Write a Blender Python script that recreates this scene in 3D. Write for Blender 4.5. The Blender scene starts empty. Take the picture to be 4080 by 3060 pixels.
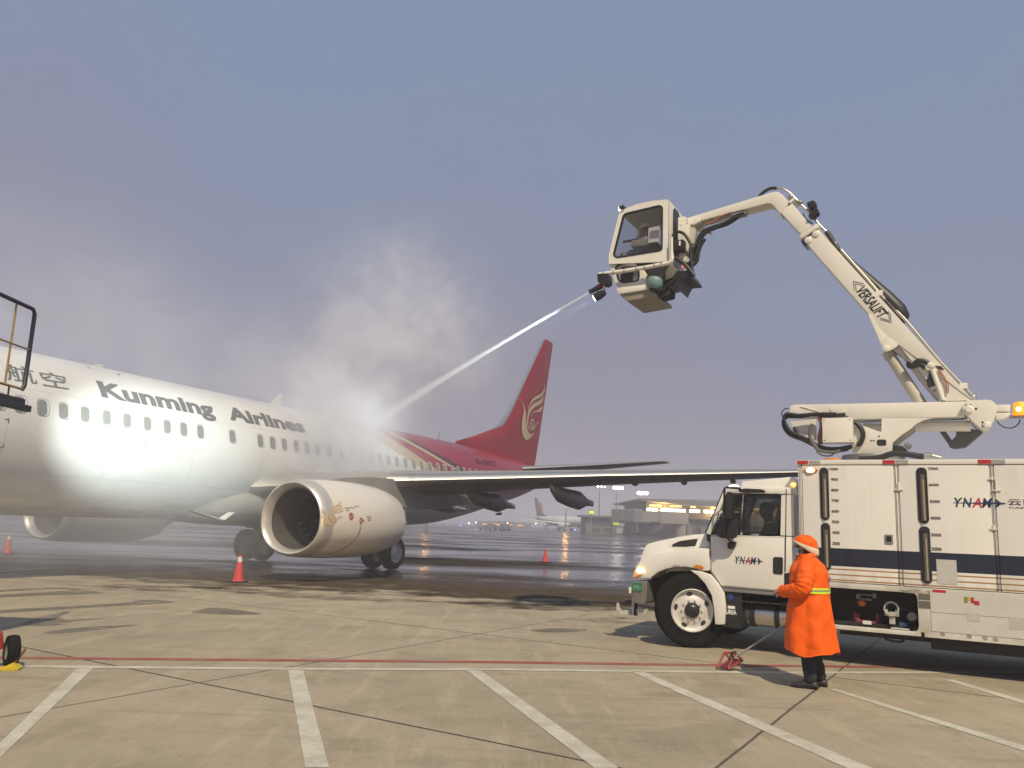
import bpy, bmesh, math, random
import numpy as np
from mathutils import Vector, Matrix, noise
R = math.radians
random.seed(11)
sc = bpy.context.scene
# ---------------------------------------------------------------- camera
PITCH, ROLL, CAMH = R(9.9), R(2.16), 1.65
cp, sp = math.cos(PITCH), math.sin(PITCH)
fwd = Vector((0, cp, sp)); up0 = Vector((0, -sp, cp)); rt0 = Vector((1, 0, 0))
rt = math.cos(ROLL)*rt0 + math.sin(ROLL)*up0
up = -math.sin(ROLL)*rt0 + math.cos(ROLL)*up0
cd = bpy.data.cameras.new('camera'); cam = bpy.data.objects.new('camera', cd)
sc.collection.objects.link(cam); sc.camera = cam
cd.sensor_width = 36; cd.lens = 3200/4080*36; cd.clip_start = .05; cd.clip_end = 6000
cam.matrix_world = Matrix(((rt.x, up.x, -fwd.x, 0), (rt.y, up.y, -fwd.y, 0), (rt.z, up.z, -fwd.z, CAMH), (0, 0, 0, 1)))
# ---------------------------------------------------------------- world: dusk sky
w = bpy.data.worlds.new('World'); sc.world = w; w.use_nodes = True
nt = w.node_tree; N = nt.nodes; L = nt.links
for x in list(N): N.remove(x)
out = N.new('ShaderNodeOutputWorld'); bg = N.new('ShaderNodeBackground')
tc = N.new('ShaderNodeTexCoord'); sx = N.new('ShaderNodeSeparateXYZ')
L.new(tc.outputs['Generated'], sx.inputs[0])
nz = N.new('ShaderNodeTexNoise'); nz.inputs['Scale'].default_value = 2.2; nz.inputs['Detail'].default_value = 5; nz.inputs['Roughness'].default_value = .55
L.new(tc.outputs['Generated'], nz.inputs['Vector'])
ma = N.new('ShaderNodeMath'); ma.operation = 'MULTIPLY_ADD'; ma.inputs[1].default_value = .55; ma.inputs[2].default_value = -.27
L.new(nz.outputs['Fac'], ma.inputs[0])
ad = N.new('ShaderNodeMath'); ad.operation = 'ADD'; L.new(ma.outputs[0], ad.inputs[0]); L.new(sx.outputs['Z'], ad.inputs[1])
# a little bluer to the right of the view, greyer to the left
mx = N.new('ShaderNodeMath'); mx.operation = 'MULTIPLY_ADD'; mx.inputs[1].default_value = .10; L.new(sx.outputs['X'], mx.inputs[0]); L.new(ad.outputs[0], mx.inputs[2])
rp = N.new('ShaderNodeValToRGB'); L.new(mx.outputs[0], rp.inputs[0])
el = rp.color_ramp.elements
el[0].position = 0.0; el[0].color = (.290, .268, .335, 1)
el[1].position = .75; el[1].color = (.215, .302, .465, 1)
for p, c in ((.10, (.278, .270, .355, 1)), (.24, (.252, .274, .392, 1)), (.42, (.234, .288, .430, 1))):
    q = el.new(p); q.color = c
L.new(rp.outputs[0], bg.inputs['Color']); bg.inputs['Strength'].default_value = .93
L.new(bg.outputs[0], out.inputs['Surface'])
# ---------------------------------------------------------------- the apron floodlight behind the camera
sd = bpy.data.lights.new('floodlight', 'SUN'); so = bpy.data.objects.new('floodlight', sd); sc.collection.objects.link(so)
sd.energy = 4.4; sd.angle = R(.8); sd.color = (1.0, .845, .60)
dirv = Vector((-.16, .64, -.76)).normalized()
so.rotation_euler = dirv.to_track_quat('-Z', 'Y').to_euler(); so.location = (10, -40, 40)
sc.view_settings.view_transform = 'Standard'; sc.view_settings.look = 'None'; sc.view_settings.gamma = 1; sc.view_settings.exposure = 0
cy = sc.cycles
cy.use_denoising = True; cy.max_bounces = 6; cy.diffuse_bounces = 2; cy.glossy_bounces = 3; cy.transmission_bounces = 4
cy.transparent_max_bounces = 8; cy.volume_bounces = 4; cy.volume_step_rate = 1.0; cy.volume_max_steps = 64; cy.sample_clamp_indirect = 4; cy.sample_clamp_direct = 60
cy.caustics_reflective = False; cy.caustics_refractive = False

# ---------------------------------------------------------------- materials
MATS = {}
def principled(name):
    m = bpy.data.materials.new(name); m.use_nodes = True
    return m, m.node_tree, m.node_tree.nodes['Principled BSDF']
def mat(name, col, rough=.5, metal=0, dirt=0, dirtcol=None, scale=3, bump=0, coat=0, emit=None, es=0, spec=.5, alpha=None, dscale=None):
    """painted / metal / rubber surface with procedural blotches, fine roughness change and optional bump"""
    if name in MATS: return MATS[name]
    m, t, b = principled(name); n, l = t.nodes, t.links
    b.inputs['Roughness'].default_value = rough; b.inputs['Metallic'].default_value = metal
    b.inputs['Coat Weight'].default_value = coat; b.inputs['Coat Roughness'].default_value = .12
    b.inputs['Specular IOR Level'].default_value = spec
    tcn = n.new('ShaderNodeTexCoord')
    a = n.new('ShaderNodeTexNoise'); a.inputs['Scale'].default_value = scale; a.inputs['Detail'].default_value = 6; a.inputs['Roughness'].default_value = .6
    l.new(tcn.outputs['Object'], a.inputs['Vector'])
    r = n.new('ShaderNodeValToRGB'); l.new(a.outputs['Fac'], r.inputs[0])
    r.color_ramp.elements[0].position = .35; r.color_ramp.elements[1].position = .72
    c = Vector(col); dc = Vector(dirtcol) if dirtcol else c*.55
    k = c.lerp(dc, dirt)
    r.color_ramp.elements[0].color = (*c, 1); r.color_ramp.elements[1].color = (*k, 1)
    l.new(r.outputs[0], b.inputs['Base Color'])
    mr = n.new('ShaderNodeMapRange'); l.new(a.outputs['Fac'], mr.inputs[0])
    mr.inputs[3].default_value = max(.02, rough*.85); mr.inputs[4].default_value = min(1, rough*1.2)
    l.new(mr.outputs[0], b.inputs['Roughness'])
    if bump:
        bn = n.new('ShaderNodeTexNoise'); bn.inputs['Scale'].default_value = dscale or scale*8; bn.inputs['Detail'].default_value = 4
        l.new(tcn.outputs['Object'], bn.inputs['Vector'])
        bp = n.new('ShaderNodeBump'); bp.inputs['Strength'].default_value = bump; bp.inputs['Distance'].default_value = .02
        l.new(bn.outputs['Fac'], bp.inputs['Height']); l.new(bp.outputs[0], b.inputs['Normal'])
    if emit:
        b.inputs['Emission Color'].default_value = (*emit, 1); b.inputs['Emission Strength'].default_value = es
    MATS[name] = m; return m
def glass(name, col, alpha, rough=.05):
    if name in MATS: return MATS[name]
    m, t, b = principled(name); n, l = t.nodes, t.links
    b.inputs['Base Color'].default_value = (*col, 1); b.inputs['Roughness'].default_value = rough
    b.inputs['Specular IOR Level'].default_value = .5
    b.inputs['Alpha'].default_value = alpha
    MATS[name] = m; return m
def lamp_mat(name, col, s):
    if name in MATS: return MATS[name]
    m, t, b = principled(name)
    b.inputs['Base Color'].default_value = (*col, 1); b.inputs['Emission Color'].default_value = (*col, 1); b.inputs['Emission Strength'].default_value = s
    MATS[name] = m; return m
WHITE = mat('truck_white_paint', (.80, .785, .73), .32, dirt=.18, dirtcol=(.50, .45, .36), scale=1.6, coat=.5)
BOOMW = mat('boom_white_paint', (.76, .735, .655), .38, dirt=.22, dirtcol=(.46, .41, .32), scale=1.4, coat=.25)
DIRTYW = mat('dirty_white_paint', (.70, .68, .62), .5, dirt=.75, dirtcol=(.32, .29, .22), scale=2.6)
BLACK = mat('black_plastic', (.015, .015, .016), .35, dirt=.3, dirtcol=(.04, .04, .04), scale=6)
DARK = mat('dark_chassis', (.018, .017, .016), .7, dirt=.5, dirtcol=(.05, .045, .04), scale=5)
RUBBER = mat('tyre_rubber', (.006, .006, .006), .9, dirt=.35, dirtcol=(.018, .017, .015), scale=5, bump=.15, spec=.2)
HOSE = mat('black_hose', (.02, .02, .022), .45)
STEEL = mat('bare_steel', (.52, .50, .47), .35, .9, dirt=.3, scale=6)
ALU = mat('aluminium_tank', (.62, .61, .58), .28, .95, dirt=.35, dirtcol=(.40, .38, .34), scale=3)
RIMM = mat('wheel_rim_white', (.70, .68, .64), .35, .25, dirt=.3, dirtcol=(.42, .38, .32), scale=8)
GREYM = mat('grey_metal', (.30, .29, .28), .45, .5, dirt=.3)
REDP = mat('red_reflector', (.45, .03, .03), .3)
NAVY = mat('navy_ink', (.010, .022, .06), .4)
INK = mat('black_ink', (.02, .02, .02), .5)
REDINK = mat('red_ink', (.55, .03, .03), .4)
GREYINK = mat('grey_ink', (.13, .135, .14), .45, dirt=.2)
WHITEINK = mat('white_ink', (.8, .8, .78), .5)
AMBER = lamp_mat('amber_lamp_lit', (1, .42, .05), 3.0)
AMBERD = mat('amber_lens', (.55, .20, .03), .2)
WHL = lamp_mat('white_lamp_lit', (1, .95, .85), 14)
BOOTM = mat('black_boot', (.02, .02, .022), .5, dirt=.3, dirtcol=(.05, .05, .05))
SKIN = mat('skin', (.36, .21, .145), .5, dirt=.25, dirtcol=(.28, .14, .09), scale=9)
HAIR = mat('black_hair', (.012, .011, .010), .5)

# ---------------------------------------------------------------- mesh building
def srgb(h): 
    h = h.lstrip('#'); v = [int(h[i:i+2], 16)/255 for i in (0, 2, 4)]
    return tuple(x/12.92 if x < .04045 else ((x+.055)/1.055)**2.4 for x in v)
class MB:
    def __init__(s): s.bm = bmesh.new()
    def _merge(s, b, mi):
        for f in b.faces: f.material_index = mi
        me = bpy.data.meshes.new('t'); b.to_mesh(me); b.free(); s.bm.from_mesh(me); bpy.data.meshes.remove(me)
    def _bev(s, b, bev, seg=2):
        if bev:
            e = [x for x in b.edges if len(x.link_faces) == 2 and x.calc_face_angle(0) > .5]
            bmesh.ops.bevel(b, geom=e, offset=bev, segments=seg, profile=.6, affect='EDGES', clamp_overlap=True)
    def box(s, lo, hi, bev=0, mi=0, mtx=None):
        b = bmesh.new()
        c = [(lo[i]+hi[i])/2 for i in range(3)]; d = [abs(hi[i]-lo[i]) for i in range(3)]
        bmesh.ops.create_cube(b, size=1)
        for v in b.verts: v.co = Vector((v.co.x*d[0]+c[0], v.co.y*d[1]+c[1], v.co.z*d[2]+c[2]))
        s._bev(b, bev)
        if mtx: bmesh.ops.transform(b, matrix=mtx, verts=b.verts)
        s._merge(b, mi); return s
    def prism(s, pts, y0, y1, bev=0, mi=0, fn=None):
        """outline in (x,z) pushed along y from y0 to y1"""
        b = bmesh.new(); fn = fn or (lambda x, y, z: (x, y, z))
        A = [b.verts.new(fn(p[0], y0, p[1])) for p in pts]; B = [b.verts.new(fn(p[0], y1, p[1])) for p in pts]
        n = len(pts)
        for i in range(n): b.faces.new((A[i], A[(i+1) % n], B[(i+1) % n], B[i]))
        b.faces.new(A[::-1]); b.faces.new(B)
        bmesh.ops.recalc_face_normals(b, faces=b.faces)
        s._bev(b, bev)
        bmesh.ops.triangulate(b, faces=[f for f in b.faces if len(f.verts) > 4])
        s._merge(b, mi); return s
    def loft(s, rings, mi=0, closed=True, cap=True):
        b = bmesh.new(); V = [[b.verts.new(p) for p in r] for r in rings]; n = len(rings[0])
        for i in range(len(V)-1):
            for j in range(n if closed else n-1):
                q = (V[i][j], V[i][(j+1) % n], V[i+1][(j+1) % n], V[i+1][j])
                b.faces.new(q)
        if cap and closed:
            b.faces.new(V[0][::-1]); b.faces.new(V[-1])
        bmesh.ops.recalc_face_normals(b, faces=b.faces)
        s._merge(b, mi); return s
    def tube(s, path, r, seg=8, mi=0):
        P = [Vector(p) for p in path]; rr = r if isinstance(r, (list, tuple)) else [r]*len(P)
        rings = []; prev = None
        for i, p in enumerate(P):
            t = (P[min(i+1, len(P)-1)]-P[max(i-1, 0)])
            t = t.normalized() if t.length > 1e-9 else Vector((0, 0, 1))
            if prev is None:
                a = t.orthogonal().normalized()
            else:
                a = prev - t*prev.dot(t); a = a.normalized() if a.length > 1e-6 else t.orthogonal().normalized()
            prev = a; c = t.cross(a)
            rings.append([p+(a*math.cos(2*math.pi*j/seg)+c*math.sin(2*math.pi*j/seg))*rr[i] for j in range(seg)])
        return s.loft(rings, mi)
    def cyl(s, p0, p1, r0, r1=None, seg=20, mi=0):
        return s.tube([p0, p1], [r0, r1 if r1 is not None else r0], seg, mi)
    def lathe(s, prof, origin, axis, seg=32, mi=0, cap=False):
        """profile [(distance along axis, radius)]"""
        ax = Vector(axis).normalized(); a = ax.orthogonal().normalized(); c = ax.cross(a); o = Vector(origin)
        rings = [[o+ax*h+(a*math.cos(2*math.pi*j/seg)+c*math.sin(2*math.pi*j/seg))*max(r, 1e-4) for j in range(seg)] for h, r in prof]
        return s.loft(rings, mi, cap=cap)
    def ball(s, c, r, mi=0, sub=2):
        b = bmesh.new(); bmesh.ops.create_icosphere(b, subdivisions=sub, radius=1)
        rr = r if isinstance(r, (list, tuple)) else (r, r, r)
        for v in b.verts: v.co = Vector((v.co.x*rr[0]+c[0], v.co.y*rr[1]+c[1], v.co.z*rr[2]+c[2]))
        s._merge(b, mi); return s
    def flat(s, polys, fn, mi=0, cut=None):
        """2-D polygons (u,v) laid on a surface by fn(u,v); cut = spacing of extra cuts along v so that it can follow a curve"""
        b = bmesh.new()
        for p in polys:
            try: b.faces.new([b.verts.new((q[0], q[1], 0)) for q in p])
            except ValueError: pass
        b.normal_update(); bmesh.ops.triangulate(b, faces=b.faces)
        if cut:
            for ax in ((0, 1, 0), (1, 0, 0)):
                k = 1 if ax[1] else 0
                lo = min(v.co[k] for v in b.verts); hi = max(v.co[k] for v in b.verts); x = lo+cut
                while x < hi:
                    co = [0, 0, 0]; co[k] = x
                    bmesh.ops.bisect_plane(b, geom=b.verts[:]+b.edges[:]+b.faces[:], plane_co=co, plane_no=ax); x += cut
        for v in b.verts: v.co = Vector(fn(v.co.x, v.co.y))
        s._merge(b, mi); return s
    def mesh2d(s, me, fn, mi=0, cut=None):
        b = bmesh.new(); b.from_mesh(me)
        if cut:
            lo = min(v.co.y for v in b.verts); hi = max(v.co.y for v in b.verts); x = lo+cut
            while x < hi:
                bmesh.ops.bisect_plane(b, geom=b.verts[:]+b.edges[:]+b.faces[:], plane_co=(0, x, 0), plane_no=(0, 1, 0)); x += cut
        for v in b.verts: v.co = Vector(fn(v.co.x, v.co.y))
        s._merge(b, mi); return s
    def warp(s, fn):
        for v in s.bm.verts: v.co = Vector(fn(v.co))
        return s
    def build(s, name, mats, parent=None, smooth=38):
        me = bpy.data.meshes.new(name)
        bmesh.ops.remove_doubles(s.bm, verts=s.bm.verts, dist=1e-6)
        s.bm.normal_update(); s.bm.to_mesh(me); s.bm.free()
        for m in (mats if isinstance(mats, (list, tuple)) else [mats]): me.materials.append(m)
        if smooth:
            me.polygons.foreach_set('use_smooth', [True]*len(me.polygons)); me.set_sharp_from_angle(angle=R(smooth))
        o = bpy.data.objects.new(name, me); sc.collection.objects.link(o)
        if parent: o.parent = parent
        return o
def tag(o, label=None, cat=None, group=None, kind=None):
    if label: o['label'] = label
    if cat: o['category'] = cat
    if group: o['group'] = group
    if kind: o['kind'] = kind
    return o
def empty(name, loc, rz=0):
    o = bpy.data.objects.new(name, None); o.location = loc; o.rotation_euler = (0, 0, rz); o.empty_display_size = .3
    sc.collection.objects.link(o); return o
def copy_tree(o, parent=None):
    c = o.copy(); sc.collection.objects.link(c); c.parent = parent
    for ch in list(o.children): copy_tree(ch, c)
    return c
def rrect(x0, z0, x1, z1, r, n=5):
    o = []
    for cx, cz, a in ((x1-r, z1-r, 0), (x0+r, z1-r, 90), (x0+r, z0+r, 180), (x1-r, z0+r, 270)):
        for i in range(n+1):
            t = R(a+90*i/n); o.append((cx+r*math.cos(t), cz+r*math.sin(t)))
    return o
def rpoly(pts, r, n=4):
    """round every corner of a polygon"""
    o = []; m = len(pts)
    for i in range(m):
        p = Vector(pts[i]); a = Vector(pts[i-1])-p; b = Vector(pts[(i+1) % m])-p
        k = min(r, a.length*.45, b.length*.45); A = p+a.normalized()*k; B = p+b.normalized()*k
        for j in range(n+1):
            t = j/n; o.append(tuple(A*(1-t)**2+p*2*t*(1-t)+B*t*t))
    return o
def spline(pts, n=6):
    P = [Vector(p) for p in pts]; o = []
    for i in range(len(P)-1):
        p0, p1, p2, p3 = P[max(i-1, 0)], P[i], P[i+1], P[min(i+2, len(P)-1)]
        for j in range(n):
            t = j/n; o.append(.5*((2*p1)+(p2-p0)*t+(2*p0-5*p1+4*p2-p3)*t*t+(3*p1-p0-3*p2+p3)*t**3))
    o.append(P[-1]); return o
def sp2(pts, n=4): return [tuple(v) for v in spline(pts, n)]
def text_mesh(s, bold=0, shear=0):
    cu = bpy.data.curves.new('txt', 'FONT'); cu.body = s; cu.offset = bold; cu.shear = shear; cu.resolution_u = 3
    ob = bpy.data.objects.new('txt', cu); sc.collection.objects.link(ob)
    dg = bpy.context.evaluated_depsgraph_get(); dg.update()
    me = bpy.data.meshes.new_from_object(ob.evaluated_get(dg)); bpy.data.objects.remove(ob); bpy.data.curves.remove(cu)
    co = [v.co for v in me.vertices]
    x0, x1 = min(c.x for c in co), max(c.x for c in co); y0, y1 = min(c.y for c in co), max(c.y for c in co)
    for v in me.vertices: v.co = ((v.co.x-x0)/(x1-x0), (v.co.y-y0)/(y1-y0), 0)
    return me
def put_text(mb, s, box, fn, bold=.02, shear=0, mi=0, cut=None):
    """text filling box=(u0,v0,u1,v1) on surface fn"""
    me = text_mesh(s, bold, shear); u0, v0, u1, v1 = box
    mb.mesh2d(me, lambda x, y: fn(u0+x*(u1-u0), v0+y*(v1-v0)), mi, cut/(v1-v0) if cut else None); bpy.data.meshes.remove(me)
def bake(o):
    """apply modifiers without operators"""
    dg = bpy.context.evaluated_depsgraph_get(); dg.update()
    me = bpy.data.meshes.new_from_object(o.evaluated_get(dg)); o.modifiers.clear(); o.data = me; return o
# ---------------------------------------------------------------- the apron
class NG:
    def __init__(s, t): s.t, s.n, s.l = t, t.nodes, t.links
    def _in(s, nd, i, v):
        if hasattr(v, 'is_output'): s.l.new(v, nd.inputs[i])
        else: nd.inputs[i].default_value = v
    def m(s, op, *a, clamp=False):
        nd = s.n.new('ShaderNodeMath'); nd.operation = op; nd.use_clamp = clamp
        for i, v in enumerate(a): s._in(nd, i, v)
        return nd.outputs[0]
    def ss(s, x, a, b):
        nd = s.n.new('ShaderNodeMapRange'); nd.interpolation_type = 'SMOOTHSTEP'
        for i, v in enumerate((x, a, b, 0., 1.)): s._in(nd, i, v)
        return nd.outputs[0]
    def noise(s, vec, scale, detail=4, rough=.5, dist=0):
        nd = s.n.new('ShaderNodeTexNoise'); s.l.new(vec, nd.inputs['Vector'])
        nd.inputs['Scale'].default_value = scale; nd.inputs['Detail'].default_value = detail; nd.inputs['Roughness'].default_value = rough; nd.inputs['Distortion'].default_value = dist
        return nd.outputs['Fac']
    def mapv(s, vec, sc_, rot=0):
        nd = s.n.new('ShaderNodeMapping'); s.l.new(vec, nd.inputs['Vector']); nd.inputs['Scale'].default_value = sc_; nd.inputs['Rotation'].default_value = (0, 0, rot)
        return nd.outputs[0]
    def mix(s, f, a, b):
        nd = s.n.new('ShaderNodeMix'); nd.data_type = 'RGBA'
        s._in(nd, 0, f)
        for i, v in ((6, a), (7, b)):
            if hasattr(v, 'is_output'): s.l.new(v, nd.inputs[i])
            else: nd.inputs[i].default_value = (*v, 1)
        return nd.outputs[2]
GM, t, b = principled('apron_concrete'); g = NG(t)
tcn = g.n.new('ShaderNodeTexCoord'); P = tcn.outputs['Object']
sp_ = g.n.new('ShaderNodeSeparateXYZ'); g.l.new(P, sp_.inputs[0]); X, Y = sp_.outputs[0], sp_.outputs[1]
n1 = g.noise(P, .22, 6, .6); n2 = g.noise(P, 1.3, 8, .65); n3 = g.noise(P, 14, 6, .7); n4 = g.noise(g.mapv(P, (.35, 1.0, 1)), .55, 7, .6, .4)
n5 = g.noise(g.mapv(P, (1, .12, 1), R(25)), 5, 5, .6)
dry = g.mix(g.ss(n1, .30, .72), (.369, .315, 0.230), (.276, .234, 0.168))
dry = g.mix(g.m('MULTIPLY', g.ss(n2, .45, .72), .62), dry, (.208, .177, 0.117))
dry = g.mix(g.m('MULTIPLY', g.ss(n5, .50, .68), .42), dry, (.422, .369, 0.259))
dry = g.mix(g.m('MULTIPLY', g.ss(n3, .52, .75), .42), dry, (.169, .145, 0.101))
# faint tyre scrubs and diagonal brush marks
n6 = g.noise(g.mapv(P, (.15, 2.2, 1), R(-31)), 1.6, 6, .6, .3); n8 = g.noise(P, 60, 3, .7); dry = g.mix(g.m('MULTIPLY', g.ss(n8, .55, .75), .30), dry, (.151, .131, 0.092))
n9 = g.noise(g.mapv(P, (.5, .9, 1), R(20)), .5, 8, .7, 1.2); dry = g.mix(g.m('MULTIPLY', g.ss(n9, .56, .64), .40), dry, (.191, .162, 0.114))
dry = g.mix(g.m('MULTIPLY', g.ss(n6, .54, .72), .45), dry, (.181, .154, 0.104))
n7 = g.noise(g.mapv(P, (9, 1.1, 1), R(32)), 4, 4, .6); dry = g.mix(g.m('MULTIPLY', g.ss(n7, .5, .7), .22), dry, (.447, .391, 0.276))
# slab joints, a 5 m grid turned like the stand
ang = R(-31.3); ca, sa = math.cos(ang), math.sin(ang)
def rot(cx, cy_):
    dx = g.m('SUBTRACT', X, cx); dy = g.m('SUBTRACT', Y, cy_)
    u = g.m('ADD', g.m('MULTIPLY', dx, ca), g.m('MULTIPLY', dy, sa)); v = g.m('SUBTRACT', g.m('MULTIPLY', dy, ca), g.m('MULTIPLY', dx, sa))
    return u, v
U, V = rot(-2.975, 8.318)
wob = g.m('MULTIPLY', g.m('SUBTRACT', n2, .5), .03)
def joint(q, half):
    k = g.m('ADD', g.m('ADD', q, wob), 500*5.03+2.515); k = g.m('ABSOLUTE', g.m('SUBTRACT', g.m('MODULO', k, 5.03), 2.515))
    return g.m('SUBTRACT', 1., g.ss(k, half*.6, half*1.5))
J = g.m('MAXIMUM', g.m('MULTIPLY', joint(U, .013), .85), g.m('MULTIPLY', joint(V, .016), 1.))
# wetness: dry near the camera, damp band, then wet under and beyond the aircraft
edge = g.m('ADD', g.m('MULTIPLY_ADD', g.m('SUBTRACT', n4, .5), 12., g.m('MULTIPLY_ADD', X, .22, Y)), g.m('MULTIPLY', g.m('SUBTRACT', n2, .5), 7.))
damp = g.ss(edge, 16.3, 19.)
wet = g.ss(edge, 20.5, 27.)
pud = g.ss(g.noise(g.mapv(P, (.45, 1, 1)), .16, 6, .58, .5), .36, .60)
dampc = g.mix(g.ss(n2, .35, .7), (.085, .068, .047), (.048, .037, .027))
wetc = g.mix(pud, (.040, .034, .032), (.014, .013, .014))
col = g.mix(damp, dry, dampc); col = g.mix(wet, col, wetc)
col = g.mix(J, col, (.05, .045, .04))
g.l.new(col, b.inputs['Base Color'])
ro = g.m('MULTIPLY_ADD', n2, .25, .70)
ro = g.m('ADD', g.m('MULTIPLY', ro, g.m('SUBTRACT', 1., damp)), g.m('MULTIPLY', .50, damp))
wro = g.m('ADD', g.m('MULTIPLY', pud, -.30), .40)
ro = g.m('ADD', g.m('MULTIPLY', ro, g.m('SUBTRACT', 1., wet)), g.m('MULTIPLY', wro, wet))
g.l.new(ro, b.inputs['Roughness'])
sp0 = g.m('ADD', g.m('MULTIPLY', .30, g.m('SUBTRACT', 1., damp)), g.m('MULTIPLY', g.m('MULTIPLY', wet, pud), .5)); g.l.new(sp0, b.inputs['Specular IOR Level'])
bp = g.n.new('ShaderNodeBump'); bp.inputs['Distance'].default_value = .012
hgt = g.m('ADD', g.m('MULTIPLY', n3, .5), g.m('MULTIPLY', J, -1.2)); hgt = g.m('ADD', hgt, g.m('MULTIPLY', g.noise(P, 1.6, 5, .6), g.m('MULTIPLY', wet, 4.5)))
g.l.new(hgt, bp.inputs['Height']); bp.inputs['Strength'].default_value = .35
g.l.new(bp.outputs[0], b.inputs['Normal'])
mb = MB(); mb.box((-1000, -100, -.5), (1000, 1600, 0)); tag(mb.build('ground', GM, smooth=0), kind='structure')
# painted lines, a sheet 4 mm above the concrete
def paint(name, col):
    m, t, b = principled(name); g = NG(t); tcn = g.n.new('ShaderNodeTexCoord'); P = tcn.outputs['Object']
    a = g.noise(P, 3, 8, .7); c = g.noise(P, 22, 5, .7)
    k = g.m('ADD', g.m('MULTIPLY', g.ss(a, .36, .66), .85), g.m('MULTIPLY', g.ss(c, .46, .66), .4), clamp=True)
    g.l.new(g.mix(k, col, tuple(.45*q+.55*r for q, r in zip(col, (.24, .215, .15)))), b.inputs['Base Color']); b.inputs['Roughness'].default_value = .75
    return m
WP = paint('worn_white_paint', (.53, .51, .43)); RP = paint('worn_red_paint', (.30, .04, .032))
def sheet(mb, pts, z): mb.flat([pts], lambda u, v: (u, v, z))
def ribbon(mb, pts, wd, z):
    for (x0, y0), (x1, y1) in zip(pts, pts[1:]):
        d = Vector((x1-x0, y1-y0)).normalized(); nn = Vector((-d.y, d.x))*wd/2
        mb.flat([[(x0+nn.x, y0+nn.y), (x0-nn.x, y0-nn.y), (x1-nn.x, y1-nn.y), (x1+nn.x, y1+nn.y)]], lambda u, v: (u, v, z))
mb = MB(); rl = [(-5.258,9.266),(0.006,10.158),(2.706,10.535),(4.717,10.86)]
rl = [(rl[0][0]-3, rl[0][1]-.55)]+rl+[(rl[-1][0]+6, rl[-1][1]+1.15)]
ribbon(mb, rl, .15, .004); tag(mb.build('red_road_marking', RP, smooth=0), kind='structure')
mb = MB(); wl = [(-4.987,8.787),(-2.329,9.203),(0.008,9.665),(1.534,9.872),(3.38,10.156)]
wl = [(wl[0][0]-3, wl[0][1]-.5)]+wl+[(wl[-1][0]+6, wl[-1][1]+1.3)]
ribbon(mb, wl, .13, .004)
for q in ([(-4.42,8.789),(-4.269,8.821),(-3.296,5.689),(-3.505,6.025)], [(-2.317,9.159),(-2.164,9.191),(-1.126,5.74),(-1.281,5.721)], [(-0.395,9.532),(-0.242,9.564),(0.845,5.977),(0.673,5.955)],
          [(1.522,9.837),(1.675,9.852),(2.722,6.195),(2.53,6.17)], [(3.588,9.22),(3.677,9.236),(4.431,6.788),(4.267,6.752)], [(5.323,10.094),(5.458,10.121),(5.643,8.592),(5.503,8.458)]):
    sheet(mb, q, .004)
tag(mb.build('white_road_marking', WP, smooth=0), kind='structure')
SM, t, b = principled('damp_stain'); g = NG(t); tcn = g.n.new('ShaderNodeTexCoord'); P = tcn.outputs['Object']
g.l.new(g.mix(g.ss(g.noise(P, 2.5, 6, .6), .4, .7), (.155, .136, .094), (.11, .094, .066)), b.inputs['Base Color']); b.inputs['Roughness'].default_value = .55
k_ = g.m('ADD', g.m('MULTIPLY', g.noise(P, 1.1, 7, .65), .6), g.m('MULTIPLY', g.noise(g.mapv(P, (.4, 2, 1)), 3., 6, .7), .5)); g.l.new(g.m('MULTIPLY', g.ss(k_, .42, .60), .85), b.inputs['Alpha'])
mb = MB()
for q in ([(-5.224,13.92),(-5.188,14.626),(-4.901,14.688),(-4.092,14.079),(-4.357,13.837),(-4.765,13.811)], [(-10.064,16.101),(-9.479,17.131),(-8.926,17.263),(-8.72,16.971),(-9.276,16.774),(-9.834,15.742)],
          [(-9.561,15.315),(-8.975,16.242),(-8.637,17.01),(-8.003,16.561),(-8.252,15.99),(-8.668,15.7),(-9.253,14.834)], [(-8.136,13.089),(-7.316,14.222),(-6.761,15.066),(-6.835,15.326),(-6.593,15.623),(-6.054,15.343),(-6.31,14.868),(-6.919,14.117),(-7.333,13.487),(-7.947,12.795)],
          [(-6.856,11.871),(-6.96,12.42),(-6.688,12.606),(-6.487,12.445),(-6.066,12.809),(-6.305,12.314),(-6.268,11.906),(-6.577,11.699)], [(-6.095,11.099),(-6.034,11.477),(-5.689,11.966),(-5.292,12.204),(-5.507,11.739),(-5.706,11.31),(-5.898,11.104)], [(0.386,13.225),(0.806,13.598),(1.341,13.627),(1.275,13.359),(0.698,13.074)]):
    c_ = sum((Vector(p) for p in q), Vector((0, 0)))/len(q)
    o_ = sp2(list(q)+[q[0]], 6)[:-1]
    o_ = [tuple(Vector(p)+(Vector(p)-c_)*.05*noise.noise(Vector((p[0]*3, p[1]*3, 1)))) for p in o_]
    sheet(mb, o_, .003)
tag(mb.build('ground_damp_stains', SM, smooth=0), kind='structure')
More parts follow.
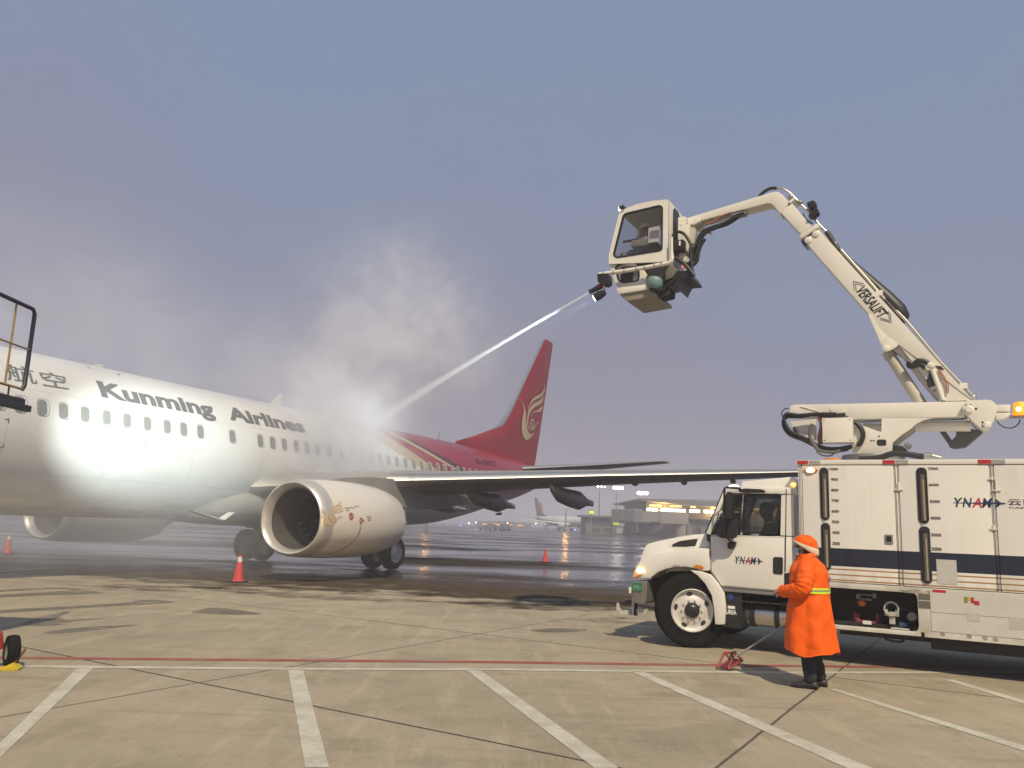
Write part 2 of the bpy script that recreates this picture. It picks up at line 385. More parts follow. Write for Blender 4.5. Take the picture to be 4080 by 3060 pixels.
# ---------------------------------------------------------------- far side of the apron
CONC = mat('terminal_concrete', (.17, .155, .13), .8, dirt=.5, scale=.2)
ROOFM = mat('terminal_roof', (.17, .155, .13), .6, dirt=.3, scale=.15)
DGLASS = mat('dark_glazing', (.06, .06, .065), .15, dirt=.4, dirtcol=(.16, .14, .10), scale=.4)
LITW = lamp_mat('lit_window_warm', (1, .66, .20), 2.2); LITB = lamp_mat('lit_lamp_row', (1, .90, .66), 9)
LITY = lamp_mat('backlit_yellow_sign', (.80, .90, .03), .95); SOD = lamp_mat('sodium_lamp', (1, .48, .10), 60); SODH = lamp_mat('sodium_lamp_far', (1, .48, .10), 55); MASTL = lamp_mat('mast_lamp', (1, .95, .88), 16)
BLUEL = lamp_mat('blue_taxi_lamp', (.12, .12, 1), 12); REDL = lamp_mat('red_lamp', (1, .05, .05), 6)
TG = [(32.288,205.0,8.872),(34.236,205.0,7.858),(35.005,205.0,6.015),(36.915,205.0,9.664),(54.378,205.0,9.761),(34.842,205.0,0.095),(34.785,205.0,6.644),(41.451,205.0,6.574),(48.551,205.0,7.689),(44.246,205.0,7.635),(35.098,205.0,7.826),(38.219,205.0,7.729)]
TB = empty('terminal_building', (TG[2][0]+50, 205, 0)); tx, tz = TB.location.x, 0
tag(TB, 'long low terminal pier with an overhanging roof and rows of lit lamps beneath it', 'building')
def tl(p): return (p[0]-tx, p[2])
x0 = TG[2][0]-tx; ztop = TG[3][2]; zeave = TG[1][2]; ztip = TG[0][2]
mb = MB(); xt = TG[0][0]-tx
rings = []
for yy, k in ((-7, .0), (-4, .6), (4, 1.), (30, 1.1), (44, .4)):
    zt = ztip+(ztop-ztip)*k
    rings.append([(xt, yy, ztip+.15), (xt+14, yy, zt), (xt+60, yy, zt+.3), (xt+150, yy, zt+.3), (xt+150, yy, ztip-.4), (xt+60, yy, zeave), (xt+12, yy, zeave), (xt, yy, ztip-.15)])
mb.loft(rings); mb.build('roof', ROOFM, TB, 30)
mb = MB(); mb.box((x0, 0, 4.6), (x0+140, 38, zeave+.6)); mb.build('upper_wall', CONC, TB, 0)
mb = MB(); mb.box((x0-3, -3, 0), (x0+140, 38, 4.6)); 
for k in range(24): mb.box((x0-2+k*5.8, -3.5, 0), (x0-1.3+k*5.8, -3.003, 4.8))
mb.build('ground_floor_wall', CONC, TB, 0)
for k in range(24):
    mb = MB(); mb.box((x0-.6+k*5.8, -3.06, .8), (x0+3.2+k*5.8, -3.004, 3.9)); mb.build('window', DGLASS, TB, 0)
for k in range(14):
    mb = MB(); z_ = TG[6][2]
    w_ = random.choice((2.2, 3.2, 4.2)); xx = x0+.2+k*3.6
    mb.box((xx, -.12, z_-.35), (xx+w_*.8, -.004, z_+.30), .05); f = mb.build('lamp_row', LITB if k < 7 or k == 9 else LITW, TB, 0)
for k in range(10):
    mb = MB(); z_ = TG[9][2]; xx = x0+.8+k*5.2
    mb.box((xx, -.09, z_-.18), (xx+random.choice((1.4, 3., 4.6)), -.005, z_+.2)); mb.build('lit_window', LITW, TB, 0)
for k in range(4):
    l = bpy.data.lights.new('eave_lamp', 'POINT'); o = bpy.data.objects.new('eave_lamp', l); sc.collection.objects.link(o); o.location = (TG[2][0]+4+k*14, 202.6, zeave-1.6); l.energy = 2600; l.color = (1, .68, .25); l.shadow_soft_size = .4
# low concourse in front, to the left of the pier
CG = [(20.852,215.0,4.815),(36.724,215.0,4.894),(20.947,215.0,0.367),(36.761,215.0,0.513),(23.038,215.0,2.39),(32.018,215.0,3.056)]
CB = empty('low_concourse', ((CG[0][0]+CG[1][0])/2, 215, 0)); cx = CB.location.x; tag(CB, 'low grey concourse block left of the terminal pier with dark glazing', 'building')
xa, xb, zt = CG[0][0]-cx, CG[1][0]-cx+14, CG[0][2]
mb = MB(); mb.box((xa, 0, 0), (xb, 14, zt-.5)); mb.build('wall', CONC, CB, 0)
mb = MB(); mb.box((xa-1, -1.2, zt-.5), (xb+1, 15, zt)); mb.build('roof', ROOFM, CB, 0)
for k in range(9):
    mb = MB(); xx = xa+1.5+k*(xb-xa-2)/9; mb.box((xx, -.08, zt*.45), (xx+3.2, -.004, zt-.9)); mb.box((xx, -.08, .4), (xx+2.4, -.004, zt*.35)); mb.build('window', DGLASS if k not in (2, 6) else mat('pale_window', (.4, .4, .38), .4), CB, 0)
JW = mat('jet_bridge_grey', (.27, .255, .235), .6, dirt=.4, scale=.5)
def jet_bridge(loc, rz, ln, label):
    t = empty('jet_bridge', loc, rz); tag(t, label, 'jet bridge', 'jet bridges along the terminal')
    mb = MB(); mb.box((0, -1.4, 3.2), (ln*.6, 1.4, 6.0), .1); mb.box((ln*.55, -1.1, 3.4), (ln, 1.1, 5.7), .1); mb.build('tunnel', JW, t, 0)
    mb = MB(); mb.box((ln-.2, -1.9, 3.1), (ln+2.6, 1.9, 6.2), .2); mb.build('cab', GREYM, t, 0)
    mb = MB(); mb.cyl((ln*.7, 0, 3.3), (ln*.7, 0, .6), .35, seg=10); mb.box((ln*.7-.5, -1.6, .1), (ln*.7+.5, 1.6, .8)); mb.build('support', DARK, t, 0)
    mb = MB(); mb.cyl((1.2, 0, 0), (1.2, 0, 3.3), 1.3, seg=14); mb.build('rotunda', JW, t, 30)
    for k in range(5):
        mb = MB(); xx = 1.5+k*ln*.11; mb.box((xx, -1.46, 4.4), (xx+1.2, -1.404, 5.3)); mb.build('window', DGLASS, t, 0)
jet_bridge((39, 204, 0), R(215), 13, 'pale jet bridge in front of the low concourse, leftmost of the three')
jet_bridge((43.5, 200, 0), R(215), 16, 'jet bridge at the left end of the lit terminal roof')
jet_bridge((62, 201, 0), R(235), 16, 'jet bridge under the lit lamp rows, seen past the truck cab')
def gate_sign(pt, sz, label):
    t = empty('gate_sign', (pt[0], pt[1], 0)); tag(t, label, 'sign', 'yellow gate signs at the far stands')
    z = pt[2]; mb = MB(); mb.box((-.12, .05, 0), (.12, .29, z)); mb.build('post', GREYM, t, 0)
    mb = MB(); mb.box((-sz[0]/2-.12, -.12, z-sz[1]/2-.12), (sz[0]/2+.12, .12, z+sz[1]/2+.12), .05); mb.build('frame', DARK, t, 0)
    mb = MB(); mb.box((-sz[0]/2, -.16, z-sz[1]/2), (sz[0]/2, -.123, z+sz[1]/2)); mb.build('face', LITY, t, 0)
    mb = MB()
    for k in range(3): mb.box((-sz[0]*.3+k*sz[0]*.22, -.19, z-sz[1]*.18), (-sz[0]*.2+k*sz[0]*.22, -.163, z+sz[1]*.18))
    mb.build('lettering', INK, t, 0)
SG = [(20.538,198.0,5.208),(25.42,198.0,4.796),(31.7,198.0,5.152),(26.526,198.0,2.916)]
gate_sign(SG[0], (1.15, .65), 'yellow lit gate sign above the left end of the low concourse')
gate_sign(SG[1], (.6, .5), 'smallest yellow lit gate sign, high above the concourse roof')
gate_sign(SG[2], (1.45, .72), 'widest yellow lit gate sign, nearest the tip of the terminal roof')
gate_sign(SG[3], (1.3, .98), 'squarest and lowest yellow lit gate sign, in front of the concourse wall')
def mast(pt, label, lm, r=.45, two=True, group='light masts beyond the aircraft'):
    t = empty('light_mast', (pt[0], pt[1], 0)); tag(t, label, 'light mast', group); z = pt[2]
    mb = MB(); mb.tube([(0, 0, 0), (0, 0, z*.5), (0, 0, z+.4)], [.28, .2, .12], 10); mb.build('pole', GREYM, t, 30)
    mb = MB(); mb.box((-1.4, -.1, z-.15), (1.4, .12, z+.05)); mb.build('crossbar', GREYM, t, 0)
    for x_ in ((-.5, .55, 1.5) if two else (0,)):
        mb = MB(); mb.ball((x_, -.35, z-.05), (r*(1 if x_ < 1 else .6), r*.6, r*.6)); mb.build('lamp', lm, t, 60)
MP = [(31.531,235.0,13.254),(38.722,235.0,12.025),(26.576,235.0,13.437)]
mast(MP[0], 'tall light mast with white lamps just below the wing, left of the terminal roof', MASTL, .75)
mast(MP[1], 'light mast with the brightest white lamps, over the tip of the terminal roof', MASTL, .8)
mast(MP[2], 'grey light mast whose head is hidden by the wing, between orange lamp and white lamps', MASTL, .3)
MO = [(18.428,255.0,8.576)]
mast(MO[0], 'street lamp glowing orange below the wing fairing, over the far parked airliner', SOD, .75, False)
MH = [(-14.725,150.0,8.124)]
mast(MH[0], 'sodium lamp mast hidden behind the tail, seen only by its orange reflection', SODH, .5, False)
# distant parked airliners
FW = mat('far_airliner_white', (.66, .66, .66), .35, coat=.3); FT = mat('far_airliner_tail', (.20, .10, .08), .4)
def far_airliner(loc, rz, label):
    t = empty('parked_airliner', loc, rz); tag(t, label, 'airliner', 'airliners parked far across the apron')
    mb = MB(); rg = []
    for x_, zc, r_ in ((-18, 2.9, .05), (-17.2, 2.95, .8), (-15.5, 3.2, 1.5), (-13, 3.4, 1.85), (0, 3.4, 1.88), (6, 3.45, 1.85), (12, 3.9, 1.35), (17, 4.3, .7), (19.5, 4.5, .2)):
        rg.append([(x_, r_*math.cos(a*math.pi/8), zc+r_*math.sin(a*math.pi/8)) for a in range(16)])
    mb.loft(rg); mb.build('fuselage', FW, t, 60)
    mb = MB(); mb.prism([(11, 5.1), (14, 6), (18.4, 12.2), (20.2, 12.2), (18.2, 5)], -.15, .15); mb.build('tail_fin', FT, t, 0)
    for s in (-1, 1):
        mb = MB(); mb.loft([[(-5, s*1.6, 2.2), (-4.6, s*1.6, 2.7), (2, s*1.6, 2.4), (2, s*1.6, 2.2)], [(3.2, s*17, 3.7), (3.3, s*17, 3.8), (4.8, s*17, 3.75), (4.8, s*17, 3.7)]]); mb.build('wing', FW, t, 0)
        mb = MB(); mb.loft([[(15, s*.6, 4.4), (15, s*.6, 4.6), (18, s*.6, 4.5)], [(20, s*7, 5.3), (20, s*7, 5.4), (21.4, s*7, 5.35)]]); mb.build('tailplane', FW, t, 0)
        mb = MB(); mb.lathe([(0, .75), (0, .95), (1.5, 1.05), (3.6, .8), (4.6, .4)], (-6.6, s*4.8, 1.6), (1, 0, 0), 16); mb.build('engine', FW, t, 40)
        mb = MB(); mb.cyl((0, s*2.5, .55), (0, s*3.2, .55), .55, seg=14); mb.cyl((0, s*2.86, .6), (0, s*2.86, 2.2), .12, seg=8); mb.build('main_wheel', DARK, t, 30)
    mb = MB(); mb.cyl((-15.4, -.3, .38), (-15.4, .3, .38), .38, seg=12); mb.cyl((-15.4, 0, .4), (-15.4, 0, 1.8), .09, seg=8); mb.build('nose_wheel', DARK, t, 30)
    for k in range(12):
        mb = MB(); mb.prism(rrect(-12+k*2, 3.6, -11.2+k*2, 4.1, .15), -1.93, -1.82); mb.build('window', DGLASS, t, 0)
far_airliner((21.5, 300, 0), R(123), 'white airliner parked with dark tail, just left of the low concourse')
far_airliner((20.5, 360, 0), R(105), 'faintest airliner in the haze behind the other parked one')
# vehicles on the far edge
def cart(loc, rz, kind, label, sc_k=1):
    t = empty('service_vehicle', loc, rz); t.scale = (sc_k,)*3; tag(t, label, 'service vehicle', 'service vehicles on the far edge of the apron')
    cm = mat('service_body', (.14, .14, .15), .5)
    mb = MB()
    if kind == 0: mb.prism([(-1.8, .5), (-1.8, 1.2), (-.2, 1.25), (.1, 2.1), (1.5, 2.1), (1.6, .5)], -.85, .85, .06)
    elif kind == 1: mb.box((-2.4, -1, .6), (1.0, 1, 2.6), .08); mb.prism([(1.02, .5), (1.02, 2.2), (1.7, 2.1), (2.3, 1.3), (2.4, .5)], -1, 1, .08)
    else: mb.box((-1.6, -.8, .55), (1.6, .8, .8), .04); mb.box((-1.5, -.75, .8), (1.3, .75, 1.9), .1)
    mb.build('body', cm, t, 0)
    for x_ in (-1.1, 1.0):
        mb = MB(); mb.cyl((x_, -.9, .36), (x_, .9, .36), .36, seg=12); mb.build('wheels', RUBBER, t, 30)
    mb = MB(); mb.ball((.3, 0, 2.2 if kind == 0 else 2.75 if kind == 1 else 2.), .09); mb.build('beacon', AMBER, t, 60)
VG = [(-5.894,206.129),(-3.749,217.594),(-2.198,216.451),(-0.001,218.571)]
for i, (p, l) in enumerate(zip(VG, ('small tow tractor, leftmost of the far row of vehicles', 'dark van in the far row of vehicles, left of centre', 'boxy baggage cart in the far row of vehicles', 'dark van at the right end of the far row of vehicles'))):
    cart((p[0], p[1], 0), R(10*i), (0, 1, 2, 1)[i], l, .62)
for i, (p, l) in enumerate(zip([(47.923,317.05),(46.843,286.18),(46.229,242.265)], ('dark tow tractor parked beneath the concourse windows', 'dark van parked under the leftmost lamps of the terminal', 'baggage cart parked by the terminal near the truck bonnet'))):
    cart((p[0], 190, 0), R(20*i), i, l)
HB = empty('hangar', (-1.5, 420, 0)); tag(HB, 'low hangar far away in the haze below the aircraft tail', 'building')
mb = MB(); mb.prism([(-14, 0), (-14, 2.4), (0, 3.2), (14, 2.4), (14, 0)], 0, 20); mb.build('wall', CONC, HB, 0)
mb = MB()
for k in range(4): mb.box((-11+k*6, -.2, 1.0), (-8+k*6, -.02, 1.4))
mb.build('lit_window', lamp_mat('lit_orange', (1, .45, .12), 1.5), HB, 0)
for i, p in enumerate([(-16.857,300.0,0.577),(-13.94,300.0,1.414),(-11.277,300.0,1.786),(0.271,300.0,1.942),(10.706,300.0,2.238)]):
    t = empty('taxi_light', (p[0], 300, 0)); tag(t, ('blue taxiway light at the left end of the far apron edge', 'white edge light on a short post, second from the left far away', 'small white edge light left of the far vehicles', 'white edge light above the far dark van', 'orange-white edge light right of the far hangar')[i], 'taxi light', 'lights along the far apron edge')
    mb = MB(); mb.cyl((0, 0, 0), (0, 0, max(.3, p[2])), .06, seg=8); mb.build('post', GREYM, t, 0)
    mb = MB(); mb.ball((0, 0, max(.35, p[2])), .17); mb.build('lamp', BLUEL if i == 0 else WHL, t, 60)
p = [(25.153,300.0,0.079)][0]; t = empty('taxi_light', (p[0], 300, 0)); tag(t, 'blue taxiway light below the far white airliner', 'taxi light', 'lights along the far apron edge')
mb = MB(); mb.cyl((0, 0, 0), (0, 0, .4), .06, seg=8); mb.build('post', GREYM, t, 0); mb = MB(); mb.ball((0, 0, .5), .2); mb.build('lamp', BLUEL, t, 60)
# ---------------------------------------------------------------- the airliner (local x runs to the tail, left side is -y)
AL = empty('airliner', (-6.741, 29.179, 0), R(63.93))
tag(AL, 'white airliner with red and gold tail and grey lettering, being sprayed with de-icing fluid', 'airliner')
ST = [(-19.6,2.75,.02,.02),(-19.3,2.79,.40,.42),(-18.6,2.89,.86,.88),(-17.5,3.06,1.28,1.34),(-16,3.25,1.66,1.73),(-14.5,3.33,1.82,1.89),(-13,3.35,1.85,1.93),(-8,3.35,1.85,1.93),(0,3.35,1.85,1.93),(4,3.35,1.85,1.93),(7,3.405,1.84,1.875),(9.5,3.565,1.72,1.695),(12,3.765,1.46,1.455),(14,3.92,1.17,1.24),(16,4.055,.86,1.005),(18,4.215,.52,.715),(19.6,4.35,.25,.40),(20.0,4.38,.12,.2)]
def fus(x):
    i = 0
    while i < len(ST)-2 and x > ST[i+1][0]: i += 1
    q = lambda k: ST[max(0, min(len(ST)-1, k))]
    p0, p1, p2, p3 = q(i-1), q(i), q(i+1), q(i+2); h = p2[0]-p1[0]; t = min(1, max(0, (x-p1[0])/h)); o = []
    for k in (1, 2, 3):
        m1 = (p2[k]-p0[k])/max(1e-6, p2[0]-p0[0])*h; m2 = (p3[k]-p1[k])/max(1e-6, p3[0]-p1[0])*h
        o.append((2*t**3-3*t*t+1)*p1[k]+(t**3-2*t*t+t)*m1+(-2*t**3+3*t*t)*p2[k]+(t**3-t*t)*m2)
    return o
def skin_pt(x, z, off=.004, side=-1):
    zc, hw, hh = fus(x); q = max(-1, min(1, (z-zc)/hh)); c_ = math.sqrt(1-q*q)
    nn = Vector((c_/hw, q/hh)).normalized()
    return (x, side*(hw*c_+nn.x*off), z+nn.y*off)
def skin_arc(x0, z0):
    """u along the fuselage, v up round the skin from (x0, z0)"""
    def f(u, v, off=.004):
        zc, hw, hh = fus(x0+u); th = math.asin(max(-1, min(1, (z0-zc)/hh)))+v/hh
        return skin_pt(x0+u, zc+hh*math.sin(th), off)
    return f
FM, t, b = principled('fuselage_paint'); g = NG(t); tcn = g.n.new('ShaderNodeTexCoord'); P = tcn.outputs['Object']
s_ = g.n.new('ShaderNodeSeparateXYZ'); g.l.new(P, s_.inputs[0]); X, Z = s_.outputs[0], s_.outputs[2]
def border(pts):
    pts = np.array(pts); c_ = np.polyfit(pts[:, 1], pts[:, 0], 2)
    q = g.m('MULTIPLY_ADD', g.m('MULTIPLY_ADD', Z, float(c_[0]), float(c_[1])), Z, float(c_[2]))
    return g.m('GREATER_THAN', X, q)
B1 = border([(.84,4.547),(2.599,4.113),(3.718,3.821),(4.164,3.608),(4.676,3.414),(6.738,2.757),(11.271,1.835)])
B2 = border([(1.701,4.836),(3.192,4.414),(4.288,4.038),(5.065,3.787),(6.022,3.506),(7.7,2.826),(9.2,2.568),(12.525,2.035)])
B3 = border([(2.289,4.995),(4.549,4.417),(6.029,3.936),(7.065,3.663),(14,2.3)])
B4 = border([(2.9,5.0),(4.626,4.496),(6.234,4.016),(7.394,3.686),(14.4,2.3)])
B5 = border([(3.2,5.05),(4.771,4.624),(6.9,4.081),(8.033,3.753),(15.2,2.3)])
RED = (.27, .006, .016); GOLD = (.44, .345, .205)
n1 = g.noise(P, .9, 6, .6); n2 = g.noise(g.mapv(P, (.5, 1, 3)), 2.2, 5, .6)
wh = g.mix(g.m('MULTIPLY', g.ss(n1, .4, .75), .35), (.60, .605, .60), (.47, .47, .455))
# faint skin joints
jx = g.m('ABSOLUTE', g.m('SUBTRACT', g.m('MODULO', g.m('ADD', X, 100.3), 2.54), 1.27)); jm = g.m('SUBTRACT', 1., g.ss(jx, .006, .016))
jz = g.m('MINIMUM', g.m('ABSOLUTE', g.m('SUBTRACT', Z, 4.18)), g.m('ABSOLUTE', g.m('SUBTRACT', Z, 2.35))); jm = g.m('MAXIMUM', jm, g.m('SUBTRACT', 1., g.ss(jz, .005, .013)))
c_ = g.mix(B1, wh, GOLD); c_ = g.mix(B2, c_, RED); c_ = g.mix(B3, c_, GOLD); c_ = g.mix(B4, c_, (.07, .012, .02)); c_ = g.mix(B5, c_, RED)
c_ = g.mix(g.m('MULTIPLY', jm, .25), c_, (.2, .2, .2))
# browner streaks towards the belly
bel = g.m('MULTIPLY', g.m('SUBTRACT', 1., g.ss(Z, 1.5, 2.3)), g.ss(n2, .38, .7)); c_ = g.mix(g.m('MULTIPLY', bel, .5), c_, (.25, .23, .20))
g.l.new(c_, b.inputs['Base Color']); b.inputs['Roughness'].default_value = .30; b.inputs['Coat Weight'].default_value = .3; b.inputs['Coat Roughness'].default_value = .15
bp = g.n.new('ShaderNodeBump'); bp.inputs['Strength'].default_value = .12; bp.inputs['Distance'].default_value = .03; g.l.new(n1, bp.inputs['Height']); g.l.new(bp.outputs[0], b.inputs['Normal'])
mb = MB(); rings = []; x = -19.6; seg = 72
while x <= 20.001:
    zc, hw, hh = fus(x); rings.append([(x, -hw*math.cos(2*math.pi*j/seg), zc+hh*math.sin(2*math.pi*j/seg)) for j in range(seg)]); x += .2 if x < -13 or x > 4 else .5
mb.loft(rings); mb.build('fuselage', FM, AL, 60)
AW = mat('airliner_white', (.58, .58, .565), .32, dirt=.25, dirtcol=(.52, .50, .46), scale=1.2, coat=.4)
AG = mat('airliner_grey', (.27, .265, .26), .42, dirt=.45, dirtcol=(.15, .14, .13), scale=1.1, coat=.1)
METAL = mat('polished_slat', (.48, .47, .46), .34, .85, dirt=.3, scale=2)
AR = mat('airliner_red', (.25, .005, .013), .38, dirt=.35, dirtcol=(.16, .004, .01), scale=.8, coat=.12, spec=.35)
AGOLD = mat('airliner_gold', (.46, .37, .23), .4)
# cabin windows
WRIM = mat('window_rim', (.20, .205, .20), .4); WREV = mat('window_reveal', (.62, .63, .62), .3); WPAN = mat('window_pane', (.19, .20, .197), .12, dirt=.5, dirtcol=(.25, .26, .255), scale=1.3)
wx = [-13.4, -12.87, -12.42, -11.91, -11.40, -10.86, -10.29, -9.72, -9.12, -8.51, -7.97, -7.40, -6.23, -5.11, -4.59, -4.07, -3.52, -3.02, -2.5, -1.9, -1.2, -.64, -.08, .46, 1.01, 1.54, 2.11, 2.69, 3.29, 3.87, 4.49, 5.07, 5.63, 6.20, 6.75, 7.29, 7.86, 8.45, 9.05, 9.65, 10.25, 10.82]
for x in wx:
    f = skin_arc(x, 3.815); mb = MB()
    mb.flat([rrect(-.145, -.205, .145, .205, .10)], lambda u, v: f(u, v, .004), 0, .07)
    mb.flat([rrect(-.128, -.188, .130, .188, .09)], lambda u, v: f(u, v, .008), 1, .07)
    mb.flat([rrect(-.128, -.182, .085, .170, .085)], lambda u, v: f(u, v, .012), 2, .07)
    mb.build('window', [WRIM, WREV, WPAN], AL, 60)
# titles
def span_fn(a, b_):
    """text plane whose base runs from skin point a to b_ (x, z) and whose height is measured round the skin"""
    def f(u, v, off=.006):
        z0 = a[1]+(b_[1]-a[1])*(u-a[0])/(b_[0]-a[0]); zc, hw, hh = fus(u); th = math.asin(max(-1, min(1, (z0-zc)/hh)))+v/hh
        return skin_pt(u, zc+hh*math.sin(th), off)
    return f
mb = MB()
f = span_fn((-10.36, 4.285), (-6.8, 4.285)); put_text(mb, 'Kunming', (-10.38, -.15, -6.76, .54), f, .042, 0, 0, .06)
mb.build('title_lettering', GREYINK, AL, 60); mb = MB()
put_text(mb, 'Airlines', (-6.22, .0, -2.92, .54), f, .042, 0, 0, .06)
mb.build('title_lettering', GREYINK, AL, 60)
mb = MB(); f = span_fn((-12.66, 4.30), (-11.2, 4.33))
for ch_, u0_, u1_, h_ in (('昆', -15.4, -14.75, .5), ('明', -14.4, -13.75, .5), ('航', -12.66, -11.98, .50), ('空', -11.86, -11.22, .46)):
    mb = MB(); put_text(mb, ch_, (u0_, 0, u1_, h_), f, .009, 0, 0, .06); mb.build('chinese_lettering', GREYINK, AL, 60)
mb = MB(); f = span_fn((8.8, 4.26), (11.15, 4.33)); put_text(mb, 'B-5072', (8.85, 0, 11.15, .30), f, .02, 0, 0, .05); mb.build('registration', mat('dark_registration', (.05, .012, .02), .5), AL, 60)
mb = MB()
for q in ([(-12.754,3.446),(-12.655,3.459),(-12.65,3.363),(-12.673,3.36),(-12.683,3.436),(-12.752,3.427)], [(-12.727,2.857),(-12.67,2.863),(-12.684,2.933),(-12.665,2.935),(-12.651,2.845),(-12.721,2.838)], [(-10.262,5.114),(-10.214,5.06),(-10.292,5.065)], [(-9.405,5.094),(-9.363,5.059),(-9.486,5.02)], [(-9.215,3.265),(-9.137,3.248),(-9.131,3.217),(-9.194,3.229)]):
    mb.flat([q], lambda u, v: skin_pt(u, v, .006))
mb.build('door_marking', GREYINK, AL, 60)
# aerials on the crown
for x, h_, l_ in ((-2.67, .42, .32), (7.92, .42, .12), (-9.5, .1, .3)):
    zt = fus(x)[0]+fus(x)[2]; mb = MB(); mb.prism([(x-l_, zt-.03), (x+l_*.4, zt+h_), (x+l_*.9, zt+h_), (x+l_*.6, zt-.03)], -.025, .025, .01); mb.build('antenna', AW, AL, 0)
# fairing under the wing joint
mb = MB(); rings = []
for x, wd, zb in ((-7.2, .5, 1.50), (-6.2, 1.35, 1.36), (-5, 1.72, 1.30), (-3, 1.95, 1.26), (0, 2.05, 1.24), (2.2, 1.9, 1.26), (3.6, 1.4, 1.33), (4.8, .5, 1.46)):
    zt = 2.7
    rings.append([(x, wd*math.cos(a*math.pi/12)*(1 if abs(math.cos(a*math.pi/12)) < .99 else 1), zb+(zt-zb)*(.5+.5*math.sin(a*math.pi/12)) if math.sin(a*math.pi/12) >= 0 else zb+(zt-zb)*(.5+.5*math.copysign(abs(math.sin(a*math.pi/12))**.55, -1))) for a in range(24)])
mb.loft(rings); mb.build('belly_fairing', AG, AL, 50)
mb = MB()
for q, y_ in (([(-7.779,1.683),(-6.662,1.488),(-6.292,1.687),(-6.604,1.477),(-6.686,1.458)], -1.95),):
    mb.prism(q, y_-.25, y_, .0); 
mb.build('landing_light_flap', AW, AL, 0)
# wings
AF = [(0, 0, 0), (.012, .022, -.016), (.04, .042, -.028), (.09, .06, -.038), (.2, .078, -.05), (.4, .082, -.055), (.6, .066, -.04), (.8, .036, -.018), (1, .004, -.002)]
def wing_sec(y, le, ch, z, tk, t0, t1, tw=0):
    U_, L_ = [], []
    for tt in sorted(set([t0, t1]+[a[0] for a in AF if t0 < a[0] < t1])):
        u = np.interp(tt, [a[0] for a in AF], [a[1] for a in AF]); l = np.interp(tt, [a[0] for a in AF], [a[2] for a in AF])
        dz = -tw*(tt-.3)*ch
        U_.append((le+ch*tt, y, z+u*ch*tk+dz)); L_.append((le+ch*tt, y, z+l*ch*tk+dz))
    return U_+L_[::-1]
WS = [(1.5, -5.3, 7.5, 2.36, 1.05, .03), (3.0, -4.0, 6.2, 2.55, 1.05, .03), (4.83, -2.95, 5.15, 2.76, 1.05, .025), (6.0, -2.2, 4.5, 2.86, 1., .02), (10.6, .12, 3.35, 3.20, .95, .01), (15.9, 2.82, 1.95, 3.55, .9, 0), (17.1, 3.5, 1.4, 3.62, .85, 0)]
for s in (-1, 1):
    mb = MB(); mb.loft([wing_sec(s*y, le, ch, z, tk, .06, 1, tw) for y, le, ch, z, tk, tw in WS]); o = mb.build('wing', AG, AL, 30)
    mb = MB(); mb.loft([wing_sec(s*y, le-.015, ch, z, tk, 0, .0596, tw) for y, le, ch, z, tk, tw in WS[2:]]); mb.build('leading_edge', METAL, o, 40)
    mb = MB(); mb.loft([wing_sec(s*y, le-.015, ch, z, tk, 0, .0596, tw) for y, le, ch, z, tk, tw in WS[:3]]); mb.build('inboard_leading_edge', AG, o, 40)
    for k, (y, x0, ln, zt, dp) in enumerate(((3.9, .6, 3.2, 2.46, .42), (6.25, -.45, 3.65, 2.72, .60), (9.15, -.40, 3.85, 2.90, .62))):
        mb = MB(); rg = []
        for q, wd, dd in ((0, .02, .02), (.06, .12, .38), (.2, .20, .78), (.4, .20, .92), (.62, .20, 1.0), (.8, .15, .92), (.93, .07, .78), (1, .01, .70)):
            xc = x0+q*ln; top = zt-.10*q-.02
            rg.append([(xc, s*y+wd*math.cos(a*math.pi/8), top-dp*dd*.5+dp*dd*.5*math.sin(a*math.pi/8) if q < .7 else top-dp*(.36+.02*q)+dp*dd*.22*math.sin(a*math.pi/8)-dp*.14) for a in range(16)])
        mb.loft(rg); mb.build('flap_fairing', AG, o, 50)
    for y in (7.6, 8.4, 11.2, 12.6, 14.):
        mb = MB(); le = np.interp(y, [q[0] for q in WS], [q[1] for q in WS]); z = np.interp(y, [q[0] for q in WS], [q[3] for q in WS])
        mb.ball((le+1.2, s*y, z-.17), (.25, .09, .08)); mb.build('fuel_vent_fairing', AG, o, 50)
# fin
def fin_sec(z, le, te, th, t0=0, t1=1):
    U_, L_ = [], []
    for tt in (t0, t0+(t1-t0)*.08, t0+(t1-t0)*.3, t0+(t1-t0)*.6, t1):
        w_ = th*(1.6*math.sqrt(max(tt, 0)) * (1-tt)+.04); U_.append((le+(te-le)*tt, -w_, z)); L_.append((le+(te-le)*tt, w_, z))
    return U_+L_[::-1]
FS = [(4.75, 9.0, 18.55, .30), (5.42, 9.60, 18.80, .30), (5.85, 11.3, 18.92, .32), (6.36, 13.00, 19.08, .33), (6.75, 13.95, 19.2, .33), (7.4, 14.75, 19.37, .32), (8.6, 15.83, 19.72, .28), (10.6, 17.62, 20.28, .21), (12.45, 19.28, 20.78, .14), (12.60, 19.55, 20.80, .11)]
mb = MB(); mb.loft([fin_sec(*q) for q in FS]); fin = mb.build('tail_fin', AR, AL, 35)
mb = MB(); mb.loft([fin_sec(z, le-.02, te, th*1.03, 0, .055 if z > 6.5 else .012) for z, le, te, th in FS[3:]]); mb.build('fin_leading_edge', METAL, fin, 40)
mb = MB(); mb.loft([fin_sec(z, le+(te-le)*.70, te+.002, th*.36, 0, 1) for z, le, te, th in FS[4:-1]]); mb.build('rudder', AR, fin, 35)
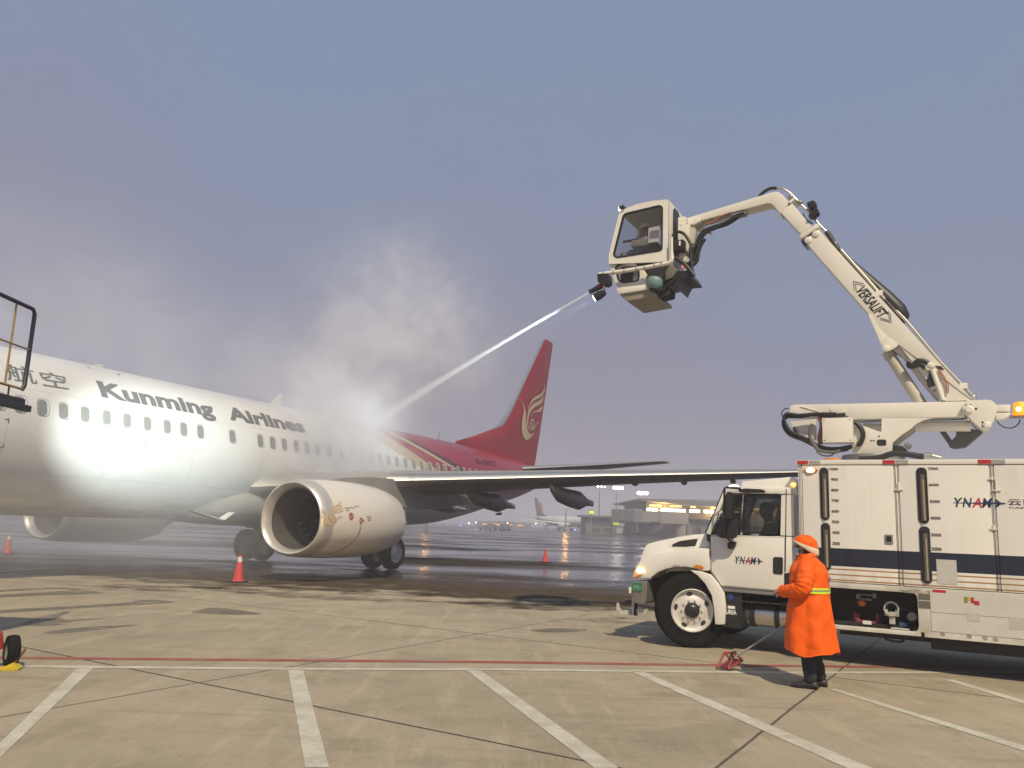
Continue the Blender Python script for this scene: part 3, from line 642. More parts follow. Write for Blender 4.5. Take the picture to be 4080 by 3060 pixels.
EMB = [[(15.886,8.428),(16.157,8.356),(16.301,8.234),(16.439,8.025),(16.486,7.774),(16.362,7.499),(16.272,7.145),(16.278,6.749),(16.409,6.538),(16.657,6.367),(17.001,6.291),(17.339,6.343),(17.675,6.482),(17.875,6.621),(18.11,6.78),(17.521,6.667),(17.271,6.754),(17.053,6.9),(16.9,7.111),(16.809,7.387),(16.765,7.669),(16.7,7.891),(16.511,8.122),(16.331,8.268),(16.087,8.402)],
 [(17.012,7.819),(17.093,8.092),(17.312,8.387),(17.64,8.673),(18.05,8.886),(18.617,9.082),(19.048,9.258),(19.404,9.53),(19.644,9.879),(19.597,9.501),(19.422,9.288),(19.064,9.047),(18.561,8.847),(17.996,8.669),(17.519,8.419),(17.228,8.141),(17.076,7.886)],
 [(16.919,7.287),(16.932,7.548),(17.078,7.858),(17.333,8.127),(17.801,8.432),(18.359,8.636),(18.931,8.844),(19.436,9.106),(19.342,8.847),(19.094,8.657),(18.664,8.472),(18.097,8.298),(17.619,8.052),(17.292,7.771),(17.145,7.461),(17.134,7.17),(17.323,6.962),(17.578,6.819),(17.15,6.97),(16.965,7.149)],
 [(17.442,7.646),(17.635,7.848),(18.115,8.064),(18.683,8.235),(19.363,8.576),(19.27,8.319),(18.986,8.128),(18.549,8.066),(18.052,7.966),(17.707,7.829)]]
SPR = [(17.839,7.245),(17.715,7.297),(17.617,7.202),(17.732,7.085),(18.008,7.164),(18.063,7.377),(17.803,7.519),(17.499,7.362),(17.451,7.094),(17.71,6.922),(18.086,7.085),(18.392,7.301),(18.739,7.509)]
EML = [[(-7.065,1.808),(-6.989,1.766),(-6.953,1.704),(-6.963,1.624),(-6.992,1.56),(-6.972,1.507),(-6.896,1.464),(-6.794,1.448),(-6.695,1.467),(-6.613,1.508),(-6.53,1.551),(-6.631,1.54),(-6.718,1.539),(-6.792,1.555),(-6.854,1.59),(-6.889,1.643),(-6.897,1.715),(-6.932,1.768),(-7.008,1.805)],
 [(-6.847,1.608),(-6.847,1.698),(-6.82,1.789),(-6.758,1.872),(-6.648,1.931),(-6.491,1.973),(-6.393,2.023),(-6.347,2.089),(-6.327,2.025),(-6.371,1.964),(-6.501,1.927),(-6.643,1.885),(-6.75,1.809),(-6.809,1.699),(-6.821,1.627)],
 [(-6.796,1.591),(-6.793,1.681),(-6.76,1.773),(-6.667,1.839),(-6.526,1.889),(-6.381,1.922),(-6.302,1.971),(-6.292,1.934),(-6.347,1.886),(-6.491,1.844),(-6.633,1.804),(-6.727,1.737),(-6.763,1.628),(-6.751,1.574)],
 [(-6.732,1.701),(-6.63,1.773),(-6.458,1.814),(-6.328,1.855),(-6.271,1.883),(-6.295,1.832),(-6.396,1.802),(-6.571,1.771),(-6.694,1.702)],
 [(-7.112,1.62),(-7.087,1.647),(-7.004,1.655),(-7.002,1.641),(-7.085,1.63)]]
SPE = [(-6.641,1.622),(-6.672,1.639),(-6.683,1.608),(-6.623,1.595),(-6.583,1.632),(-6.633,1.676),(-6.718,1.656),(-6.731,1.602),(-6.663,1.567),(-6.578,1.587),(-6.483,1.653),(-6.353,1.689)]
def band(pts, w0, w1):
    P_ = spline(pts, 4); n_ = len(P_); A_, B_ = [], []
    for i, p in enumerate(P_):
        d = (P_[min(i+1, n_-1)]-P_[max(i-1, 0)]).normalized(); nn = Vector((-d.y, d.x)); k = i/(n_-1); w_ = w0+(w1-w0)*abs(2*k-1.1)
        A_.append(tuple(p+nn*w_)); B_.append(tuple(p-nn*w_))
    return [[A_[i], A_[i+1], B_[i+1], B_[i]] for i in range(n_-1)]
def fin_fn(x, z):
    le = np.interp(z, [q[0] for q in FS], [q[1] for q in FS]); te = np.interp(z, [q[0] for q in FS], [q[2] for q in FS]); th = np.interp(z, [q[0] for q in FS], [q[3] for q in FS])
    tt = max(0, min(.99, (x-le)/(te-le))); return (x, -(th*(1.6*math.sqrt(tt)*(1-tt)+.04)+.028), z)
mb = MB(); mb.flat([sp2(q+[q[0]], 3)[:-1] for q in EMB]+band(SPR, .055, .03), fin_fn, 0, .3); mb.build('tail_emblem', AGOLD, fin, 0)
# tailplane
TS = [(.3, 14.9, 3.9, 4.50, .75), (3.5, 17.6, 2.75, 4.92, .7), (6.9, 20.15, 1.45, 5.36, .6), (7.1, 20.6, 1.0, 5.385, .5)]
for s in (-1, 1):
    mb = MB(); mb.loft([wing_sec(s*y, le, ch, z, tk, .05, 1) for y, le, ch, z, tk in TS]); o = mb.build('tailplane', AG, AL, 30)
    mb = MB(); mb.loft([wing_sec(s*y, le-.01, ch, z, tk, 0, .0497) for y, le, ch, z, tk in TS]); mb.build('leading_edge', METAL, o, 40)
# engines
NAC = [(-7.02, .905), (-7.06, .935), (-7.03, .975), (-6.85, 1.01), (-6.4, 1.045), (-5.8, 1.075), (-5.0, 1.08), (-4.35, 1.055), (-3.8, 1.01), (-3.4, .945), (-3.1, .87)]
EZ = 1.57
def nac_r(x): return float(np.interp(x, [q[0] for q in NAC[2:]], [q[1] for q in NAC[2:]]))
def nring(x, r, yc, seg=56, flat=.93):
    o = []
    for j in range(seg):
        a = 2*math.pi*j/seg; c_, s_ = math.cos(a), math.sin(a)
        o.append((x, yc+r*c_*1.03, EZ+(r*s_ if s_ > 0 else r*flat*math.copysign(abs(s_)**.86, s_))))
    return o
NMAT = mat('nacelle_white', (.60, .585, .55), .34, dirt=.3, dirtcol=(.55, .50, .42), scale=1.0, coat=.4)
LIPM = mat('inlet_lip_metal', (.60, .585, .56), .42, .55, dirt=.3, scale=1.5)
DUCT = mat('inlet_duct', (.07, .066, .06), .6, dirt=.3); FANM = mat('fan_blade', (.022, .022, .023), .5, .3)
for s in (-1, 1):
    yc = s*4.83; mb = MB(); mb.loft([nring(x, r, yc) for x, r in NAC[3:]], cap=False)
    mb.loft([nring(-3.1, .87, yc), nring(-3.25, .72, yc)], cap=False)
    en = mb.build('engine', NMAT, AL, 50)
    mb = MB(); mb.loft([nring(-6.80, .80, yc, flat=.95), nring(-6.95, .84, yc, flat=.94), nring(-7.02, .885, yc), nring(-7.05, .925, yc), nring(-7.02, .972, yc), nring(-6.851, 1.012, yc), nring(-6.62, 1.032, yc)], cap=False); mb.build('inlet_lip', LIPM, en, 60)
    mb = MB(); mb.loft([nring(-6.81, .80, yc, flat=.95), nring(-6.4, .775, yc, flat=.97), nring(-5.8, .785, yc, flat=1)], cap=False); mb.build('inlet_duct', DUCT, en, 60)
    mb = MB()
    for k in range(24):
        a = 2*math.pi*k/24; q = []
        for r, tw in ((.2, .12), (.5, .2), (.78, .26)):
            ca_, sa_ = math.cos(a), math.sin(a); ta = (-sa_, ca_)
            q.append(((-5.75-tw*.4, yc+r*ca_-ta[0]*.06, EZ+r*sa_-ta[1]*.06), (-5.75+tw*.4, yc+r*ca_+ta[0]*(.02+r*.11), EZ+r*sa_+ta[1]*(.02+r*.11))))
        mb.loft([[q[0][0], q[0][1]], [q[1][0], q[1][1]], [q[2][0], q[2][1]]], closed=False)
    mb.lathe([(0, .8), (.01, .02)], (-5.5, yc, EZ), (1, 0, 0), 32)
    mb.build('fan', FANM, en, 30)
    mb = MB(); mb.lathe([(0, .005), (.08, .07), (.22, .15), (.42, .22)], (-6.15, yc, EZ), (1, 0, 0), 24); mb.build('spinner', mat('spinner_grey', (.03, .03, .03), .5), en, 60)
    mb = MB(); mb.lathe([(0, .62), (.5, .54), (.9, .44), (.95, .38)], (-3.3, yc, EZ), (1, 0, 0), 28); mb.lathe([(0, .32), (.4, .22), (.8, .03)], (-2.45, yc, EZ), (1, 0, 0), 20); mb.build('exhaust', GREYM, en, 50)
    mb = MB(); rg = []
    for x, w_, zb, zt in ((-5.6, .03, 2.55, 2.66), (-5.0, .13, 2.5, 2.76), (-4, .20, 2.4, 2.84), (-3, .23, 2.2, 2.86), (-2.0, .23, 2.0, 2.84), (0, .20, 2.05, 2.72), (1.2, .1, 2.2, 2.6), (2.2, .03, 2.3, 2.5)):
        rg.append([(x, yc+w_, zt), (x, yc-w_, zt), (x, yc-w_, zb), (x, yc+w_, zb)])
    mb.loft(rg); mb.build('pylon', AG, en, 30)
    if s < 0:
        def nac_fn(x, z, off=.012):
            r = nac_r(x)+off; q = (z-EZ); k = max(0, 1-(q/r)**2) if q > 0 else max(0, 1-(abs(q)/(r*.93))**(2/.86)); return (x, yc-1.03*r*math.sqrt(k), z)
        mb = MB(); mb.flat([sp2(q+[q[0]], 3)[:-1] for q in EML]+band(SPE, .026, .014), nac_fn, 0, .08); mb.build('engine_emblem', AGOLD, en, 0)
        mb = MB(); mb.flat(band([(-5.565,1.542),(-5.57,1.372),(-5.626,1.164),(-5.743,0.959),(-5.942,0.803),(-6.173,0.706)], .012, .012), nac_fn); mb.build('hinge_line', mat('brown_line', (.12, .05, .03), .6), en, 0)
        q = [(-5.986,1.702),(-5.572,1.603)]; WRN = mat('warning_red', (.34, .02, .03), .5)
        for cx_, cz_, r_, bar in ((q[0][0], q[0][1], .075, ((-.05, .05), (.05, -.05))), (q[1][0], q[1][1], .055, ((.03, 0), (.13, 0)))):
            mb = MB(); mb.flat(band([(cx_+r_*math.cos(a*.524), cz_+r_*math.sin(a*.524)) for a in range(13)], .015, .015), nac_fn)
            mb.flat(band([(cx_+bar[0][0], cz_+bar[0][1]), (cx_+bar[1][0], cz_+bar[1][1])], .015, .02), nac_fn); mb.build('warning_symbol', WRN, en, 0)
        mb = MB()
        for a_, b_, w_ in (([(-6.21,1.919)], [(-5.794,1.933)], .012), ([(-6.16,1.88)], [(-6.052,1.872)], .035), ([(-5.783,1.975)], [(-5.608,1.97)], .010), ([(-5.336,1.715)], [(-5.121,1.712)], .010), ([(-5.28,1.653)], [(-5.131,1.646)], .04), ([(-6.15,1.025)], [(-6.105,1.023)], .014), ([(-5.998,1.023)], [(-5.955,1.021)], .014), ([(-6.093,1.104)], [(-5.945,1.097)], .008)):
            mb.flat(band([a_[0], b_[0]], w_, w_), nac_fn)
        mb.build('small_placard', mat('placard_grey', (.36, .35, .33), .5), en, 0)
# undercarriage
HUBM = mat('wheel_hub_pale', (.78, .78, .75), .4, .2)
def wheel(parent, c, ax, r, wd, nm='wheel', hub=True):
    mb = MB(); mb.lathe([(-wd*.42, r*.60), (-wd*.5, r*.72), (-wd*.47, r*.90), (-wd*.33, r*.985), (0, r), (wd*.33, r*.985), (wd*.47, r*.90), (wd*.5, r*.72), (wd*.42, r*.60)], c, ax, 36)
    o = mb.build(nm, RUBBER, parent, 50)
    if hub:
        mb = MB(); mb.lathe([(-wd*.42, r*.61), (-wd*.34, r*.55), (-wd*.20, r*.45), (-wd*.30, r*.2), (-wd*.34, .01)], c, ax, 28); mb.lathe([(wd*.42, r*.61), (wd*.34, r*.55), (wd*.20, r*.45), (wd*.30, r*.2), (wd*.34, .01)], c, ax, 28); mb.build('hub', HUBM, o, 40)
    return o
for s in (-1, 1):
    mb = MB(); mb.cyl((0, s*2.85, .55), (-.05, s*2.75, 2.4), .11, .16, 14); mb.cyl((0, s*2.35, .55), (0, s*3.35, .55), .07, seg=10); mb.tube([(0, s*2.8, 1.2), (0, s*1.6, 1.9)], .06, 8); mb.box((-.4, s*2.98-.02, 1.15), (.35, s*2.98+.02, 2.3))
    ge = mb.build('landing_gear', GREYM, AL, 30)
    for k in (-1, 1): wheel(ge, (0, s*2.86+k*.38, .555), (0, 1, 0), .555, .40)
mb = MB(); mb.cyl((-15.6, 0, .35), (-15.5, 0, 2.0), .08, .1, 12); mb.cyl((-15.6, -.25, .35), (-15.6, .25, .35), .05, seg=8); ge = mb.build('nose_gear', GREYM, AL, 30)
for k in (-1, 1): wheel(ge, (-15.6, k*.2, .345), (0, 1, 0), .345, .2)
mb = MB(); mb.prism([(13.968,2.153),(14.627,2.242),(14.6,2.101),(14.169,2.079)], -.04, .04); mb.prism([(-3.2, 1.26), (-2.9, .95), (-2.6, .95), (-2.55, 1.26)], -.03, .03); mb.build('drain_mast', DARK, AL, 0)
# ---------------------------------------------------------------- the de-icing truck (local x runs to its rear, near side is -y)
TK = empty('deicing_truck', (3.2357, 12.9759, 0), R(-29.266))
tag(TK, 'white de-icing truck with raised boom, enclosed spray cabin and tank gauges along its side', 'de-icing truck')
def side(y): return lambda u, v: (u, y, v)
GLD = glass('cab_glass', (.02, .025, .025), .62); 
# box body with painted bands
BM, t, b = principled('box_body_paint'); g = NG(t); tcn = g.n.new('ShaderNodeTexCoord'); P = tcn.outputs['Object']
s_ = g.n.new('ShaderNodeSeparateXYZ'); g.l.new(P, s_.inputs[0]); Xs, Zs = s_.outputs[0], s_.outputs[2]
n1 = g.noise(P, 1.3, 6, .6); n2 = g.noise(g.mapv(P, (1, 1, .25)), 5, 6, .65); n3 = g.noise(P, 9, 5, .7)
c_ = g.mix(g.m('MULTIPLY', g.ss(n1, .4, .75), .3), (.80, .785, .73), (.68, .65, .57))
grime = g.m('MULTIPLY', g.m('SUBTRACT', 1., g.ss(Zs, .8, 1.45)), g.ss(n2, .40, .70)); c_ = g.mix(g.m('MULTIPLY', grime, .7), c_, (.36, .33, .25))
c_ = g.mix(g.m('MULTIPLY', g.ss(n3, .66, .74), .25), c_, (.4, .37, .3))
n4 = g.noise(g.mapv(P, (1, 1, .06)), 7, 5, .65); n5 = g.noise(P, .7, 4, .6)
c_ = g.mix(g.m('MULTIPLY', g.m('MULTIPLY', g.ss(n4, .52, .70), g.ss(n5, .40, .62)), .38), c_, (.46, .43, .35))
def bandz(z0, z1): return g.m('MULTIPLY', g.m('GREATER_THAN', Zs, z0), g.m('LESS_THAN', Zs, z1))
c_ = g.mix(bandz(1.262, 1.497), c_, (.006, .014, .035))
for z in (1.222, 1.152, 1.083): c_ = g.mix(bandz(z-.009, z+.009), c_, (.36, .19, .075))
g.l.new(c_, b.inputs['Base Color']); b.inputs['Roughness'].default_value = .36; b.inputs['Coat Weight'].default_value = .35
UB, UE, ZT = 1.56, 7.6, 2.665
mb = MB(); mb.box((UB, -1.19, 1.0), (UE, 1.2, ZT), .012); body = mb.build('box_body', BM, TK, 30)
seams = [(1.598,2.012),(1.61,2.012),(2.77,2.039),(2.821,2.04),(3.853,2.064),(3.895,2.065)]
sx_ = [q[0] for q in seams]
zb, ztp = 1.055, [(2.301,2.607)][0][1]
doors = [(UB+.02, sx_[0]), (sx_[1]+.004, sx_[2]), (sx_[2]+.012, sx_[3]-.012), (sx_[3], sx_[4]), (sx_[4]+.012, sx_[5]-.012), (sx_[5], sx_[5]+1.25), (sx_[5]+1.36, UE-.05)]
for i, (a, b_) in enumerate(doors):
    mb = MB(); mb.box((a, -1.192, zb), (b_, -1.1905, ztp), 0, 1); mb.prism(rrect(a+.005, zb+.005, b_-.005, ztp-.005, .02), -1.204, -1.1925, .004)
    mb.build('side_door', [BM, INK], body, 30)
mb = MB(); mb.box((UB-.01, -1.215, ztp+.004), (UE, 1.215, ZT+.012), .012); rail = mb.build('top_rail', WHITE, body, 30)
for a, b_ in ((125, 195), (677, 757), (1295, 1382)):
    q = [(1.561,2.64),(1.703,2.639),(2.639,2.635),(2.786,2.635),(3.732,2.631),(3.877,2.63)]
    k = (125, 677, 1295).index(a)*2; mb = MB(); mb.box((q[k][0], -1.219, ztp+.012), (q[k+1][0], -1.2155, ZT+.004)); mb.build('reflective_tape', REDP, rail, 0)
for q0, q1 in (([(1.713,2.639)], [(1.858,2.638)]), ([(2.796,2.635)], [(2.942,2.634)]), ([(3.882,2.63)], [(4.026,2.63)])):
    mb = MB(); mb.box((q0[0][0], -1.219, ztp+.012), (q1[0][0], -1.2155, ZT+.004)); mb.build('reflective_tape', mat('silver_tape', (.45, .44, .41), .3, .3, dirt=.5, scale=12), rail, 0)
# level gauges
GRIM = BLACK; GTUBE = mat('gauge_tube', (.15, .13, .085), .25, dirt=.7, dirtcol=(.05, .045, .03), scale=3); GSHINE = mat('gauge_rod', (.34, .31, .23), .3)
for q in ([(1.843,2.573),(1.94,1.863)], [(1.845,1.827),(1.937,1.203)], [(3.051,2.571),(3.145,1.856)], [(3.048,1.82),(3.138,1.107)]):
    xm = q[0][0]; xw = .115 if xm < 2.4 else .125
    if xm > 2.4: xm = 3.03
    else: xm = 1.845
    z1, z0 = q[0][1], q[1][1]
    if z0 < 1.2 and xm < 2.4: z0 = 1.07
    mb = MB(); mb.prism(rrect(xm, z0, xm+xw, z1, .055), -1.216, -1.2, .004); ga = mb.build('level_gauge', BLACK, body, 40)
    mb = MB(); mb.cyl((xm+xw*.52, -1.216, z0+.03), (xm+xw*.52, -1.216, z1-.09), .030, seg=14); mb.build('sight_tube', GTUBE, ga, 50)
    mb = MB(); mb.cyl((xm+xw*.60, -1.240, z0+.04), (xm+xw*.60, -1.240, z1-.16), .010, seg=8); mb.build('float_rod', GSHINE, ga, 50)
mb = MB()
def ttop(x, y): return None
for s_, q in (('1000', [(1.971,2.532),(2.082,2.569)]), ('900', [(1.99,2.392),(2.083,2.43)]), ('800', [(1.988,2.248),(2.081,2.287)]), ('700', [(1.988,2.107),(2.08,2.146)]), ('600', [(1.985,1.965),(2.078,2.004)]), ('500', [(1.985,1.823),(2.078,1.863)]), ('400', [(1.985,1.68),(2.077,1.722)]), ('300', [(1.984,1.535),(2.078,1.578)]),
    ('7000', [(3.168,2.539),(3.286,2.574)]), ('6000', [(3.167,2.331),(3.283,2.367)]), ('5000', [(3.17,2.118),(3.285,2.156)]), ('4000', [(3.167,1.907),(3.284,1.948)]), ('3000', [(3.164,1.696),(3.281,1.737)]), ('2000', [(3.161,1.519),(3.277,1.561)])):
    put_text(mb, s_, (q[0][0], q[0][1], q[1][0], q[1][1]), side(-1.2065), .03)
mb.build('gauge_numbers', INK, body, 0)
TEAL = mat('logo_teal', (.012, .06, .10), .4); LNAVY = mat('logo_navy', (.012, .03, .09), .4)
def logo(pfx, parent, q, y, k):
    """italic letters on a dart-like aircraft line; q = (u0, z0, u1, z1) of the four letters"""
    u0, z0, u1, z1 = q; W_ = u1-u0; H_ = z1-z0
    for s_, a, b_, m_ in (('Y', 0, .235, TEAL), ('N', .215, .475, TEAL), ('A', .46, .72, REDINK), ('M', .72, 1.0, LNAVY)):
        mb = MB(); put_text(mb, s_, (u0+a*W_, z0, u0+b_*W_, z1), side(y), .022, .26); mb.build('lettering', m_, parent, 0)
    zm = z0+H_*.47; mb = MB(); f = side(y-.0015)
    mb.flat([[(u0+.02*W_, zm-.004*k), (u0+1.28*W_, zm-.010*k), (u0+1.36*W_, zm), (u0+1.28*W_, zm+.010*k), (u0+.02*W_, zm+.003*k)], [(u0+1.12*W_, zm), (u0+1.06*W_, zm+.42*H_), (u0+1.10*W_, zm+.42*H_), (u0+1.24*W_, zm)], [(u0+1.12*W_, zm), (u0+1.06*W_, zm-.42*H_), (u0+1.10*W_, zm-.42*H_), (u0+1.24*W_, zm)], [(u0, zm-.004), (u0-.05*W_, zm), (u0, zm+.004), (u0+.1*W_, zm)]], f); mb.build('aircraft_mark', LNAVY, parent, 0)
q = [(3.445,2.07),(3.863,2.191)]; logo('body', body, (q[0][0], q[0][1], q[1][0], q[1][1]), -1.2065, 1)
mb = MB(); q = [(4.023,2.105),(4.197,2.187),(4.025,2.064),(4.191,2.09)]
put_text(mb, '云南', (q[0][0], q[0][1], q[0][0]+.30, q[1][1]), side(-1.2065), .012); put_text(mb, 'YUNNAN A', (q[2][0], q[2][1], q[2][0]+.36, q[3][1]), side(-1.2065), .008)
put_text(mb, '机场', (q[0][0]+.34, q[0][1], q[0][0]+.64, q[1][1]), side(-1.2065), .012)
mb.build('company_name', INK, body, 0)
q = [(3.209,1.112),(3.432,1.414)]; mb = MB(); mb.box((q[0][0], -1.2085, q[0][1]), (q[1][0], -1.2055, q[1][1])); mb.build('blank_sticker', mat('sticker_grey', (.55, .54, .51), .5, dirt=.3, scale=9), body, 0)
q = [(2.625,1.578),(2.724,1.7)]; mb = MB(); mb.prism(rrect(q[0][0], q[0][1], q[1][0], q[1][1], .012), -1.214, -1.203, .003); la = mb.build('door_latch', GREYM, body, 30)
mb = MB(); mb.prism(rrect(q[0][0]+.02, q[0][1]+.03, q[1][0]-.02, q[1][1]-.02, .012), -1.216, -1.2145); mb.box((q[0][0]+.03, -1.228, q[0][1]+.05), (q[1][0]-.03, -1.2165, q[0][1]+.065)); mb.build('latch_handle', BLACK, la, 0)
q = [(2.768,2.278),(2.868,2.376),(3.833,2.422),(3.915,2.464),(3.863,2.282),(3.963,2.392),(3.82,1.808),(3.896,1.858)]
for k in range(0, 8, 2):
    mb = MB(); mb.box((q[k][0], -1.222, q[k][1]), (q[k+1][0], -1.205, q[k][1]+.012)); mb.cyl(((q[k][0]+q[k+1][0])/2, -1.214, q[k][1]-.01), ((q[k][0]+q[k+1][0])/2, -1.214, q[k+1][1]), .012, seg=8); mb.build('hinge', BOOMW, body, 30)
q = [(1.731,2.535)][0]; mb = MB(); mb.prism([(q[0]-.10, q[1]), (q[0]-.03, q[1]+.045), (q[0]+.03, q[1]+.045), (q[0]+.10, q[1]), (q[0]+.03, q[1]-.045), (q[0]-.03, q[1]-.045)], -1.225, -1.205, .008); la = mb.build('side_lamp', AMBERD, body, 30)
mb = MB(); mb.ball((q[0], -1.23, q[1]), (.055, .02, .035)); mb.build('lens', lamp_mat('side_lamp_lit', (1, .75, .38), 9), la, 60)
# lower skirt with the pump bay
bt = [(1.967,0.98),(2.918,0.98),(2.983,0.912),(2.977,0.557),(2.923,0.504),(2.005,0.497)]
zbt, zbb, ubr = bt[1][1], bt[4][1], bt[3][0]; ubl = 1.75; zbot = .45
mb = MB(); mb.box((UB+.05, -1.205, zbt), (UE, -1.15, 1.05), .006); mb.box((UB+.05, -1.205, zbot), (ubr+.02, -1.15, zbb), .006); mb.box((UB+.05, -1.205, zbb), (ubl, -1.15, zbt)); 
r_ = .07
mb.prism([(ubr-r_, zbt), (ubr-r_*.45, zbt-r_*.12), (ubr-r_*.12, zbt-r_*.45), (ubr, zbt-r_), (ubr, zbb+r_), (ubr-r_*.12, zbb+r_*.45), (ubr-r_*.45, zbb+r_*.12), (ubr-r_, zbb), (ubr+.06, zbb), (ubr+.06, zbt)], -1.205, -1.15)
mb.box((ubr+.06, -1.205, zbot), (UE, -1.15, zbt+.001)); mb.box((UB+.05, 1.15, zbot), (UE, 1.205, 1.02)); sk = mb.build('skirt', BM if False else DIRTYW, TK, 30)
mb = MB(); mb.box((UB+.1, -.62, zbot+.05), (ubr+.3, -.58, 1.0)); mb.box((ubl, -1.15, zbot-.02), (ubr+.05, -.6, zbb-.02)); mb.box((ubr+.02, -1.145, zbot), (ubr+.04, -.6, zbt)); mb.box((ubl-.02, -1.145, zbot), (ubl, -.6, zbt)); bay = mb.build('pump_bay', DARK, TK, 0)
def kb(y, *p): return p
mb = MB(); q = [(2.21,0.563),(2.244,0.507),(2.479,0.517)]; 
mb.tube(spline([(q[0][0], -.9, q[0][1]+.08), (q[0][0]+.03, -.92, q[1][1]+.03), (q[1][0]+.08, -.92, q[2][1]+.01), (q[2][0], -.9, q[2][1]+.01)], 5), .055, 10); q2 = [(2.478,0.659),(2.468,0.563)]; mb.tube([(q2[0][0], -.9, q2[0][1]), (q2[1][0], -.9, q2[1][1])], .032, 10)
mb.build('red_pipe', mat('pipe_maroon', (.16, .015, .04), .35), bay, 40)
mb = MB(); q = [(2.303,0.524),(2.408,0.57)]; mb.box((q[0][0], -1.01, q[0][1]), (q[1][0], -1.0, q[1][1])); mb.build('pipe_label', WHITEINK, bay, 0)
mb = MB(); q = [(2.298,0.789)][0]; mb.ball((q[0], -.98, q[1]), (.055, .05, .045)); mb.build('orange_cap', mat('orange_plastic', (.62, .16, .03), .4), bay, 60)
mb = MB(); q = [(2.221,0.888),(2.474,0.91),(2.262,0.836),(2.409,0.836)]
mb.box((q[0][0], -.9, q[0][1]-.05), (q[0][0]+.05, -.8, q[0][1]+.01)); mb.box((q[1][0]-.05, -.9, q[1][1]-.05), (q[1][0], -.8, q[1][1]+.01)); mb.box((q[0][0], -.9, q[0][1]), (q[1][0], -.85, q[0][1]+.012)); mb.build('pump_frame', GREYM, bay, 0)
mb = MB(); mb.cyl((q[2][0], -.92, q[2][1]), (q[3][0], -.92, q[2][1]), .012, seg=8); mb.build('chrome_rod', STEEL, bay, 40)
mb = MB(); q = [(2.659,0.753),(2.585,0.657),(2.743,0.671),(2.661,0.557)]
mb.lathe([(0, .075), (0, .095), (.1, .095), (.1, .06), (.02, .05)], (q[0][0], -1.08, q[0][1]), (0, 1, 0), 10); mb.box((q[1][0]-.01, -1.06, q[1][1]), (q[2][0], -.98, q[1][1]+.055), .01); mb.box((q[1][0]-.01, -1.06, q[1][1]), (q[1][0]+.03, -.98, q[1][1]+.085), .008); mb.box((q[2][0]-.04, -1.06, q[1][1]), (q[2][0], -.98, q[1][1]+.085), .008)
mb.box((q[3][0]-.035, -1.05, q[3][1]), (q[3][0]+.035, -.99, q[1][1]), .006); mb.build('hose_coupling', mat('cast_white', (.55, .54, .50), .45, .2, dirt=.3, scale=9), bay, 30)
mb = MB(); q = [(2.891,0.669)][0]; mb.lathe([(0, .0), (0, .055), (.05, .05), (.08, .02)], (q[0], -1.0, q[1]), (0, 1, 0), 18); mb.build('pressure_gauge', GREYM, bay, 40)
mb = MB(); q = [(2.643,0.517),(2.863,0.51)]; mb.box((q[0][0], -1.14, q[1][1]), (q[1][0], -1.0, q[0][1]), .006); mb.build('tray', WHITE, bay, 30)
mb = MB(); q = [(2.738,0.56),(2.831,0.561)]; mb.tube([(q[0][0], -1., q[0][1]), (q[1][0], -1., q[1][1])], .03, 10); mb.build('blue_pipe', mat('pipe_blue', (.02, .06, .15), .3), bay, 40)
mb = MB(); q = [(2.74,0.749),(2.853,0.747),(2.899,0.722)]; mb.tube([(q[0][0], -.9, q[0][1]), (q[1][0], -.9, q[1][1]), (q[2][0], -.9, q[2][1]), (q[2][0]+.02, -.9, q[2][1]-.2)], .018, 8); mb.build('bay_hose', HOSE, bay, 40)
# plates on the skirt
q = [(2.985,0.799),(3.118,0.979)]; mb = MB(); mb.box((q[0][0], -1.209, q[0][1]), (q[1][0], -1.2052, q[1][1])); mb.box((q[0][0]-.004, -1.2105, (q[0][1]+q[1][1])/2), (q[1][0]+.004, -1.2092, (q[0][1]+q[1][1])/2+.008), mi=1); mb.build('grey_plate', [mat('plate_grey', (.13, .125, .11), .5), DIRTYW], sk, 0)
q = [(3.147,1.004),(3.299,1.061)]; mb = MB(); mb.box((q[0][0], -1.212, q[0][1]), (q[1][0], -1.2053, q[0][1]+.035), .003); mb.build('red_reflector', REDP, sk, 0)
q = [(3.119,0.762),(4.126,1.043),(3.108,0.528)]; PANEL = mat('pale_panel', (.60, .585, .545), .5, dirt=.4, dirtcol=(.45, .43, .38), scale=5)
mb = MB(); mb.box((q[0][0], -1.2105, q[0][1]), (UE-.1, -1.2053, q[1][1]+.0), .002); mb.build('panel', PANEL, sk, 0); mb = MB(); mb.box((q[0][0], -1.2105, q[2][1]), (UE-.1, -1.2053, q[0][1]-.008), .002); mb.build('panel', PANEL, sk, 0)
q = [(3.495,0.905),(3.65,0.963)]; mb = MB()
for k, m_ in enumerate((0, 1, 2)): mb.box((q[0][0]+k*.035, -1.214, q[0][1]+.03*(k == 1)), (q[0][0]+k*.035+.034, -1.211, q[1][1]+.01), mi=m_)
mb.box((q[0][0]+.105, -1.214, q[0][1]-.02), (q[0][0]+.16, -1.211, q[0][1]+.03), mi=2)
mb.build('inspection_sticker', [mat('sticker_green', (.18, .25, .05), .5), mat('sticker_yellow', (.55, .42, .05), .5), REDP], sk, 0)
PG = mat('patch_grey', (.52, .50, .45), .6, dirt=.4, scale=8)
q = [(3.511,0.685),(3.649,0.788)]; mb = MB(); mb.box((q[0][0], -1.2125, q[0][1]), (q[1][0], -1.211, q[1][1])); mb.build('paint_patch', PG, sk, 0)
q = [(3.953,0.634),(4.11,0.773)]; mb = MB(); mb.box((q[0][0], -1.2125, q[0][1]), (q[0][0]+.2, -1.211, q[1][1])); mb.build('paint_patch', PG, sk, 0)
q = [(3.235,0.503),(3.527,0.504),(3.69,0.501),(3.802,0.494)]; mb = MB()
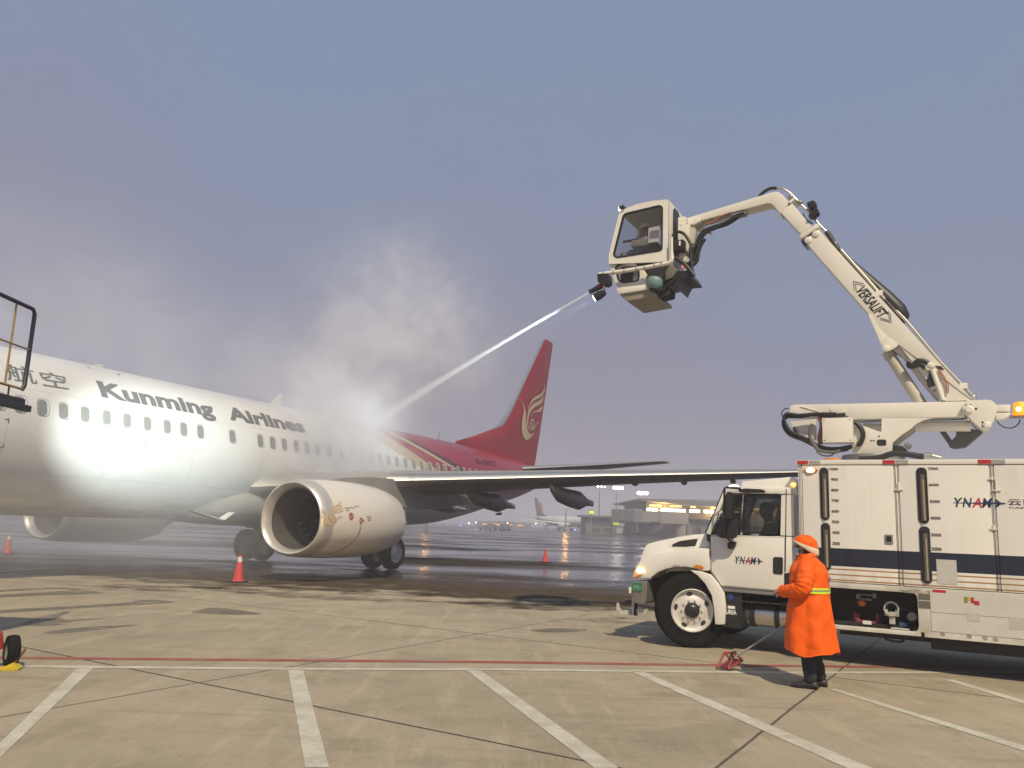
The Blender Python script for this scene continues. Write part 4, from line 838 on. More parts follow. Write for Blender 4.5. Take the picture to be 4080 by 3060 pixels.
for k, p in enumerate(q): mb.flat([[(p[0]+.05*math.cos(a)*(.6+.5*noise.noise((k, a, 0))), p[1]+.028*math.sin(a)) for a in [i*.6 for i in range(10)]]], side(-1.2058))
for k in range(16):
    x_ = 2.9+k*.28; mb.flat([[(x_+.12*math.cos(a)*(1+noise.noise((k*3, a, 1))), .985+.04*random.random()+.02*math.sin(a)) for a in [i*.6 for i in range(10)]]], side(-1.2058))
mb.build('worn_paint_spots', mat('worn_spot', (.34, .32, .26), .7, dirt=.5, scale=9), sk, 0)
# chassis
mb = MB()
for y in (-.42, .42): mb.box((-.75, y-.045, .62), (UE, y+.045, .88))
mb.box((UB, -1.0, .5), (UE, 1.0, .54)); mb.box((2.0, -.9, .36), (3.3, -.5, .5)); mb.box((3.1, -1.1, .30), (5.2, -.7, .47)); mb.box((.6, -.7, .42), (1.9, .7, .6)); mb.build('chassis', DARK, TK, 0)
mb = MB(); q = [(2.511,0.375),(2.818,0.386)]; mb.tube(spline([(q[0][0], -1.05, .44), (q[0][0]+.08, -1.05, .36), (q[1][0]-.06, -1.05, .35), (q[1][0], -1.05, .44)], 5), .016, 8); mb.build('drain_hose', HOSE, TK, 40)
mb = MB(); mb.cyl((0, -.9, .52), (0, .9, .52), .08, seg=12); mb.box((-.35, -.5, .58), (.35, .5, .7)); mb.cyl((5.4, -.9, .52), (5.4, .9, .52), .11, seg=12); mb.build('axle', DARK, TK, 30)
def road_wheel(c, yaw, near):
    """tyre, disc with hand holes and nuts, hub; built facing -y"""
    mb = MB(); mb.lathe([(.13, .30), (.11, .36), (.135, .44), (.13, .49), (.10, .515), (.03, .522), (-.03, .522), (-.10, .515), (-.13, .49), (-.135, .44), (-.11, .36), (-.13, .30), (-.10, .285), (.10, .285), (.13, .30)], (0, 0, 0), (0, 1, 0), 56)
    for k in range(4): mb.lathe([(-.075+.05*k-.006, .5225), (-.075+.05*k, .515), (-.075+.05*k+.006, .5225)], (0, 0, 0), (0, 1, 0), 56)
    M_ = Matrix.Translation(c) @ Matrix.Rotation(yaw, 4, 'Z')
    mb.warp(lambda v: M_ @ v); ty = mb.build('wheel', RUBBER, TK, 50)
    mb = MB(); mb.lathe([(-.132, .305), (-.14, .295), (-.125, .283), (-.09, .27), (-.075, .235), (-.085, .20), (-.10, .165), (-.105, .11)], (0, 0, 0), (0, 1, 0), 48)
    for k in range(5):
        a = 2*math.pi*k/5+.45; mb.prism([(.232*math.cos(a)+.042*math.cos(q_)*(-math.sin(a))+.026*math.sin(q_)*math.cos(a), .232*math.sin(a)+.042*math.cos(q_)*math.cos(a)+.026*math.sin(q_)*math.sin(a)) for q_ in [i*.524 for i in range(12)]], -.093, -.06, mi=1)
    for k in range(10):
        a = 2*math.pi*k/10; mb.cyl((.143*math.cos(a), -.10, .143*math.sin(a)), (.143*math.cos(a), -.135, .143*math.sin(a)), .016, .012, 6)
    mb.warp(lambda v: M_ @ v); mb.build('rim', [RIMM, INK], ty, 40)
    mb = MB(); mb.lathe([(-.10, .108), (-.135, .105), (-.15, .09), (-.165, .075), (-.175, .04), (-.175, .001)], (0, 0, 0), (0, 1, 0), 24); mb.warp(lambda v: M_ @ v); mb.build('hub', BLACK, ty, 40)
    return ty
road_wheel(Vector((0, -1.03, .522)), R(24), True); road_wheel(Vector((0, 1.03, .522)), R(24+180), False)
for y in (-1.03, -.72, .72, 1.03): road_wheel(Vector((5.4, y, .522)), 0 if y < 0 else R(180), True)
# bumper, plate, tow frame
q = [(-0.879,0.878),(-0.645,0.894),(-0.662,0.566),(-0.732,0.542),(-0.865,0.559)]; mb = MB(); mb.prism(rpoly(q, .03), -1.1, 1.1, .012); bp_ = mb.build('bumper', mat('bumper_grey', (.27, .25, .225), .4, .5, dirt=.3), TK, 30)
q = [(-0.895,0.858),(-0.723,0.86),(-0.726,0.735),(-0.891,0.736)]; mb = MB(); mb.prism(q, -1.116, -1.105, .0); pl = mb.build('number_plate', mat('plate_green', (.012, .16, .075), .4), bp_, 0)
mb = MB(); c0, c1 = q[3], q[2]; H_ = q[0][1]-q[3][1]
put_text(mb, '0083', (c0[0]+.03, c0[1]+H_*.25, c1[0]-.02, c0[1]+H_*.72), side(-1.1175), .0); 
mb.flat(band([(c0[0]+.008, c0[1]+.012), (c1[0]-.008, c0[1]+.012), (c1[0]-.008, q[1][1]-.012), (c0[0]+.008, q[0][1]-.012), (c0[0]+.008, c0[1]+.012)], .002, .002), side(-1.1176)); mb.build('plate_number', mat('plate_pale_green', (.25, .48, .34), .5), pl, 0)
mb = MB(); q = [(-1.237,0.515),(-0.961,0.554)]; mb.cyl((q[0][0], -.9, q[0][1]), (q[1][0], -.9, q[1][1]), .032, seg=12); mb.build('tow_bar', mat('tow_bar_brown', (.05, .035, .03), .5), TK, 40)
q = [(-1.172,0.52),(-1.195,0.391),(-1.215,0.381)]; q2 = [(-1.195,0.378),(-0.968,0.379),(-0.713,0.431)]; mb = MB()
mb.box((q[0][0]-.02, -.95, q[2][1]-.02), (q[0][0]+.02, -.85, q[0][1]), .004); mb.box((q2[0][0], -.95, q2[1][1]-.02), (q2[1][0], -.85, q2[1][1]+.045), .004); mb.box((q2[1][0]+.06, -.95, q2[2][1]-.03), (q2[2][0], -.85, q2[2][1]+.03), .004); mb.build('front_frame', DIRTYW, TK, 0)
q = [(-0.883,0.527),(-0.882,0.359),(-0.922,0.524)]; mb = MB(); mb.box((q[0][0]-.015, -.98, q[1][1]), (q[0][0]+.015, -.9, q[0][1]+.1)); mb.build('frame_post', DARK, TK, 0); mb = MB(); mb.box((q[2][0]-.02, -.96, q[1][1]), (q[2][0]+.02, -.9, q[0][1]+.1)); mb.build('frame_post', DIRTYW, TK, 0)
q = [(-0.91,0.784),(-0.899,0.692)]; mb = MB(); mb.box((q[0][0]-.018, -1.13, q[1][1]), (q[0][0]+.018, -1.1, q[0][1]), .006); mb.build('marker_post', WHITE, bp_, 30)
# bonnet, wings
q = [(0.234,1.07),(0.233,1.624),(-0.035,1.601),(-0.233,1.564),(-0.536,1.494),(-0.7,1.448),(-0.773,1.418),(-0.832,1.306),(-0.874,1.148),(-0.894,1.07),(-0.893,1.002)]
mb = MB(); mb.prism(q, -.84, .84, .07); bo = mb.build('bonnet', WHITE, TK, 40)
q = [(0.292,1.086),(0.288,1.407),(0.15,1.408),(-0.042,1.395),(-0.237,1.368),(-0.454,1.323),(-0.635,1.275),(-0.747,1.233),(-0.807,1.129),(-0.853,1.05),(-0.884,0.913),(-0.608,0.92),(-0.562,0.964),(-0.473,1.029),(-0.354,1.079),(-0.217,1.111),(-0.081,1.123),(0.035,1.115),(0.168,1.086)]
for s in (-1, 1):
    mb = MB(); mb.prism(q, s*1.09, s*.62, .045); fe = mb.build('front_wing', WHITE, TK, 40)
q = [(-0.35,1.406),(-0.34,1.441),(-0.23,1.494),(-0.072,1.523),(0.05,1.541),(0.01,1.43),(-0.151,1.411)]; mb = MB(); mb.prism(q, -.846, -.838); mb.build('bonnet_vent', INK, bo, 0)
q = [(-0.41,1.384),(-0.37,1.463),(-0.25,1.516),(-0.072,1.548),(0.075,1.565),(0.026,1.414),(-0.151,1.392)]; mb = MB(); mb.prism(q, -.8435, -.83, .006); mb.build('vent_surround', WHITE, bo, 30)
q = [(-0.873,0.949),(-0.85,1.038),(-0.813,1.07),(-0.691,1.077),(-0.715,1.019),(-0.767,0.974),(-0.865,0.919)]; mb = MB(); mb.prism(q, -1.112, -.9, .01); hl = mb.build('headlamp', glass('headlamp_lens', (.8, .55, .3), .55), TK, 30)
qq = [(-0.756,1.032)][0]; mb = MB(); mb.ball((qq[0], -1.105, qq[1]), (.055, .03, .04)); mb.build('lit_bulb', lamp_mat('headlamp_lit', (1, .60, .24), 14), hl, 60)
q = [(-0.783,0.951)][0]; mb = MB(); mb.prism([(-0.861,0.927),(-0.767,0.978),(-0.711,1.023),(-0.707,1.008),(-0.763,0.959),(-0.856,0.912)], -1.116, -1.1); mb.build('turn_signal', AMBERD, hl, 0)
mb = MB(); mb.prism([(0.05,1.131),(0.064,1.154),(0.107,1.169),(0.174,1.164),(0.211,1.137),(0.192,1.11),(0.117,1.107)], -1.108, -1.08, .006); mb.build('side_marker', AMBERD, TK, 30)
q = [(-0.257,1.117),(-0.156,1.136)]; mb = MB(); put_text(mb, 'NFB PRS', (q[0][0], q[0][1], q[1][0], q[0][1]+.03), side(-1.0925), .01); mb.build('small_lettering', GREYINK, TK, 0)
q = [(0.008,1.087),(0.16,1.083),(0.314,1.042),(0.421,0.919),(0.502,0.8),(0.525,0.624),(0.508,0.365),(0.373,0.353),(0.359,0.558),(0.327,0.751),(0.235,0.907),(0.122,1.017)]
q = [(p[0]-(.04 if p[0] > .55 else 0), p[1]) for p in q]
for s in (-1, 1): mb = MB(); mb.prism(q, s*1.13, s*1.05, .02); mb.build('mudguard', WHITE, TK, 40)
mb = MB(); q = [(-0.826,0.681),(-0.724,0.92),(-0.196,1.125),(0.177,1.071),(0.309,0.763),(0.307,0.395)]; mb.prism(q+[(q[-1][0], .75), (q[0][0], .75)], -.64, .64); mb.build('engine_bay', DARK, TK, 0)
# cab
q = [(0.288,1.081),(0.287,1.611),(1.512,1.629),(1.508,0.989),(1.321,0.855),(0.439,0.869)]
mb = MB(); mb.prism(q, -1.05, 1.05, .03); cab = mb.build('cab', WHITE, TK, 40)
gh = [(0.228,1.624),(0.294,1.606),(0.528,2.212),(1.294,2.21),(1.529,2.206),(1.518,2.306),(0.622,2.323),(0.496,2.258),(1.512,1.632),(1.282,1.637),(1.306,2.196),(0.729,1.623),(0.754,1.624),(0.791,2.197),(0.765,2.197)]
mb = MB()
mb.prism([gh[7], gh[6], gh[5], gh[4], gh[2]], -1.05, 1.05, .03)                                   # roof
mb.box((gh[9][0], .98, gh[9][1]-.02), (gh[4][0], 1.05, gh[3][1]+.03)); mb.box((gh[4][0]-.06, -1.05, gh[8][1]-.02), (gh[4][0], 1.05, gh[3][1]+.03))
mb.prism([gh[9], gh[8], gh[4], gh[10]], -1.05, -.99)
for s in (-1, 1):
    mb.prism([gh[0], gh[1], gh[2], gh[7]], s*1.05, s*.97, .012); mb.prism([gh[11], gh[12], gh[13], gh[14]], s*1.045, s*.99)
mb.build('cab_upper', WHITE, cab, 40)
BF = mat('window_seal', (.012, .012, .012), .5)
wq = [(0.791,2.201),(1.272,2.217),(1.303,2.185),(1.247,1.682),(1.212,1.645),(0.769,1.646),(0.737,1.689),(0.762,1.93)]
mb = MB(); mb.prism(rpoly(wq, .03), -1.042, -1.038); wn = mb.build('side_window', GLD, cab, 0)
def ring(mb, pts, k, y0, y1, mi=0):
    c_ = sum((Vector(p) for p in pts), Vector((0, 0)))/len(pts); n_ = len(pts); inn = []
    for i in range(n_):
        a = Vector(pts[i-1]); p = Vector(pts[i]); b_ = Vector(pts[(i+1) % n_]); d = ((p-a).normalized()+(b_-p).normalized()).normalized(); nn = Vector((-d.y, d.x)); nn = nn if nn.dot(c_-p) > 0 else -nn; inn.append(tuple(p+nn*k))
    for i in range(n_):
        j = (i+1) % n_; mb.prism([pts[i], pts[j], inn[j], inn[i]], y0, y1, 0, mi)
mb = MB(); ring(mb, rpoly(wq, .03), .022, -1.058, -1.036); mb.build('window_seal', BF, wn, 0)
vq = [(0.737,2.191),(0.774,2.188),(0.722,1.637),(0.7,1.622),(0.313,1.612),(0.408,1.81),(0.539,2.184)]
mb = MB(); mb.prism(vq, -1.040, -1.036); mb.build('quarter_window', GLD, cab, 0)
mb = MB(); wq2 = [(p[0], p[1]) for p in wq]; mb.prism(rpoly(wq2, .03), 1.036, 1.040); mb.build('side_window', GLD, cab, 0)
mb = MB(); mb.loft([[(gh[0][0], -.97, gh[0][1]), (gh[7][0], -.95, gh[7][1]), (gh[7][0], .95, gh[7][1]), (gh[0][0], .97, gh[0][1])], [(gh[0][0]+.02, -.97, gh[0][1]), (gh[7][0]+.02, -.95, gh[7][1]), (gh[7][0]+.02, .95, gh[7][1]), (gh[0][0]+.02, .97, gh[0][1])]]); mb.build('windscreen', GLD, cab, 0)
mb = MB(); mb.tube([(gh[0][0]-.01, -1.0, gh[0][1]), (gh[7][0]-.01, -.98, gh[7][1])], .022, 8); mb.build('windscreen_seal', BF, cab, 40)
dq = [(0.303,1.097),(0.3,1.592),(1.345,1.608),(1.323,0.881),(0.448,0.893)]
mb = MB(); mb.prism(dq, -1.0525, -1.05); c_ = sum((Vector(p) for p in dq), Vector((0, 0)))/5; mb.prism([tuple(Vector(p)+(c_-Vector(p)).normalized()*.007) for p in dq], -1.060, -1.0527, .003, 1); dr = mb.build('cab_door', [INK, WHITE], cab, 30)
mb = MB(); q = [(1.18,1.336),(1.314,1.339),(1.307,1.101),(1.176,1.107)]; mb.prism(rpoly(q, .03), -1.068, -1.061, .0); mb.box((q[0][0]+.03, -1.078, q[0][1]-.10), (q[1][0]-.02, -1.0685, q[0][1]-.07), .004); mb.build('door_handle', BLACK, dr, 30)
q = [(0.652,1.215),(0.947,1.32)]; logo('door', dr, (q[0][0], q[0][1], q[1][0], q[1][1]), -1.0625, .5)
q = [(1.368,2.286),(1.38,2.286),(1.343,1.143),(1.331,1.142)]; mb = MB(); mb.prism(q, -1.0525, -1.046); mb.build('door_seam', INK, cab, 0)
q = [(1.332,1.12),(1.455,1.148),(1.441,0.864),(1.326,0.856)]; mb = MB(); mb.prism(q, -1.07, -1.04); mb.build('cab_step_cover', BLACK, cab, 0)
mb = MB(); q = [(0.729,2.393),(1.424,2.462),(1.502,2.384),(1.504,2.308),(0.724,2.303)]; mb.prism(q, -.95, .95, .02); mb.build('roof_fairing', WHITE, cab, 40)
q = [(1.458,2.351)][0]; mb = MB(); mb.ball((q[0], -.97, q[1]), (.035, .03, .025)); mb.build('roof_marker_lamp', lamp_mat('amber_small_lit', (1, .55, .12), 3), cab, 60)
q = [(0.563,2.32)][0]; mb = MB(); mb.ball((q[0], -.7, q[1]), (.09, .06, .035)); mb.build('roof_marker_lamp', lamp_mat('roof_lamp_lit', (1, .85, .7), 7), cab, 60)
q = [(0.722,2.258),(0.814,2.281),(1.058,2.271),(1.102,2.248),(1.087,2.223),(0.795,2.218),(0.733,2.232)]; mb = MB(); mb.prism(rpoly(q, .02), -1.14, -1.08, .012); mb.build('mirror_bracket', BLACK, cab, 40)
# interior and seats
mb = MB(); mb.box((.75, -.95, 1.0), (1.35, .95, 1.25), .04); mb.box((1.18, -.85, 1.25), (1.36, -.3, 2.0), .06); mb.box((1.18, .3, 1.25), (1.36, .85, 2.0), .06); mb.box((.2, -.95, 1.5), (.45, .95, 1.66), .04); mb.build('cab_interior', mat('dark_trim', (.03, .03, .03), .7), cab, 30)
mb = MB(); mb.lathe([(-.012, .19), (0, .205), (.012, .19), (0, .178), (-.012, .19)], (.62, -.55, 1.62), (-.8, 0, .6), 24); mb.build('steering_wheel', BLACK, cab, 50)
# mirrors
mq = [(0.561,2.072),(0.568,2.271),(0.595,2.284),(0.711,2.276)]
mb = MB(); mb.tube([(mq[0][0], -1.3, mq[0][1]-.2), (mq[1][0], -1.3, mq[1][1]), (mq[2][0], -1.3, mq[2][1]), (mq[3][0]+.05, -1.15, mq[3][1])], .016, 8); a_ = [(0.559,1.79),(0.576,1.531)]
mb.tube([(a_[0][0], -1.3, a_[0][1]), (a_[0][0], -1.3, a_[1][1]+.08), (a_[1][0]+.02, -1.12, a_[1][1])], .014, 8); mr = mb.build('mirror_arm', BLACK, cab, 40)
q = [(0.589,2.156),(0.621,2.22),(0.698,2.212),(0.704,2.164),(0.686,1.842),(0.668,1.835),(0.582,1.845)]; mb = MB(); mb.prism(rpoly(q, .02), -1.36, -1.26, .02); mb.build('mirror', BLACK, cab, 40)
q = [(0.526,1.816),(0.571,1.856),(0.738,1.829),(0.751,1.798),(0.736,1.626),(0.71,1.581),(0.646,1.563),(0.491,1.566),(0.439,1.602),(0.439,1.653)]; mb = MB(); mb.prism(rpoly(q, .03), -1.26, -1.17, .02); mb.build('convex_mirror', BLACK, cab, 40)
q = [(0.556,1.498),(0.595,1.519),(0.672,1.529),(0.685,1.51),(0.672,1.459),(0.626,1.409),(0.568,1.422)]; mb = MB(); mb.prism(rpoly(q, .02), -1.15, -1.07, .015); mb.build('mirror_foot', BLACK, cab, 40)
# tanks under the cab
q = [(0.734,0.642),(0.728,0.389),(1.378,0.427)]; zc_ = (q[0][1]+q[1][1])/2; rr_ = (q[0][1]-q[1][1])/2+.03
mb = MB(); mb.lathe([(0, .001), (0, rr_*.85), (.03, rr_), (q[2][0]-q[0][0]+.25, rr_), (q[2][0]-q[0][0]+.28, rr_*.85), (q[2][0]-q[0][0]+.28, .001)], (q[0][0], -.82, zc_), (1, 0, 0), 40); ft = mb.build('fuel_tank', ALU, TK, 40)
for p in [(0.849,0.501),(1.195,0.531)]: mb = MB(); mb.lathe([(-.035, rr_+.003), (-.035, rr_+.014), (.035, rr_+.014), (.035, rr_+.003)], (p[0], -.82, zc_), (1, 0, 0), 40); mb.build('tank_strap', BLACK, ft, 30)
q = [(0.466,0.838),(0.74,0.84),(0.733,0.329),(0.49,0.315)]; mb = MB(); mb.box((q[0][0], -1.05, q[3][1]), (q[1][0], -.5, q[0][1]), .03); ut = mb.build('urea_tank', BLACK, TK, 40)
mb = MB(); p = [(0.585,0.74)][0]; mb.lathe([(0, .045), (.03, .045), (.035, .02), (.035, .001)], (p[0], -1.05, p[1]), (0, -1, 0), 18); mb.build('tank_cap', mat('cap_blue', (.02, .05, .16), .4), ut, 40)
q = [(0.539,0.584),(0.64,0.623),(0.512,0.525),(0.66,0.519)]; mb = MB(); mb.box((q[0][0], -1.054, q[0][1]), (q[1][0], -1.0505, q[1][1])); mb.build('tank_label', WHITEINK, ut, 0)
mb = MB(); put_text(mb, 'UREA', (q[2][0], q[2][1]-.02, q[3][0], q[2][1]+.045), side(-1.0515), .03); mb.build('lettering', WHITEINK, ut, 0)
q = [(0.441,0.864),(1.381,0.851),(1.38,0.808),(0.469,0.821)]; mb = MB(); mb.prism(q, -1.09, -.6, .006); mb.build('step', GREYM, TK, 30)
mb = MB(); q = [(0.689,0.706),(1.331,0.71)]; mb.box((q[0][0], -1.05, q[1][1]-.02), (q[1][0]+.3, -.6, q[0][1]-.0)); mb.build('step_tread', DARK, TK, 0)
q = [(1.977,2.714)][0]; mb = MB(); mb.lathe([(0, .13), (.03, .13), (.06, .09), (.075, .001)], (q[0], -.9, ZT), (0, 0, 1), 24); mb.build('roof_beacon', AMBERD, TK, 50)
# ---------------------------------------------------------------- boom and spray cabin on the truck
# turntable pedestal
q = [(2.2,3.346),(2.423,3.339),(2.497,3.307),(2.546,3.24),(2.577,3.149),(2.343,3.242),(2.19,3.216)]
mb = MB(); pq = [(2.585,3.346),(3.236,3.331),(3.124,3.305),(3.036,3.259),(2.954,3.184),(2.828,3.095),(2.714,2.992),(2.702,2.867),(2.611,2.795),(2.23,2.815),(2.179,2.881),(2.194,3.233),(2.343,3.242),(2.574,3.144)]
mb.prism(pq, -.34, -.30, .004); mb.prism(pq, .30, .34, .004); ph = [(2.228,2.817),(2.625,2.813),(2.185,3.119)]
ped = mb.build('turret', BOOMW, TK, 30)
mb = MB(); mb.prism(rpoly([(2.513,3.041),(2.634,3.039),(2.633,2.951),(2.53,2.95),(2.507,2.976)], .03), -.3435, -.3405); mb.build('turret_opening', INK, ped, 0)
mb = MB(); p0 = [(2.42,2.813)][0]; mb.cyl((p0[0], 0, ZT), (p0[0], 0, ph[0][1]+.02), .46, .42, 36); mb.lathe([(0, .55), (.07, .55), (.075, .46)], (p0[0], 0, ZT), (0, 0, 1), 40); mb.build('turntable', GREYM, ped, 40)
mb = MB(); mb.prism([(q_[0], q_[1]) for q_ in [(2.206,2.828),(2.685,2.865),(2.705,2.978),(2.578,3.127),(2.215,3.118)]], -.295, .295); mb.build('turret_core', DIRTYW, ped, 0)
mb = MB(); q = [(2.436,3.026),(2.47,3.026),(2.541,3.086)]; 
for p in q: mb.cyl((p[0], -.3445, p[1]), (p[0], -.3405, p[1]), .012, seg=8)
mb.build('bolt', INK, ped, 0)
# rear bracket with the cable box
mb = MB(); q = [(1.311,3.338),(1.687,3.367),(1.687,3.06),(1.598,3.053),(1.346,3.266)]; mb.prism(q, -.30, -.27, .004); mb.build('cable_bracket', BOOMW, ped, 0)
mb = MB(); q = [(1.807,2.985),(2.215,3.343)]; mb.box((q[0][0], -.56, q[0][1]), (q[1][0], -.33, q[1][1]), .012); cb = mb.build('control_box', BOOMW, ped, 30)
mb = MB()
for x_, z_ in ((q[0][0]+.03, q[0][1]+.03), (q[1][0]-.03, q[0][1]+.03), (q[0][0]+.03, q[1][1]-.03), (q[1][0]-.03, q[1][1]-.03)): mb.cyl((x_, -.564, z_), (x_, -.5605, z_), .01, seg=8)
mb.build('screw', GREYM, cb, 0)
def hose(name, pts, y, r, m, parent, ys=None, seg=8):
    n_ = len(pts); P_ = [(p[0], (y if ys is None else y+(ys-y)*i/(n_-1)), p[1]) for i, p in enumerate(pts)]
    mb = MB(); mb.tube(spline(P_, 6), r, seg); return mb.build(name, m, parent, 60)
CABO = mat('orange_cable', (.36, .13, .07), .5); GHOSE = mat('grey_hose', (.12, .11, .10), .6)
for k in range(5):
    hose('cable_bundle', [(a+.012*k, b_) for a, b_ in [(1.732,3.384),(1.761,3.282),(1.751,3.198),(1.724,3.081),(1.737,2.977)]], -.40-.012*(k % 3), .012, CABO, ped)
hose('boom_hose', [(2.113,3.405),(1.895,3.395),(1.674,3.423),(1.481,3.398),(1.301,3.4),(1.242,3.333),(1.264,3.212),(1.352,3.116),(1.505,3.053),(1.631,2.984),(1.803,2.898),(2.035,2.887),(2.19,2.942)], -.42, .030, HOSE, ped)
hose('boom_hose', [(1.996,3.414),(1.714,3.423),(1.473,3.414),(1.294,3.437),(1.26,3.352),(1.322,3.213),(1.418,3.134),(1.624,3.029),(1.717,2.944),(1.917,2.866),(2.133,2.889)], -.46, .022, HOSE, ped)
hose('boom_hose', [(1.397,3.231),(1.474,3.11),(1.631,3.003),(1.802,2.918),(1.987,2.902),(2.185,2.932)], -.45, .030, HOSE, ped)
hose('cable', [(1.32,3.528),(1.254,3.52),(1.213,3.455),(1.227,3.394),(1.267,3.341)], -.40, .008, HOSE, ped)
hose('grey_hose', [(1.665,3.271),(1.632,3.201),(1.621,3.1),(1.673,2.964),(1.758,2.879),(1.913,2.851),(2.037,2.876)], -.48, .026, GHOSE, ped)
hose('cable', [(1.699,2.869),(1.776,2.813),(1.885,2.801),(1.955,2.841)], -.45, .009, HOSE, ped)
hose('boom_hose', [(2.202,3.305),(2.269,3.262),(2.326,3.17),(2.33,3.071),(2.289,2.982),(2.244,2.974)], -.38, .034, HOSE, ped)
hose('rotary_hose', [(2.277,2.745),(2.418,2.752),(2.58,2.775),(2.727,2.821),(2.898,2.812),(3.051,2.782),(3.176,2.778),(3.271,2.749)], -.50, .042, HOSE, ped, seg=12)
mb = MB(); q = [(3.107,2.779),(3.204,2.786),(3.312,2.743)]; mb.cyl((q[0][0], -.5, q[0][1]), (q[1][0], -.5, q[1][1]-.01), .055, seg=14); mb.cyl((q[1][0], -.5, q[1][1]-.01), (q[2][0], -.5, q[2][1]), .048, seg=14); mb.build('hose_fitting', STEEL, ped, 40)
mb = MB(); q = [(2.844,2.97),(2.905,3.014),(2.953,2.968),(2.9,2.912)]; mb.prism(q, -.25, -.05, .006); mb.prism([(2.705,2.964),(2.829,2.954),(2.885,2.904),(2.766,2.857),(2.701,2.877)], -.28, .1, .01, 1); mb.build('swing_motor', [GREYM, DARK], ped, 30)
# lower arm
q = [(1.297,3.583),(1.314,3.603),(1.356,3.614),(2.649,3.588),(3.639,3.573),(3.628,3.357),(2.184,3.356),(2.105,3.413),(2.014,3.433),(1.452,3.441),(1.319,3.449),(1.297,3.474)]
mb = MB(); mb.prism(q, -.20, .20, .012); la = mb.build('lower_boom', BOOMW, TK, 30)
mb = MB(); mb.prism(rpoly([(1.877,3.556),(2.066,3.552),(2.105,3.525),(2.094,3.44),(2.031,3.421),(1.906,3.472),(1.868,3.508)], .03), -.2085, -.2005, .002); mb.build('cover_plate', BOOMW, la, 30)
q = [(1.456,3.579),(1.715,3.496),(1.762,3.44)]; mb = MB(); mb.tube([(q[0][0], -.205, q[0][1]), (q[1][0], -.205, q[1][1]), (q[2][0], -.205, q[2][1])], .008, 6)
for p in [(1.418,3.498)]: mb.cyl((p[0], -.212, p[1]), (p[0], -.20, p[1]), .04, .03, 16)
mb.build('weld_seam', BOOMW, la, 40)
mb = MB()
for p, r in zip([(3.655,3.5),(3.704,3.498),(3.767,3.449),(3.836,3.259),(3.83,3.206),(3.883,3.223)], (.016, .016, .016, .014, .012, .012)): mb.cyl((p[0], -.2945, p[1]), (p[0], -.2905, p[1]), r, seg=10)
bl = mb
q = [(3.639,3.571),(3.95,3.569),(4.018,3.491),(3.998,3.347),(3.952,3.255),(3.911,3.17),(3.814,3.171),(3.719,3.277),(3.619,3.406),(3.597,3.461)]
mb = MB(); mb.prism(rpoly(q, .05), -.29, .29, .004); ep = mb.build('knuckle_plate', BOOMW, TK, 30); bl.build('bolt', INK, ep, 0)
for p, r in zip([(3.68,3.441),(3.879,3.223)], (.062, .045)):
    mb = MB(); mb.lathe([(0, r), (.012, r), (.02, r*.7), (.035, r*.6), (.035, .001)], (p[0], -.2905, p[1]), (0, -1, 0), 24); mb.build('pivot_pin', BOOMW, ep, 40)
mb = MB(); q = [(2.307,3.27),(2.552,3.259),(2.998,3.259),(3.691,3.244)]; mb.cyl((q[0][0], 0, q[0][1]), (q[1][0], 0, q[1][1]), .055, seg=18); mb.cyl((q[1][0], 0, q[1][1]), (q[2][0], 0, q[2][1]-.01), .03, seg=14); mb.cyl((q[2][0], 0, q[2][1]), (q[3][0], 0, q[3][1]), .075, seg=18); mb.build('lift_cylinder', BOOMW, la, 40)
mb = MB(); q = [(3.495,3.257),(3.856,3.18),(3.622,2.962),(3.48,2.945),(3.41,2.973),(3.405,3.03),(3.472,3.07),(3.518,3.142)]; mb.prism(rpoly(q, .04), .05, .25, .01); q = [(3.308,3.249),(3.434,3.022)]; mb.tube([(q[0][0], .1, q[0][1]), (q[1][0], .1, q[1][1])], .035, 8); mb.build('knuckle_link', mat('link_shadow_grey', (.12, .115, .11), .5, dirt=.4), ep, 30)
mb = MB(); q = [(4.002,3.499),(4.174,3.497),(4.163,3.398),(4.0,3.404)]; mb.prism(q, -.26, -.05, .008); q = [(3.999,3.391),(4.17,3.385),(4.146,3.33),(4.067,3.296),(3.996,3.298)]; mb.prism(q, -.26, -.08, .006); bk = mb.build('beacon_bracket', BOOMW, ep, 30)
q = [(4.151,3.337),(4.435,3.323),(4.263,3.357),(4.273,3.527)]; mb = MB(); mb.box((q[0][0], -.24, q[0][1]-.02), (q[1][0], -.16, q[0][1]+.012)); mb.build('beacon_arm', GREYM, bk, 0)
bx = q[2][0]+.02; mb = MB(); mb.lathe([(0, .095), (.04, .095), (.04, .085), (.15, .08), (.18, .06), (.19, .001)], (bx, -.2, q[0][1]+.012), (0, 0, 1), 24); be = mb.build('warning_beacon', lamp_mat('beacon_amber', (1, .36, .02), .75), bk, 40)
mb = MB(); mb.ball((bx-.02, -.285, q[0][1]+.09), (.03, .01, .03)); mb.build('lit_bulb', lamp_mat('beacon_bulb', (1, .75, .30), 14), be, 60)
hose('cable', [(4.001,3.279),(4.035,3.227),(4.098,3.183),(4.176,3.177),(4.243,3.221),(4.273,3.289)], -.27, .008, HOSE, bk)
